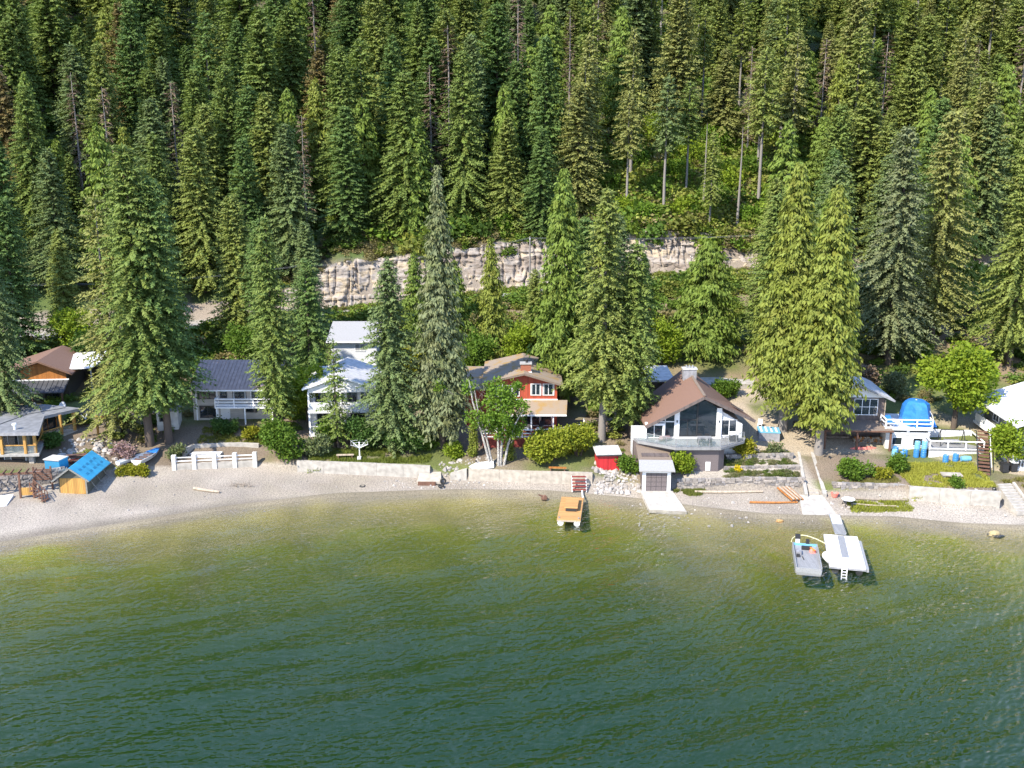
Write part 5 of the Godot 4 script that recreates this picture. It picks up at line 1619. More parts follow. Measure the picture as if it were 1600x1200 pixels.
	put(gl, "cover", B.new().bx(-0.5, 0.75, -0.3, 0.5, 1.0, 0.3), M.white_paint)
	var h := thing("hot_tub", "hot tub with blue and white cover on the terrace right of the chalet", "hot tub", ground_at(29.0, -108.2), -8.0)
	put(h, "tub", B.new().bx(-1.15, -0.3, -1.0, 1.15, 0.8, 1.0), M.grey_paint)
	var cv := put(h, "cover", B.new().bx(-1.2, 0.8, -1.05, 1.2, 0.95, 1.05), M.blue_pale)
	for i in 4:
		put(cv, "stripe", B.new().bx(-0.95 + i * 0.55, 0.951, -1.0, -0.75 + i * 0.55, 0.956, 1.0), M.white_paint)


func sheds() -> void:
	# boat garage
	var o := thing("boat_garage", "white boat garage with grey sectional door at the water's edge", "garage", Vector3(15.0, 0.85, -98.2), -2.0)
	put(o, "wall", B.new().bx(-1.45, -0.8, -5.0, 1.45, 2.25, 0.0), M.brown_wall)
	put(o, "front_trim", B.new().bx(-1.47, -0.3, 0.0, -1.1, 2.3, 0.08).bx(1.1, -0.3, 0.0, 1.47, 2.3, 0.08).bx(-1.1, 1.98, 0.0, 1.1, 2.3, 0.08), M.white_paint)
	var d := put(o, "garage_door", B.new().bx(-1.1, 0, 0.0, 1.1, 1.98, 0.03), M.dark)
	for j in 4:
		for i in 4:
			put(d, "panel", B.new().bx(-1.08 + i * 0.54, 0.02 + j * 0.49, 0.03, -1.08 + i * 0.54 + 0.5, 0.02 + j * 0.49 + 0.45, 0.055), M.taupe)
	put(o, "front_roof", B.new().hexa_roof(Vector3(-1.85, 2.35, 0.5), Vector3(1.85, 2.35, 0.5), Vector3(1.75, 2.95, -1.3), Vector3(-1.75, 2.95, -1.3), 0.12), M.roof_grey)
	put(o, "rear_roof", B.new().hexa_roof(Vector3(-1.8, 2.93, -1.31), Vector3(1.7, 2.93, -1.31), Vector3(1.6, 3.6, -5.2), Vector3(-1.8, 3.6, -5.2), 0.12), M.roof_plain)
	put(o, "rear_wall", B.new().bx(-1.4, 2.2, -4.9, 1.4, 3.2, -2.0), M.brown_wall)
	# red shed
	var s := thing("red_shed", "small red shed with grey flat roof among the rocks", "shed", Vector3(10.4, 2.2, -102.6), 4.0)
	s.position.y = land(10.4, -102.6) - 0.05
	put(s, "wall", B.new().bx(-1.2, -0.5, -1.8, 1.2, 1.8, 0.0), M.red_paint)
	for i in 2:
		put(s, "door", B.new().bx(-1.05 + i * 1.08, 0.05, 0.0, -0.05 + i * 1.08, 1.7, 0.04), M.red_paint)
	put(s, "hinge", B.new().bx(0.75, 0.9, 0.04, 1.0, 1.0, 0.07), M.dark)
	put(s, "roof", B.new().hexa_roof(Vector3(-1.4, 2.0, 0.35), Vector3(1.4, 2.0, 0.35), Vector3(1.4, 2.2, -2.1), Vector3(-1.4, 2.2, -2.1), 0.12), M.roof_light)
	put(s, "fascia", B.new().bx(-1.35, 1.72, 0.04, 1.35, 1.88, 0.3), M.dark)
	# orange shed with blue roof
	var h := thing("boat_shed", "orange fronted boat shed with bright blue metal roof on the beach", "shed", Vector3(-45.4, 1.05, -97.6), 1.0)
	h.position.y = land(-45.5, -97.6) - 0.1
	put(h, "wall", B.new().slab(PackedVector2Array([Vector2(-1.45, -0.6), Vector2(1.45, -0.6), Vector2(1.45, 1.75), Vector2(0, 2.75), Vector2(-1.45, 1.75)]), -5.2, 0.0), M.olive_wall)
	put(h, "door", B.new().bx(-1.3, 0.05, 0.0, 1.3, 1.75, 0.06), M.amber_wood)
	put(h, "gable", B.new().slab(PackedVector2Array([Vector2(-1.3, 1.76), Vector2(1.3, 1.76), Vector2(0, 2.62)]), 0.0, 0.05), M.olive_wall)
	put(h, "corner_board", B.new().bx(1.32, -0.3, 0.0, 1.47, 1.75, 0.07), M.grey_wall)
	var rf := roof_z(h, -1.9, 1.9, 0.0, 0.55, -5.5, 1.6, 1.6, 3.0, 0.1, M.blue_roof)
	for j in 2:
		for i in 5:
			var z := -0.2 - i * 0.95 - 0.2 * j
			var f := 0.32 + j * 0.34
			put(rf, "patch", B.new().hexa_roof(Vector3(1.9 * f, 3.02 - 1.4 * f, z), Vector3(1.9 * (f + 0.1), 3.02 - 1.4 * (f + 0.1), z), Vector3(1.9 * (f + 0.1), 3.02 - 1.4 * (f + 0.1), z - 0.55), Vector3(1.9 * f, 3.02 - 1.4 * f, z - 0.55), 0.015), M.blue_dark)
	put(rf, "barge_board", B.new().bar(Vector3(-1.9, 1.55, 0.57), Vector3(0, 2.94, 0.57), 0.05, 0.16).bar(Vector3(1.9, 1.55, 0.57), Vector3(0, 2.94, 0.57), 0.05, 0.16), M.grey_wall)
	for z in [-0.9, -2.5, -4.3]:
		put(h, "brace", B.new().bar(Vector3(1.47, 1.2, z), Vector3(2.3, -0.1, z), 0.07, 0.07), M.grey_wall)


func right_houses() -> void:
	var o := thing("brown_cottage", "dark brown cottage with white gable and covered firewood porch", "house", Vector3(38.6, 3.0, -108.0), -3.0)
	put(o, "wall", B.new().slab(PackedVector2Array([Vector2(-3.4, -1.2), Vector2(3.1, -1.2), Vector2(3.1, 5.3), Vector2(-0.5, 6.9), Vector2(-3.4, 5.5)]), -8.0, 0.0), M.brown_wall)
	put(o, "gable", B.new().slab(PackedVector2Array([Vector2(-3.3, 5.35), Vector2(3.0, 5.35), Vector2(-0.5, 6.85)]), 0.0, 0.06), M.white_paint)
	var rf := roof_z(o, -4.0, 4.0, -0.5, 0.7, -8.6, 5.35, 5.2, 7.2, 0.18, M.roof_light)
	fascia(rf, Vector3(-0.5, 7.1, 0.73), Vector3(4.0, 5.1, 0.73), M.grey_paint)
	win(o, Vector3(1.05, 4.25, 0.0), 2.5, 1.75, 3, 2, M.white_paint)
	put(o, "downpipe", B.new().bx(3.1, 2.2, 0.05, 3.2, 5.1, 0.15), M.pale_wood)
	var pr := put(o, "porch_roof", B.new().hexa_roof(Vector3(-4.2, 2.35, 2.9), Vector3(3.4, 2.35, 2.9), Vector3(3.4, 2.75, 0.05), Vector3(-4.2, 2.75, 0.05), 0.12), M.roof_plain)
	fascia(pr, Vector3(-4.2, 2.24, 2.93), Vector3(3.4, 2.24, 2.93), M.brown_wood, 0.16)
	put(o, "porch_floor", B.new().bx(-4.2, -0.35, 0.0, 3.4, -0.12, 3.0), M.pale_wood)
	for x in [-3.9, -0.4, 3.2]:
		put(o, "porch_post", B.new().bx(x - 0.1, -0.12, 2.6, x + 0.1, 2.22, 2.8), M.brown_wood)
		put(o, "pier", B.new().bx(x - 0.12, -1.5, 2.55, x + 0.12, -0.35, 2.85), M.brown_wood)
	put(o, "porch_shelf", B.new().bx(-3.8, 0.9, 0.4, -0.8, 0.98, 0.9).bx(-3.8, 0.3, 0.4, -0.8, 0.38, 0.9), M.old_wood)
	var fw := thing("firewood_stack", "stack of split firewood under the cottage porch roof", "firewood", Vector3(39.9, 2.88, -107.3), -3.0)
	for j in 6:
		for i in 15:
			var c := B.new()
			c.tube([Vector3(0, 0, 0.0), Vector3(0, 0, 0.45)], [0.11 * r(0.8, 1.1)], 6)
			put(fw, "log", c, [M.pale_wood, M.cedar_wood, M.old_wood][rng.randi() % 3], Vector3(-1.55 + i * 0.215 + 0.1 * (j % 2), 0.11 + j * 0.19, r(-0.06, 0.06)))
	var k := thing("kayak", "red kayak lying on the cottage porch floor", "kayak", Vector3(38.9, 2.9, -105.6), 4.0)
	put(k, "hull", B.new().tube([Vector3(-1.5, 0.25, 0), Vector3(-0.9, 0.2, 0), Vector3(0, 0.18, 0), Vector3(0.9, 0.2, 0), Vector3(1.5, 0.25, 0)], [0.03, 0.22, 0.3, 0.22, 0.03], 8), M.coral)
	put(k, "seat", B.new().box(Vector3(0, 0.45, 0), Vector3(0.6, 0.06, 0.3)), M.dark)
	# boathouse with a deck on its roof
	var h := thing("boathouse", "white boathouse with a railed roof deck beside the brown cottage", "boathouse", Vector3(43.7, 2.4, -105.6), -4.0)
	put(h, "wall", B.new().bx(-2.35, -1.0, -6.0, 2.35, 2.6, 0.0), M.white)
	put(h, "band", B.new().bx(-2.4, 2.3, -0.02, 2.4, 2.42, 0.06), M.white_paint)
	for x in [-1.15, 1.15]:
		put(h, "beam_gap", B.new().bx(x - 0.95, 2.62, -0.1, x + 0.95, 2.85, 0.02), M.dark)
	put(h, "roof_deck", B.new().bx(-2.6, 2.86, -6.0, 2.6, 3.04, 0.25), M.white_paint)
	put(h, "beam_end", B.new().bx(-0.15, 2.6, -0.1, 0.15, 2.86, 0.1).bx(-2.4, 2.6, -0.1, -2.12, 2.86, 0.1).bx(2.12, 2.6, -0.1, 2.4, 2.86, 0.1), M.white_paint)
	railing(h, [Vector3(-2.5, 3.04, -4.0), Vector3(-2.5, 3.04, 0.15), Vector3(2.5, 3.04, 0.15), Vector3(2.5, 3.04, -4.0)], 1.0, [0.12, 0.55, 1.0], 1.7, M.white_paint, 0.12)
	win(h, Vector3(-1.1, 1.55, 0.0), 1.0, 0.8, 1, 1, M.white_paint)
	win(h, Vector3(1.15, 1.5, 0.0), 1.0, 0.8, 1, 1, M.white_paint)
	# blue tarpaulin over a boat on the roof deck
	var tp := thing("tarpaulin_dome", "blue tarpaulin dome over a boat on the boathouse roof", "tarpaulin", Vector3(45.2, 5.44, -107.6), 10.0)
	var b := B.new()
	var q := RandomNumberGenerator.new()
	q.seed = 5
	var rings := []
	for i in 7:
		var t := i / 6.0
		var ring := []
		for n in 14:
			var a := TAU * n / 14.0
			var rr := pow(cos(t * PI * 0.5), 0.45) * (1.0 + 0.06 * q.randf_range(-1, 1) + (0.07 if n % 2 else -0.03))
			ring.append(Vector3(cos(a) * rr * 1.55, sin(t * PI * 0.5) * 2.75, sin(a) * rr * 1.9))
		rings.append(ring)
	for i in 6:
		for n in 14:
			var m := (n + 1) % 14
			b.quad(rings[i][n], rings[i][m], rings[i + 1][m], rings[i + 1][n])
	put(tp, "sheet", b, M.blue_tarp)
	put(tp, "flap", B.new().hexa_roof(Vector3(-1.3, 0.15, 2.1), Vector3(1.35, 0.1, 2.1), Vector3(1.2, 0.75, 1.7), Vector3(-1.1, 0.75, 1.7), 0.03), M.blue_tarp)
	put(tp, "rope", B.new().tube([Vector3(-0.2, 2.78, 0.0), Vector3(0.6, 2.3, 0.9), Vector3(1.2, 1.2, 1.3), Vector3(1.45, 0.1, 1.6)], [0.03], 5), M.white_paint)
	var lg := thing("lounge_chair", "blue striped lounge chair on the boathouse roof", "chair", Vector3(42.3, 5.44, -106.6), 20.0)
	put(lg, "seat", B.new().bx(-0.35, 0.3, -0.5, 0.35, 0.36, 0.7), M.blue_tarp)
	put(lg, "backrest", B.new().bar(Vector3(0, 0.36, -0.5), Vector3(0, 0.95, -0.95), 0.7, 0.06), M.blue_tarp)
	for x in [-0.32, 0.32]:
		for z in [-0.45, 0.6]:
			put(lg, "leg", B.new().bx(x - 0.03, 0, z - 0.03, x + 0.03, 0.3, z + 0.03), M.white_paint)
	# barrels
	var spots := [[42.0, -104.3, 0, "blue barrel standing against the boathouse wall, furthest from the grass"], [41.6, -103.5, 0, "blue barrel on the ground nearest the brown cottage"], [42.7, -103.5, 0, "blue barrel standing beside the tipped tub"], [42.2, -102.8, 0, "wide blue tub in front of the barrels by the cottage"], [44.0, -103.6, 0, "lower blue barrel of the stacked four, towards the cottage"], [44.75, -103.5, 0, "lower blue barrel of the stacked four, towards the white deck"], [44.05, -103.62, 1, "upper blue barrel of the stacked four, towards the cottage"], [44.8, -103.55, 1, "upper blue barrel of the stacked four, towards the white deck"], [46.4, -101.7, 0, "blue barrel on the lawn in front of the white deck"], [47.5, -101.8, 0, "tall blue barrel against the white deck skirt"]]
	for i in spots.size():
		var s: Array = spots[i]
		var p := ground_at(s[0], s[1])
		if s[2] == 1: p.y = land(s[0], s[1]) + 0.92
		var ba := thing("barrel", s[3], "barrel", p, i * 40.0, "blue plastic barrels by the boathouse")
		var pm: Material = M.blue_pale if i in [1, 6, 7] else M.blue_barrel
		put(ba, "drum", B.new().lathe(Vector3(0, -0.02, 0), [Vector2(0, 0), Vector2(0.26, 0), Vector2(0.3, 0.06), Vector2(0.3, 0.3), Vector2(0.32, 0.33), Vector2(0.3, 0.36), Vector2(0.3, 0.58), Vector2(0.32, 0.61), Vector2(0.3, 0.64), Vector2(0.29, 0.86), Vector2(0.27, 0.9), Vector2(0, 0.88)], 14), pm)
		put(ba, "bung", B.new().lathe(Vector3(0.14, 0.88, 0.05), [Vector2(0.05, 0), Vector2(0.05, 0.03), Vector2(0, 0.03)], 8), M.white_paint)
	var lb := thing("barrel", "pale blue barrel lying on its side by the white deck", "barrel", ground_at(48.5, -101.6, 0.3), 0.0, "blue plastic barrels by the boathouse")
	put(lb, "drum", B.new().tube([Vector3(-0.5, 0, 0), Vector3(-0.2, 0, 0), Vector3(-0.17, 0, 0), Vector3(0.17, 0, 0), Vector3(0.2, 0, 0), Vector3(0.5, 0, 0)], [0.28, 0.3, 0.32, 0.32, 0.3, 0.28], 14), M.blue_pale)
	# low white deck with a swing frame
	var d := thing("white_deck", "low white railed deck with boarded skirt in front of the big green tree", "deck", Vector3(48.2, 2.6, -104.0), -6.0)
	put(d, "deck", B.new().bx(-2.9, 1.0, -3.4, 2.9, 1.14, 1.0), M.grey_deck)
	for i in 24:
		put(d, "skirt_board", B.new().bx(-2.88 + i * 0.24, -0.8, 0.92, -2.88 + i * 0.24 + 0.22, 1.0, 0.97), M.white_clap)
	railing(d, [Vector3(-2.8, 1.14, -3.2), Vector3(-2.8, 1.14, 0.9), Vector3(2.8, 1.14, 0.9), Vector3(2.8, 1.14, -3.2)], 0.95, [0.1, 1.0], 2.0, M.white_paint, 0.12)
	put(d, "screen", B.new().bx(-2.8, 1.14, -3.4, 2.8, 2.2, -3.3), M.white_clap)
	var sw := thing("swing_frame", "black metal swing frame on the low white deck", "swing", Vector3(48.3, 3.74, -105.0), -6.0)
	for x in [-1.3, 1.3]:
		put(sw, "leg", B.new().tube([Vector3(x, 0, 0.7), Vector3(x * 0.95, 1.5, 0.1), Vector3(x * 0.9, 1.7, 0)], [0.05], 6), M.dark)
		put(sw, "leg", B.new().tube([Vector3(x, 0, -0.7), Vector3(x * 0.95, 1.5, -0.1), Vector3(x * 0.9, 1.7, 0)], [0.05], 6), M.dark)
	put(sw, "crossbar", B.new().tube([Vector3(-1.2, 1.7, 0), Vector3(1.2, 1.7, 0)], [0.05], 6), M.dark)
	put(sw, "seat", B.new().bx(-0.8, 0.5, -0.25, 0.8, 0.56, 0.25), M.grey_paint)
	put(sw, "hanger", B.new().bar(Vector3(-0.75, 0.55, 0), Vector3(-0.75, 1.7, 0), 0.03, 0.03).bar(Vector3(0.75, 0.55, 0), Vector3(0.75, 1.7, 0), 0.03, 0.03), M.metal)
	# dark timber stairs
	var st := thing("timber_stairs", "dark timber stairs climbing beside the low white deck", "stairs", Vector3.ZERO)
	steps(st, ground_at(49.0, -98.2, -0.1), Vector3(51.9, 5.2, -105.5), 1.1, 13, M.brown_wood)
	put(st, "stringer", B.new().bar(ground_at(48.45, -98.4, -0.1), Vector3(51.3, 5.0, -105.7), 0.08, 0.25), M.dark)
	put(st, "stringer", B.new().bar(ground_at(49.6, -98.1, -0.1), Vector3(52.5, 5.0, -105.4), 0.08, 0.25), M.dark)
	put(st, "rail", B.new().bar(ground_at(49.6, -98.1, 0.9), Vector3(52.5, 6.0, -105.4), 0.07, 0.08), M.white_paint)
	# house at the edge of the picture
	var e := thing("grey_veranda_house", "grey sided house with white roof and white verandas, cut by the picture edge", "house", Vector3(56.4, 2.4, -98.4), -4.0)
	put(e, "wall", B.new().bx(-3.4, -1.2, -11.0, 6.0, 5.5, -1.6), M.grey_wall)
	roof_z(e, -4.6, 7.0, 1.2, 0.4, -11.6, 5.4, 5.4, 7.4, 0.2, M.roof_white)
	put(e, "corner_board", B.new().bx(-3.5, -1.0, -1.7, -3.3, 5.3, -1.5), M.white_paint)
	put(e, "upper_floor", B.new().bx(-4.5, 2.6, -11.0, 6.2, 2.85, 0.0), M.white_paint)
	put(e, "lower_floor", B.new().bx(-4.5, 0.5, -3.0, 6.2, 0.72, 0.0), M.white_paint)
	railing(e, [Vector3(-4.4, 2.85, -10.5), Vector3(-4.4, 2.85, -0.1), Vector3(6.0, 2.85, -0.1)], 0.95, [0.1, 1.0], 1.4, M.white_paint, 0.1, M.white_paint)
	railing(e, [Vector3(-4.4, 0.72, -2.9), Vector3(-4.4, 0.72, -0.1), Vector3(2.0, 0.72, -0.1)], 0.9, [0.1, 1.0], 0.3, M.white_paint, 0.06)
	for i in 36:
		put(e, "skirt_board", B.new().bx(-4.4 + i * 0.22, -1.0, -0.2, -4.4 + i * 0.22 + 0.19, 0.5, -0.16), M.white_clap)
	for x in [-4.35, -1.5, 1.5]:
		put(e, "post", B.new().bx(x - 0.09, -1.0, -0.14, x + 0.09, 5.25, 0.02), M.white_paint)
	win(e, Vector3(-3.42, 4.3, -4.0), 1.6, 1.1, 2, 1, M.white_paint, -90.0)
	win(e, Vector3(-3.42, 4.3, -7.5), 1.4, 1.1, 2, 1, M.white_paint, -90.0)
	win(e, Vector3(-1.6, 1.65, -1.6), 2.2, 1.6, 2, 1, M.white_paint)
	win(e, Vector3(-1.6, 4.1, -1.6), 2.2, 1.6, 2, 1, M.white_paint)
	# behind the chalet
	var c := thing("rear_carport", "grey roofed carport standing behind the chalet roof", "carport", ground_at(16.8, -117.5), 4.0)
	var y := 8.6 - c.position.y
	put(c, "roof", B.new().hexa_roof(Vector3(-2.6, y, 2.6), Vector3(2.4, y, 2.6), Vector3(2.6, y + 0.5, -3.0), Vector3(-2.6, y + 0.5, -3.0), 0.2), M.roof_light)
	for x in [-2.3, 2.1]:
		for z in [-2.6, 2.3]:
			put(c, "post", B.new().bx(x - 0.08, -0.6, z - 0.08, x + 0.08, y + 0.1, z + 0.08), M.brown_wood)
	put(c, "back_wall", B.new().bx(-2.4, -0.6, -2.9, 2.4, y + 0.1, -2.8), M.dark_wall)
	parked_car(ground_at(20.3, -121.5), 75.0)
	var dv := B.new()
	dv.plate(PackedVector2Array([Vector2(-3.6, 2.6), Vector2(3.2, 2.4), Vector2(3.8, -2.2), Vector2(-3.0, -2.2)]), -0.5, 0.12)
	var dw := put(self, "driveway", dv, M.concrete, ground_at(27.2, -123.2))
	tag(dw, "pale concrete parking pad behind the chalet", "driveway", "", "structure")


func parked_car(at: Vector3, turn: float) -> void:
	var o := thing("parked_car", "grey car parked behind the ridge of the chalet", "car", at, turn)
	var side := PackedVector2Array([Vector2(-2.1, 0.35), Vector2(2.1, 0.35), Vector2(2.15, 0.7), Vector2(2.0, 0.9), Vector2(1.2, 0.98), Vector2(-1.9, 1.0), Vector2(-2.15, 0.8)])
	put(o, "body", B.new().slab(side, -0.85, 0.85), mat(Color(0.25, 0.26, 0.28), 0.3))
	put(o, "cabin", B.new().slab(PackedVector2Array([Vector2(-1.8, 1.0), Vector2(1.2, 0.98), Vector2(0.5, 1.45), Vector2(-1.4, 1.48)]), -0.75, 0.75), M.glass)
	put(o, "car_roof", B.new().slab(PackedVector2Array([Vector2(0.52, 1.44), Vector2(0.45, 1.5), Vector2(-1.35, 1.53), Vector2(-1.42, 1.47)]), -0.76, 0.76), mat(Color(0.25, 0.26, 0.28), 0.3))
	for x in [-1.35, 1.35]:
		for z in [-0.8, 0.8]:
			var w := put(o, "wheel", B.new().tube([Vector3(0, 0, -0.1), Vector3(0, 0, 0.1)], [0.33], 14), M.rubber, Vector3(x, 0.33, z))
			put(w, "rim", B.new().tube([Vector3(0, 0, -0.11), Vector3(0, 0, 0.11)], [0.2], 10), M.metal)
	for z in [-0.6, 0.6]:
		put(o, "headlight", B.new().bx(2.05, 0.65, z - 0.18, 2.17, 0.8, z + 0.18), M.white_paint)


# ---------- walls, steps and ramps along the shore ----------
func seawall(label: String, x0: float, x1: float, m: Material, extra := 0.08, step := 3.0, thick := 0.4) -> Node3D:
	var o := thing("concrete_seawall", label, "seawall", Vector3.ZERO)
	var n := maxi(1, int(round((x1 - x0) / step)))
	for i in n:
		var a := lerpf(x0, x1, float(i) / n) + 0.01
		var b := lerpf(x0, x1, float(i + 1) / n) - 0.01
		var pa := Vector3(a, 0, table(WALL, a, 1) + 0.05)
		var pb := Vector3(b, 0, table(WALL, b, 1) + 0.05)
		var ta := table(WALL, a, 2) + table(TERRACE, a, 1) + extra + r(-0.02, 0.02)
		var tb := table(WALL, b, 2) + table(TERRACE, b, 1) + extra + r(-0.02, 0.02)
		var lo := minf(table(WALL, a, 2), table(WALL, b, 2)) - 0.5
		var f := (pb - pa).normalized()
		var k := Vector3(f.z, 0, -f.x) * thick
		put(o, "section", B.new_hexa([Vector3(pa.x, lo, pa.z), Vector3(pb.x, lo, pb.z), Vector3(pb.x, lo, pb.z) + k, Vector3(pa.x, lo, pa.z) + k, Vector3(pa.x, ta, pa.z), Vector3(pb.x, tb, pb.z), Vector3(pb.x, tb, pb.z) + k, Vector3(pa.x, ta, pa.z) + k]), m)
	return o


# dry stone wall from a to b: courses of uneven stones
func stone_wall(label: String, pts: Array, h: float, sd: int, thick := 0.4) -> Node3D:
	var q := RandomNumberGenerator.new()
	q.seed = sd
	var o := thing("stone_wall", label, "stone wall", Vector3.ZERO)
	var b := B.new()
	b.colored = true
	for s in pts.size() - 1:
		var a: Vector3 = pts[s]
		var c: Vector3 = pts[s + 1]
		var l := a.distance_to(c)
		var y := -0.3
		while y < h:
			var hh := q.randf_range(0.16, 0.28)
			var x := q.randf_range(-0.2, 0.1)
			while x < l:
				var w := q.randf_range(0.22, 0.55)
				var p := a.lerp(c, clampf((x + w / 2) / l, 0, 1)) + Vector3(0, y + hh / 2, q.randf_range(-0.05, 0.05))
				var g := q.randf_range(0.7, 1.25)
				b.col = Color(0.36, 0.32, 0.285) * g
				if q.randf() < 0.25: b.col = Color(0.27, 0.25, 0.24) * g
				var f := (c - a).normalized()
				b.block(p, Vector3(w * 1.02, hh * 1.08, thick * q.randf_range(0.9, 1.25)), Basis(f, Vector3.UP, f.cross(Vector3.UP)).rotated(Vector3.UP, q.randf_range(-0.12, 0.12)), q)
				x += w
			y += hh
	var m := put(o, "stones", b, M.stone)
	m.set_meta("kind", "stuff")
	return o


func rock_bank(called: String, label: String, n: int, x0: float, x1: float, z0: float, z1: float, s0: float, s1: float, sd: int, tone := 1.0) -> void:
	var q := RandomNumberGenerator.new()
	q.seed = sd
	var b := B.new()
	b.colored = true
	for i in n:
		var x := q.randf_range(x0, x1)
		var z := q.randf_range(z0, z1)
		var s := s0 * pow(s1 / s0, q.randf() * q.randf())
		var g := q.randf_range(0.65, 1.25) * tone
		b.col = Color(0.5, 0.46, 0.42) * g
		b.rock(ground_at(x, z, s * 0.15), Vector3(s * q.randf_range(0.7, 1.3), s * q.randf_range(0.5, 0.9), s * q.randf_range(0.7, 1.3)), q)
	var o := put(self, called, b, M.stone)
	tag(o, label, "rocks", "", "stuff")


func shore_works() -> void:
	seawall("long pale concrete seawall below the leafy bank and clothes line", -23.6, -8.9, M.concrete)
	seawall("short concrete wall block right of the boat ramp", -6.7, -4.9, M.concrete)
	seawall("low concrete seawall below the red house and juniper", -4.7, 8.6, M.sand_concrete, 0.05)
	seawall("concrete seawall holding the lawn below the blue barrels", 40.2, 48.6, M.concrete, 0.1)
	stone_wall("rough stone wall behind the brown pergola", [Vector3(-58.0, 0.9, -96.5), Vector3(-51.0, 1.0, -98.7), Vector3(-47.4, 1.1, -100.5)], 1.5, 3)
	stone_wall("lowest dry stone terrace wall in front of the chalet", [Vector3(17.4, 0.9, -98.9), Vector3(24.0, 0.95, -98.9), Vector3(30.4, 1.0, -98.5)], 1.0, 4)
	stone_wall("middle dry stone terrace wall in front of the chalet", [Vector3(22.6, 1.7, -101.2), Vector3(30.6, 1.8, -101.5)], 0.75, 5)
	stone_wall("upper dry stone terrace wall in front of the chalet", [Vector3(23.2, 2.3, -103.2), Vector3(30.4, 2.3, -103.6)], 0.75, 6)
	stone_wall("dry stone wall below the brown cottage's bushes", [Vector3(33.0, 0.8, -97.0), Vector3(36.5, 0.8, -96.6), Vector3(40.1, 0.8, -96.2)], 1.35, 7)
	rock_bank("rock_bank", "heap of pale boulders round the red shed", 260, 8.7, 13.4, -103.8, -98.9, 0.14, 0.5, 11, 0.85)
	rock_bank("rock_bank", "boulders on the slope above the blue roofed shed", 150, -50.0, -42.5, -108.5, -103.2, 0.18, 0.6, 12, 0.95)
	rock_bank("rock_bank", "rocks at the foot of the birch stems", 110, -8.0, -0.5, -105.0, -102.8, 0.12, 0.5, 13, 0.8)
	rock_bank("rock_bank", "stones strewn along the shore from garage to stairs", 420, 11.0, 50.0, -97.0, -91.6, 0.05, 0.24, 14, 1.0)
	rock_bank("rock_bank", "pebbles and stones below the boat ramp", 160, -14.0, 0.0, -102.4, -100.4, 0.05, 0.2, 15, 0.9)
	rock_bank("rock_bank", "scattered stones and drift on the wide beach", 150, -50.0, -16.0, -102.0, -88.5, 0.04, 0.16, 16, 0.75)
	# boat ramp between the walls
	var o := thing("boat_ramp", "cracked concrete boat ramp between two seawalls", "ramp", Vector3.ZERO)
	put(o, "slab", B.new().hexa_roof(Vector3(-10.2, 0.75, -101.4), Vector3(-7.6, 0.75, -101.4), Vector3(-7.9, 1.9, -105.4), Vector3(-9.8, 1.9, -105.4), 0.3), M.sand_concrete)
	put(o, "lip", B.new().bx(-10.1, 0.2, -101.42, -8.2, 0.72, -101.3), M.brown_wood)
	var pa := thing("garage_apron", "pale concrete apron sloping from the boat garage into the lake", "ramp", Vector3.ZERO)
	put(pa, "slab", B.new().hexa_roof(Vector3(13.9, 0.05, -95.0), Vector3(17.6, 0.02, -94.4), Vector3(16.7, 0.86, -98.15), Vector3(13.4, 0.86, -98.15), 0.4), M.concrete)
	# stairway with side walls, right of the terraces
	var s := thing("concrete_stairway", "straight concrete stairway with pale side walls down to the lake", "stairs", Vector3.ZERO)
	put(s, "apron", B.new().hexa_roof(Vector3(28.9, 0.1, -93.0), Vector3(32.3, 0.1, -92.9), Vector3(31.9, 1.0, -96.6), Vector3(29.4, 1.0, -96.6), 0.4), M.concrete)
	steps(s, Vector3(31.0, 1.0, -96.6), Vector3(32.3, 2.7, -104.6), 1.0, 12, M.sand_concrete, 0.1, true)
	put(s, "side_wall", B.new().hexa_roof(Vector3(29.9, 1.25, -96.2), Vector3(30.25, 1.25, -96.2), Vector3(31.7, 3.0, -104.8), Vector3(31.4, 3.0, -104.8), 0.9), M.concrete)
	put(s, "side_wall", B.new().hexa_roof(Vector3(31.75, 1.3, -96.2), Vector3(32.15, 1.3, -96.2), Vector3(33.2, 3.0, -104.8), Vector3(32.85, 3.0, -104.8), 0.9), M.concrete)
	var g := thing("lawn_steps", "concrete steps at the end of the lawn seawall", "stairs", Vector3.ZERO)
	steps(g, Vector3(50.5, 0.7, -92.4), Vector3(50.0, 2.4, -96.1), 1.5, 10, M.concrete, 0.1, true)
	put(g, "side_wall", B.new().hexa_roof(Vector3(51.35, 0.9, -92.4), Vector3(51.6, 0.9, -92.4), Vector3(51.1, 2.6, -96.0), Vector3(50.85, 2.6, -96.0), 0.9), M.concrete)
	# red steps
	var rd := thing("red_steps", "red painted timber steps from the seawall to the beach", "stairs", Vector3(7.1, 0.0, -100.0))
	for i in 5:
		put(rd, "step", B.new().bx(-0.75, 0.45 + i * 0.27, 0.35 - i * 0.27, 0.75, 0.53 + i * 0.27, 0.62 - i * 0.27), M.red_deep)
	for x in [-0.75, 0.75]:
		put(rd, "stringer", B.new().bar(Vector3(x, 0.25, 0.6), Vector3(x, 1.55, -0.8), 0.06, 0.2), M.white_paint)
	# white fence on a concrete footing below the cream house
	var f := thing("white_fence", "white post and rail fence on a low stained concrete wall", "fence", Vector3.ZERO)
	for i in 4:
		var a := -37.1 + i * 2.15
		var z0 := table(WALL, a, 1) + 0.1
		var z1 := table(WALL, a + 2.15, 1) + 0.1
		put(f, "footing", B.new().bar(Vector3(a, 1.4, z0), Vector3(a + 2.15, 1.4, z1), 0.3, 0.75), M.concrete)
		for y in [2.05, 2.45]:
			put(f, "rail", B.new().bar(Vector3(a, y, z0), Vector3(a + 2.15, y, z1), 0.08, 0.09), M.white_paint)
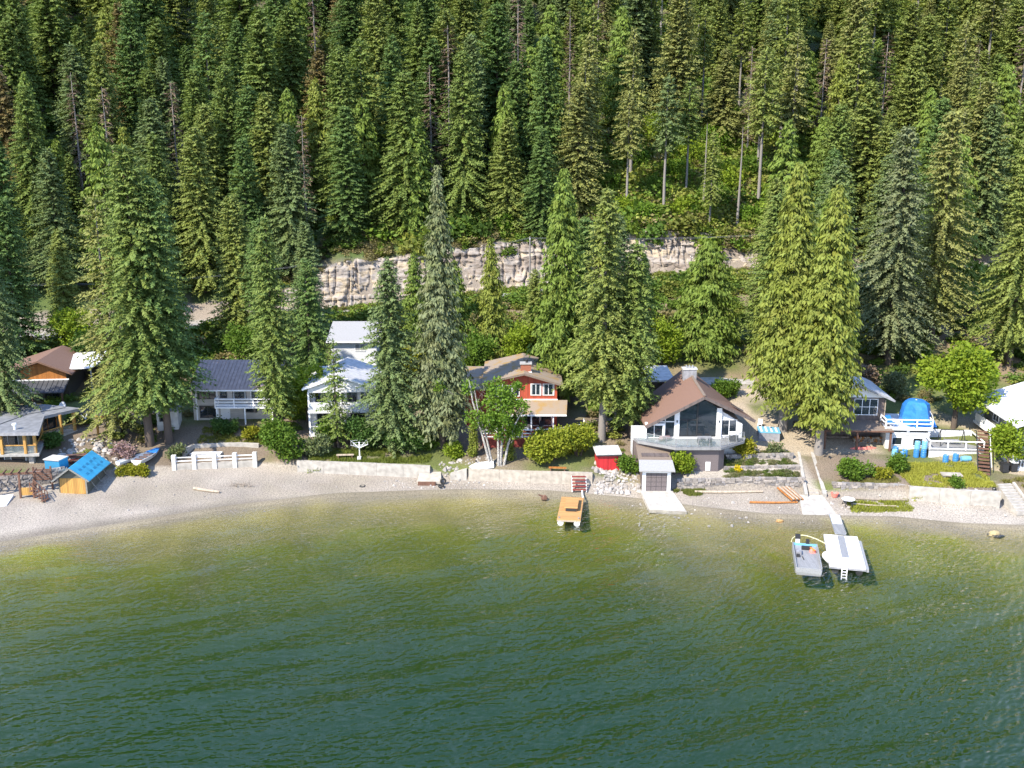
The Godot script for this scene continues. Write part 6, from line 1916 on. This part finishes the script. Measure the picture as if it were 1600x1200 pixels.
	for i in 5:
		var a := -37.1 + i * 2.15
		put(f, "pier", B.new().bx(-0.22, 0.6, -0.22, 0.22, 2.75, 0.22), M.white, Vector3(a, 0, table(WALL, a, 1) + 0.1))
	var rw := thing("retaining_wall", "curved concrete retaining wall behind the white fence", "wall", Vector3.ZERO)
	var rp := [Vector3(-36.8, 0, -106.6), Vector3(-36.2, 0, -108.2), Vector3(-33.0, 0, -108.8), Vector3(-30.6, 0, -108.9), Vector3(-28.8, 0, -108.6)]
	for i in 4:
		put(rw, "section", B.new().bar(rp[i] + Vector3(0, 2.0, 0), rp[i + 1] + Vector3(0, 2.0, 0), 0.3, 1.5), M.concrete)
	# brown pergola and gate on the left
	var p := thing("pergola", "brown timber pergola and rail fence at the edge of the beach", "pergola", Vector3(-52.5, 1.0, -96.2), 10.0)
	for x in [-6.0, -3.0, 0.0, 2.2]:
		put(p, "post", B.new().bx(x - 0.09, -0.8, -0.09, x + 0.09, 2.2, 0.09), M.brown_wood)
	put(p, "beam", B.new().bx(-7.5, 2.2, -0.1, 4.6, 2.4, 0.1), M.brown_wood)
	for i in 17:
		put(p, "rafter", B.new().bx(-7.3 + i * 0.73, 2.4, -0.9, -7.2 + i * 0.73, 2.55, 0.5), M.brown_wood)
	for y in [0.35, 0.85]:
		put(p, "rail", B.new().bx(-7.4, y, -0.05, 0.0, y + 0.1, 0.05), M.brown_wood)
	var gt := thing("timber_gate", "amber timber gate beside the pergola post", "gate", Vector3(-49.4, 1.0, -96.0), 8.0)
	put(gt, "panel", B.new().bx(-0.55, 0.2, -0.04, 0.55, 1.0, 0.04), M.amber_wood)
	for x in [-0.65, 0.65]:
		put(gt, "post", B.new().bx(x - 0.09, -0.7, -0.09, x + 0.09, 1.5, 0.09), M.brown_wood)
	var g2 := thing("timber_screen", "brown slatted screen under the end of the pergola", "screen", Vector3(-48.7, 1.9, -98.2), 8.0)
	for i in 5:
		put(g2, "slat", B.new().bx(-0.8, 0.15 + i * 0.25, -0.03, 0.8, 0.33 + i * 0.25, 0.03), M.brown_wood)
	for x in [-0.85, 0.85]:
		put(g2, "post", B.new().bx(x - 0.08, -1.2, -0.08, x + 0.08, 1.6, 0.08), M.brown_wood)
	var bs := thing("beach_stairs", "brown timber stairs with open railing down to the beach", "stairs", Vector3.ZERO)
	steps(bs, Vector3(-47.2, 0.7, -95.4), Vector3(-48.8, 1.8, -96.0), 1.0, 5, M.brown_wood)
	railing(bs, [Vector3(-47.1, 0.8, -94.9), Vector3(-48.8, 1.9, -95.5)], 0.8, [1.0], 0.45, M.brown_wood, 0.07)
	railing(bs, [Vector3(-47.3, 0.8, -95.9), Vector3(-48.9, 1.9, -96.5)], 0.8, [1.0], 0.45, M.brown_wood, 0.07)
	var sl := thing("white_slip", "white concrete boat slip below the pergola", "slip", Vector3.ZERO)
	put(sl, "slab", B.new().hexa_roof(Vector3(-58.0, 0.75, -91.2), Vector3(-50.6, 0.85, -94.0), Vector3(-50.9, 1.2, -96.2), Vector3(-58.0, 1.2, -94.6), 0.5), M.roof_white)
	var bx := thing("storage_box", "blue grey storage crate with white lid next to the orange shed", "storage box", Vector3(-48.6, 1.9, -101.3), -14.0)
	bx.position.y = land(-48.6, -101.3)
	put(bx, "box", B.new().bx(-0.9, -0.3, -0.7, 0.9, 1.1, 0.7), M.blue_dark)
	put(bx, "lid", B.new().bx(-1.0, 1.1, -0.8, 0.95, 1.2, 0.8), M.roof_light)
	var lm := thing("lumber_pile", "reddish lumber scraps heaped behind the storage crate", "lumber", ground_at(-46.9, -103.0), 20.0)
	for i in 9:
		put(lm, "plank", B.new().box(Vector3(r(-0.3, 0.3), 0.1 + i * 0.11, r(-0.2, 0.2)), Vector3(2.0, 0.08, 0.25), Basis(Vector3.UP, r(-0.5, 0.5))), M.brown_wood if i % 3 else M.red_deep)


# a small boat's hull: lofted sections, open on top; the bow points to -z
func hull(l: float, w: float, d: float, blunt := 0.5) -> B:
	var b := B.new()
	var n := 9
	var out := []
	for i in n:
		var t := float(i) / (n - 1)      # 0 stern, 1 bow
		var half := w / 2 * (pow(1.0 - pow(t, 2.6), 0.6) * (0.86 + 0.14 * sin(t * PI)) + 0.02)
		var keel := d * 0.12 + d * 0.75 * pow(t, 4.0)
		var z := l / 2 - l * t
		var top := d + 0.12 * d * t
		out.append([Vector3(-half, top, z), Vector3(-half * 0.72, keel + d * 0.12, z), Vector3(0, keel - d * 0.12, z), Vector3(half * 0.72, keel + d * 0.12, z), Vector3(half, top, z)])
	for i in n - 1:
		for k in 4:
			b.quad(out[i][k], out[i][k + 1], out[i + 1][k + 1], out[i + 1][k])
			b.quad(out[i][k] * Vector3(0.94, 1, 0.97) + Vector3(0, 0.03, 0), out[i + 1][k] * Vector3(0.94, 1, 0.97) + Vector3(0, 0.03, 0), out[i + 1][k + 1] * Vector3(0.94, 1, 0.97) + Vector3(0, 0.03, 0), out[i][k + 1] * Vector3(0.94, 1, 0.97) + Vector3(0, 0.03, 0))
		for s in [0, 4]:
			b.quad(out[i][s], out[i + 1][s], out[i + 1][s] * Vector3(0.94, 1, 0.97) + Vector3(0, 0.03, 0), out[i][s] * Vector3(0.94, 1, 0.97) + Vector3(0, 0.03, 0))
	for k in range(1, 4):
		b.tri(out[0][0], out[0][k], out[0][k + 1])
	return b


func floats() -> void:
	# orange raft
	var o := thing("wooden_raft", "orange wooden swimming raft floating off the red steps", "raft", Vector3(5.9, 0.0, -94.3), -7.0)
	put(o, "deck", B.new().bx(-1.15, 0.36, -3.1, 1.15, 0.46, 3.1), M.raft_wood)
	put(o, "frame", B.new().bx(-1.17, 0.2, -3.12, -1.05, 0.355, 3.12).bx(1.05, 0.2, -3.12, 1.17, 0.355, 3.12).bx(-1.05, 0.2, 3.0, 1.05, 0.355, 3.12), M.pale_wood)
	for x in [-0.8, 0.8]:
		for z in [-2.3, 0.0, 2.3]:
			put(o, "float", B.new().tube([Vector3(x, 0.02, z - 0.75), Vector3(x, 0.02, z + 0.75)], [0.3], 10), M.white_paint if z > 2 else M.dark)
	for x in [-0.95, 0.95]:
		put(o, "cleat", B.new().bx(x - 0.05, 0.46, 2.7, x + 0.05, 0.56, 2.95), M.metal)
	var c := thing("wooden_chest", "low wooden chest with dark front on the orange raft", "chest", Vector3(6.0, 0.46, -94.4), -7.0)
	put(c, "body", B.new().bx(-0.55, 0, -1.7, 0.55, 0.36, 1.1), M.brown_wood)
	put(c, "lid", B.new().bx(-0.65, 0.36, -1.8, 0.65, 0.44, 1.15), M.raft_wood)
	put(c, "front", B.new().bx(-0.5, 0.04, 1.1, 0.5, 0.34, 1.14), M.dark)
	var gp := thing("mooring_plank", "pale mooring plank between the raft and the beach", "plank", Vector3.ZERO)
	put(gp, "board", B.new().bar(Vector3(7.3, 0.5, -97.2), Vector3(7.4, 0.45, -99.6), 0.14, 0.06), M.white_paint)
	# white raft
	var w := thing("white_raft", "white swimming raft with grey grating strip and ladder", "raft", Vector3(29.9, 0.0, -83.6), -13.0)
	put(w, "deck", B.new().bx(-1.5, 0.4, -3.6, 1.5, 0.5, 3.6), M.white_paint)
	put(w, "rim", B.new().bx(-1.53, 0.22, -3.63, 1.53, 0.395, 3.63), M.grey_paint)
	put(w, "side_bumper", B.new().bx(1.54, 0.1, -2.9, 1.78, 0.4, 3.5), M.alu)
	var st := put(w, "grating", B.new().bx(-0.32, 0.5, -3.5, 0.32, 0.515, 1.6), M.grey_paint)
	for i in 24:
		put(st, "slat", B.new().bx(-0.3, 0.516, -3.45 + i * 0.21, 0.3, 0.53, -3.45 + i * 0.21 + 0.14), M.metal)
	for x in [-1.0, 1.0]:
		for z in [-2.6, 0.0, 2.6]:
			put(w, "float", B.new().tube([Vector3(x, 0.0, z - 0.9), Vector3(x, 0.0, z + 0.9)], [0.3], 10), M.dark)
	var ld := put(w, "ladder", B.new().bx(-0.5, -0.7, 3.62, -0.42, 0.75, 3.7).bx(-0.08, -0.7, 3.62, 0.0, 0.75, 3.7), M.white_paint)
	for i in 5:
		put(ld, "rung", B.new().bx(-0.42, -0.55 + i * 0.27, 3.63, -0.08, -0.48 + i * 0.27, 3.69), M.white_paint)
	put(w, "cleat", B.new().bx(-0.35, 0.5, 2.4, -0.1, 0.56, 2.5), M.metal)
	var g := thing("gangway", "narrow aluminium gangway from the white raft to the shore", "gangway", Vector3.ZERO)
	var a := Vector3(30.7, 0.62, -87.1)
	var b := Vector3(31.5, 0.75, -91.6)
	put(g, "deck", B.new().bar(a, b, 0.95, 0.08), M.roof_white)
	put(g, "ramp_plate", B.new().bar(a + Vector3(-0.02, 0.05, 0.1), a.lerp(b, 0.5) + Vector3(0, 0.05, 0), 0.9, 0.02), M.grey_deck)
	for s in [-0.5, 0.5]:
		put(g, "side_rail", B.new().bar(a + Vector3(s, 0.05, 0), b + Vector3(s, 0.05, 0), 0.06, 0.12), M.metal)
	# flat work boat
	var f := thing("flat_boat", "flat grey aluminium work boat tied beside the white raft", "boat", Vector3(26.2, 0.0, -82.4), -12.0)
	put(f, "hull", B.new().hexa_roof(Vector3(-1.1, 0.42, 2.6), Vector3(1.1, 0.42, 2.6), Vector3(1.1, 0.42, -2.6), Vector3(-1.1, 0.42, -2.6), 0.5).slab(PackedVector2Array([Vector2(-1.0, -0.1), Vector2(1.0, -0.1), Vector2(1.1, 0.42), Vector2(-1.1, 0.42)]), 2.6, 2.85), M.alu)
	put(f, "deck", B.new().bx(-1.05, 0.42, -1.4, 1.05, 0.47, 2.75), M.grey_deck)
	for x in [-1.1, 1.02]:
		put(f, "gunwale", B.new().bx(x, 0.42, -2.6, x + 0.08, 0.68, 2.7), M.alu)
	put(f, "transom", B.new().bx(-1.02, 0.42, -2.6, 1.02, 0.62, -2.5), M.blue_pale)
	put(f, "bow_lip", B.new().bx(-1.02, 0.42, 2.7, 1.02, 0.55, 2.8), M.alu)
	put(f, "bench", B.new().bx(-0.35, 0.47, -1.75, 0.55, 0.75, -1.45), M.dark)
	put(f, "crate", B.new().bx(-0.9, 0.47, -0.9, -0.45, 0.8, -0.1), M.grey_paint)
	put(f, "battery", B.new().bx(-0.9, 0.47, 0.1, -0.6, 0.7, 0.35), M.dark)
	put(f, "oar", B.new().bar(Vector3(-0.4, 0.52, 0.2), Vector3(-0.3, 0.52, 0.9), 0.06, 0.05), M.dark)
	var mo := put(f, "outboard_motor", B.new().bx(-0.8, 0.6, -3.0, -0.45, 1.25, -2.62), M.white_paint)
	put(mo, "cowl", B.new().bx(-0.85, 1.0, -3.1, -0.4, 1.3, -2.6), M.dark)
	put(mo, "shaft", B.new().bx(-0.68, -0.5, -2.95, -0.56, 0.6, -2.8), M.dark)
	put(f, "winch", B.new().bx(0.1, 0.62, -2.9, 0.4, 0.95, -2.5), M.dark)
	var lj := thing("life_jacket", "red and orange life jackets piled on the flat boat", "life jacket", Vector3(27.0, 0.47, -83.3), 15.0)
	put(lj, "panel", B.new().rock(Vector3(0, 0.05, 0), Vector3(0.4, 0.3, 0.35), rng), M.coral)
	put(lj, "strap", B.new().bx(-0.1, 0.25, -0.35, 0.02, 0.36, 0.35), M.orange)
	var fd := thing("fender_buoy", "fat white fender buoy between the boat and the raft", "fender", Vector3(28.1, 0.1, -82.2))
	put(fd, "body", B.new().tube([Vector3(-0.1, 0.1, -1.0), Vector3(-0.05, 0.25, -0.7), Vector3(0.0, 0.3, 0), Vector3(0.1, 0.25, 0.7), Vector3(0.15, 0.1, 1.0)], [0.08, 0.36, 0.42, 0.36, 0.08], 10), M.white_paint)
	put(fd, "eye", B.new().box(Vector3(-0.1, 0.2, -1.05), Vector3(0.08, 0.1, 0.12)), M.dark)
	var rp := thing("mooring_rope", "yellow mooring rope arching from boat to white raft", "rope", Vector3.ZERO)
	var pts := []
	for i in 13:
		var t := i / 12.0
		pts.append(Vector3(lerpf(25.6, 28.9, t), 0.62 + 0.25 * sin(t * PI), -85.3 - 1.4 * sin(pow(t, 0.7) * PI) + 1.0 * t))
	put(rp, "rope", B.new().tube(pts, [0.04], 5), M.rope)
	# driftwood and a half-sunk float
	var dw := thing("driftwood_stump", "dark driftwood stump in the shallows near the raft", "driftwood", Vector3(3.4, -0.1, -98.4))
	put(dw, "root", B.new().rock(Vector3(0, 0.05, 0), Vector3(0.45, 0.4, 0.3), rng), M.brown_wood)
	for i in 4:
		put(dw, "branch", B.new().tube([Vector3(0, 0.2, 0), Vector3(r(-0.9, 0.7), r(0.3, 0.6), r(-0.4, 0.4))], [0.09, 0.03], 5), M.brown_wood)
	var bu := thing("tan_float", "tan rock islet with dark rim off the right shore", "rock", Vector3(46.0, -0.12, -88.9))
	put(bu, "rock", B.new().rock(Vector3.ZERO, Vector3(0.65, 0.35, 0.45), rng), mat(Color(0.45, 0.36, 0.18), 0.8, M.fine, 0.8))
	put(bu, "rim", B.new().rock(Vector3(0.05, -0.05, 0), Vector3(0.85, 0.16, 0.6), rng), M.dark)
	var su := thing("sunken_stone", "small orange stone in the shallows left of the gangway", "stone", Vector3(26.4, -0.12, -92.2))
	put(su, "stone", B.new().rock(Vector3.ZERO, Vector3(0.5, 0.2, 0.3), rng), mat(Color(0.5, 0.3, 0.12), 0.8, M.fine, 0.8))


func shore_things() -> void:
	# boats on the bank
	var o := thing("rowing_boat", "white rowing boat with blue bow cover drawn up on the bank", "boat", ground_at(-40.3, -105.3, 0.1), -14.0)
	put(o, "hull", hull(4.4, 1.5, 0.6), M.white)
	put(o, "bow_cover", B.new().hexa_roof(Vector3(-0.72, 0.66, -0.6), Vector3(0.72, 0.66, -0.6), Vector3(0.2, 0.74, -2.0), Vector3(-0.2, 0.74, -2.0), 0.06), M.blue_tarp)
	for z in [-0.1, 0.7, 1.5]:
		put(o, "thwart", B.new().bx(-0.66, 0.45, z - 0.12, 0.66, 0.5, z + 0.12), M.brown_wood)
	var k := thing("canoe", "narrow white canoe beside the rowing boat", "canoe", ground_at(-41.9, -105.0, 0.05), -32.0)
	put(k, "hull", hull(3.9, 0.85, 0.4), M.white_paint)
	put(k, "seat", B.new().bx(-0.35, 0.3, -0.3, 0.35, 0.35, 0.0), M.old_wood)
	var cb := thing("covered_boat", "white covered boat stored behind the white fence", "boat", Vector3(-34.4, 1.35, -106.9), 92.0)
	put(cb, "hull", hull(3.6, 1.4, 0.7), M.white)
	put(cb, "cover", B.new().hexa_roof(Vector3(-0.7, 0.75, 1.7), Vector3(0.7, 0.75, 1.7), Vector3(0.25, 0.9, -1.5), Vector3(-0.25, 0.9, -1.5), 0.05), M.roof_white)
	# dinghy upside down on the wall top
	var d := thing("upturned_dinghy", "white dinghy lying keel up beside the birch stems", "boat", ground_at(-3.3, -103.0, 0.62), 96.0)
	var hm := put(d, "hull", hull(2.6, 1.25, 0.55), M.roof_white)
	hm.rotation_degrees = Vector3(0, 0, 180)
	put(d, "oarlock", B.new().bx(-0.3, 0.1, -0.7, 0.1, 0.16, -0.5), M.dark)
	# rotary clothes line
	var c := thing("rotary_clothes_line", "white rotary clothes line on the lawn above the seawall", "clothes line", ground_at(-16.8, -104.9))
	put(c, "pole", B.new().bx(-0.05, -0.2, -0.05, 0.05, 1.9, 0.05), M.white_paint)
	for i in 4:
		var a := i * TAU / 4 + 0.6
		put(c, "arm", B.new().bar(Vector3(0, 1.2, 0), Vector3(cos(a) * 1.3, 1.85, sin(a) * 1.3), 0.05, 0.05), M.white_paint)
	for k2 in 3:
		var s := 0.5 + k2 * 0.38
		for i in 4:
			var a := i * TAU / 4 + 0.6
			var e := a + TAU / 4
			put(c, "line", B.new().bar(Vector3(cos(a) * s, 1.2 + 0.5 * s, sin(a) * s), Vector3(cos(e) * s, 1.2 + 0.5 * s, sin(e) * s), 0.02, 0.02), M.white_paint)
	put(c, "weight", B.new().bx(-0.2, 0, 0.1, 0.2, 0.3, 0.5), M.white)
	plank_bench("plank bench on the lawn beside the clothes line", ground_at(-18.4, -104.9), 4.0, M.pale_wood)
	plank_bench("weathered plank bench above the seawall near the red steps", ground_at(4.9, -101.9), -4.0, M.cedar_wood)
	# tyres
	tyre("old tyre lying flat below the boat ramp", Vector3(-7.6, 0.42, -100.9), true)
	tyre("old tyre leaning against the boat ramp edge", Vector3(-7.4, 0.75, -101.5), false)
	tyre("lone dark tyre half buried in the beach sand", Vector3(-16.0, 0.3, -101.1), true)
	# logs, lumber, driftwood
	var lg := [[[-33.5, -99.3], [-30.6, -98.6], 0.16, "bleached driftwood log on the wide beach", M.pale_wood], [[19.0, -98.0], [26.0, -97.7], 0.14, "long weathered beam lying in front of the lowest terrace wall", M.pale_wood], [[24.2, -95.7], [29.0, -95.5], 0.12, "thin driftwood pole near the stairway apron", M.cedar_wood], [[33.8, -95.9], [40.0, -95.2], 0.13, "long grey beam below the cottage stone wall", M.old_wood], [[34.2, -94.9], [38.6, -94.3], 0.1, "slim pale pole on the shore below the cottage", M.pale_wood]]
	for l in lg:
		var t := thing("driftwood_log", l[3], "log", Vector3.ZERO)
		put(t, "stem", B.new().tube([ground_at(l[0][0], l[0][1], l[2]), ground_at((l[0][0] + l[1][0]) / 2, (l[0][1] + l[1][1]) / 2 + 0.1, l[2]), ground_at(l[1][0], l[1][1], l[2])], [l[2], l[2] * 0.9, l[2] * 0.7], 7), l[4])
	var br := thing("brush_pile", "grey heap of driftwood brush on the wide beach", "brush", ground_at(-29.0, -100.5))
	for i in 26:
		var p := Vector3(r(-1.0, 1.0), 0.05, r(-0.4, 0.4))
		put(br, "stick", B.new().tube([p, p + Vector3(r(-0.9, 0.9), r(0.05, 0.5), r(-0.4, 0.4))], [0.04, 0.015], 4), M.old_wood)
	var lu := thing("lumber_stack", "stack of long timbers leaning beside the stairway", "lumber", ground_at(28.9, -96.9), 12.0)
	for i in 7:
		put(lu, "timber", B.new().bar(Vector3(-0.8 + i * 0.2, 0.12 + 0.1 * (i % 2), 1.4), Vector3(-1.1 + i * 0.2, 0.55 + 0.1 * (i % 2), -1.3), 0.15, 0.1), M.pale_wood if i % 2 else M.cedar_wood)
	var ta := thing("round_table", "round white table with dark legs on the shore gravel", "table", ground_at(33.9, -94.8), 10.0)
	put(ta, "table_top", B.new().lathe(Vector3(0, 0.62, 0), [Vector2(0, 0), Vector2(0.62, 0), Vector2(0.66, 0.05), Vector2(0, 0.07)], 16), M.white_paint)
	for i in 5:
		var a := i * TAU / 5
		put(ta, "leg", B.new().bar(Vector3(cos(a) * 0.6, 0, sin(a) * 0.6), Vector3(cos(a) * 0.35, 0.62, sin(a) * 0.35), 0.07, 0.07), M.dark)
	var bk := thing("red_tub", "red plastic tub against the stone wall by the stairway", "tub", ground_at(33.0, -96.3))
	put(bk, "tub", B.new().lathe(Vector3.ZERO, [Vector2(0, 0.02), Vector2(0.28, 0.02), Vector2(0.38, 0.4), Vector2(0.42, 0.42), Vector2(0.36, 0.42), Vector2(0.26, 0.08), Vector2(0, 0.08)], 12), M.coral)
	var pl := thing("lawn_slab", "weathered concrete slab bench on the barrel lawn", "bench", ground_at(45.4, -97.8), -6.0)
	put(pl, "slab", B.new().bx(-1.0, 0.28, -0.5, 1.0, 0.4, 0.5), M.sand_concrete)
	for x in [-0.8, 0.8]:
		put(pl, "leg", B.new().bx(x - 0.1, -0.1, -0.4, x + 0.1, 0.28, 0.4), M.concrete_dark)
	for i in 2:
		var bn := thing("wheeled_bin", ["black wheeled bin under the small maple", "white lidded wheeled bin under the small maple"][i], "bin", ground_at(51.2 + i * 0.9, -98.6), 0.0, "bins beside the timber stairs")
		put(bn, "body", B.new().bx(-0.3, 0.05, -0.35, 0.3, 0.95, 0.35), M.dark)
		put(bn, "lid", B.new().bx(-0.32, 0.95, -0.38, 0.32, 1.02, 0.38), M.dark if i == 0 else M.white_paint)
		for s in [-0.25, 0.25]:
			put(bn, "wheel", B.new().tube([Vector3(s - 0.04, 0.1, -0.36), Vector3(s + 0.04, 0.1, -0.36)], [0.1], 8), M.rubber)
	# yard things near the left cabin
	var sd := thing("satellite_dish", "white satellite dish in the dark yard below the cabin", "satellite dish", ground_at(-53.0, -114.0), -20.0)
	put(sd, "mast", B.new().bx(-0.05, -0.3, -0.05, 0.05, 1.0, 0.05), M.metal)
	var ds := put(sd, "dish", B.new().lathe(Vector3.ZERO, [Vector2(0, 0), Vector2(0.35, 0.06), Vector2(0.65, 0.22), Vector2(0.66, 0.24), Vector2(0.34, 0.1), Vector2(0, 0.04)], 16), M.white_paint, Vector3(0, 1.15, 0.1))
	ds.rotation_degrees = Vector3(65, 0, 10)
	var tr := thing("boat_trailer", "white boat trailer tilted beside the satellite dish", "trailer", ground_at(-50.6, -113.6), 28.0)
	put(tr, "frame", B.new().bar(Vector3(-0.6, 0.6, -1.6), Vector3(0, 0.45, 2.0), 0.1, 0.12).bar(Vector3(0.6, 0.6, -1.6), Vector3(0, 0.45, 2.0), 0.1, 0.12), M.white_paint)
	put(tr, "bed", B.new().bx(-0.7, 0.6, -1.8, 0.7, 0.72, 0.2), M.dark)
	for x in [-0.8, 0.8]:
		put(tr, "wheel", B.new().tube([Vector3(x - 0.08, 0.3, -1.0), Vector3(x + 0.08, 0.3, -1.0)], [0.3], 12), M.rubber)
	var sb := thing("signpost", "orange timber post with short crossbeam in the side yard", "post", ground_at(-47.5, -109.8), -8.0)
	put(sb, "post", B.new().bx(-0.1, -0.3, -0.1, 0.1, 1.9, 0.1), M.amber_wood)
	put(sb, "crossbeam", B.new().bx(-0.3, 1.9, -0.12, 1.3, 2.15, 0.12), M.amber_wood)
	# terrace wall stone seat and tarpaulin of logs under the cedars
	for i in 3:
		var gc := thing("garden_chair", ["white garden chair in the shade under the cedars", "dark garden chair in the shade under the cedars", "green garden chair beside the left cedar trunk"][i], "chair", ground_at(30.2 + i * 1.0 - (3.0 if i == 0 else 0.0) + 1.4, -110.6 + i * 0.5), 30.0 * i - 20.0, "chairs under the cedars")
		var mm: Material = [M.white_paint, M.dark, M.deep_green][i]
		put(gc, "seat", B.new().bx(-0.25, 0.4, -0.25, 0.25, 0.45, 0.25), mm)
		put(gc, "backrest", B.new().bx(-0.25, 0.45, -0.25, 0.25, 0.95, -0.2), mm)
		for x in [-0.22, 0.22]:
			for z in [-0.22, 0.22]:
				put(gc, "leg", B.new().bx(x - 0.025, 0, z - 0.025, x + 0.025, 0.4, z + 0.025), mm)


func plank_bench(label: String, at: Vector3, turn: float, m: Material) -> void:
	var o := thing("plank_bench", label, "bench", at, turn)
	put(o, "seat", B.new().bx(-0.95, 0.38, -0.2, 0.95, 0.45, 0.2), m)
	for x in [-0.75, 0.75]:
		put(o, "leg", B.new().bx(x - 0.06, -0.1, -0.16, x + 0.06, 0.38, 0.16), M.brown_wood)


func tyre(label: String, at: Vector3, flat: bool) -> void:
	var o := thing("tyre", label, "tyre", at, 20.0)
	var b := B.new()
	b.smooth = true
	var pts := []
	for i in 17:
		var a := TAU * i / 16
		pts.append(Vector3(cos(a) * 0.26, 0, sin(a) * 0.26) if flat else Vector3(cos(a) * 0.26, sin(a) * 0.26, 0))
	b.tube(pts, [0.1], 7, false)
	put(o, "tread", b, M.rubber)


func power_line() -> void:
	var at := [[-72.0, 17.0], [-31.0, 18.4], [2.7, 22.0], [27.2, 19.2], [60.0, 24.0]]
	var names := ["wooden utility pole beside the road at the left edge of the forest", "wooden utility pole hidden among firs left of the cliff", "tall wooden utility pole in front of the middle of the cliff", "short utility pole at the foot of the cliff behind the cedar", "wooden utility pole by the road at the right edge"]
	var tops := []
	for i in at.size():
		var x: float = at[i][0]
		var p := ground_at(x, table(ROAD, x, 1) + 0.6)
		var o := thing("utility_pole", names[i], "utility pole", p, 0.0, "poles along the road")
		var h: float = at[i][1] - p.y
		put(o, "pole", B.new().tube([Vector3(0, -0.5, 0), Vector3(0, h, 0)], [0.17, 0.11], 8), M.bark_grey)
		put(o, "crossarm", B.new().bx(-0.05, h - 0.5, -0.8, 0.05, h - 0.38, 0.8), M.old_wood)
		for z in [-0.7, 0.7]:
			put(o, "insulator", B.new().lathe(Vector3(0, h - 0.38, z), [Vector2(0.05, 0), Vector2(0.07, 0.12), Vector2(0, 0.16)], 6), M.white_paint)
		if i != 3: tops.append(p + Vector3(0, h - 0.2, 0))
	for i in tops.size() - 1:
		for z in [-0.7, 0.7]:
			var pts := []
			for k in 17:
				var t := k / 16.0
				pts.append(tops[i].lerp(tops[i + 1], t) + Vector3(0, -4.0 * t * (1.0 - t) * 0.9, z))
			solo("power_line", "%s strand of the power line, %s" % ["far" if z < 0 else "near", ["span over the left road", "span left of the tall pole", "span above the right cliff"][i]], "cable", B.new().tube(pts, [0.01], 4, false), M.grey_paint, Vector3.ZERO, 0.0, "power lines above the road")


func _ready() -> void:
	rng.seed = 1
	make_world()
	make_materials()
	make_ground()
	make_cliff()
	make_lake()
	print("land ", Time.get_ticks_msec())
	make_shapes()
	print("shapes ", Time.get_ticks_msec())
	flat_roof_house()
	gable_cabin()
	brown_roof_house()
	white_houses()
	red_house()
	chalet()
	sheds()
	right_houses()
	shore_works()
	power_line()
	print("houses ", Time.get_ticks_msec())
	make_forest()
	make_near_trees()
	make_undergrowth()
	floats()
	shore_things()
	print("forest ", Time.get_ticks_msec())
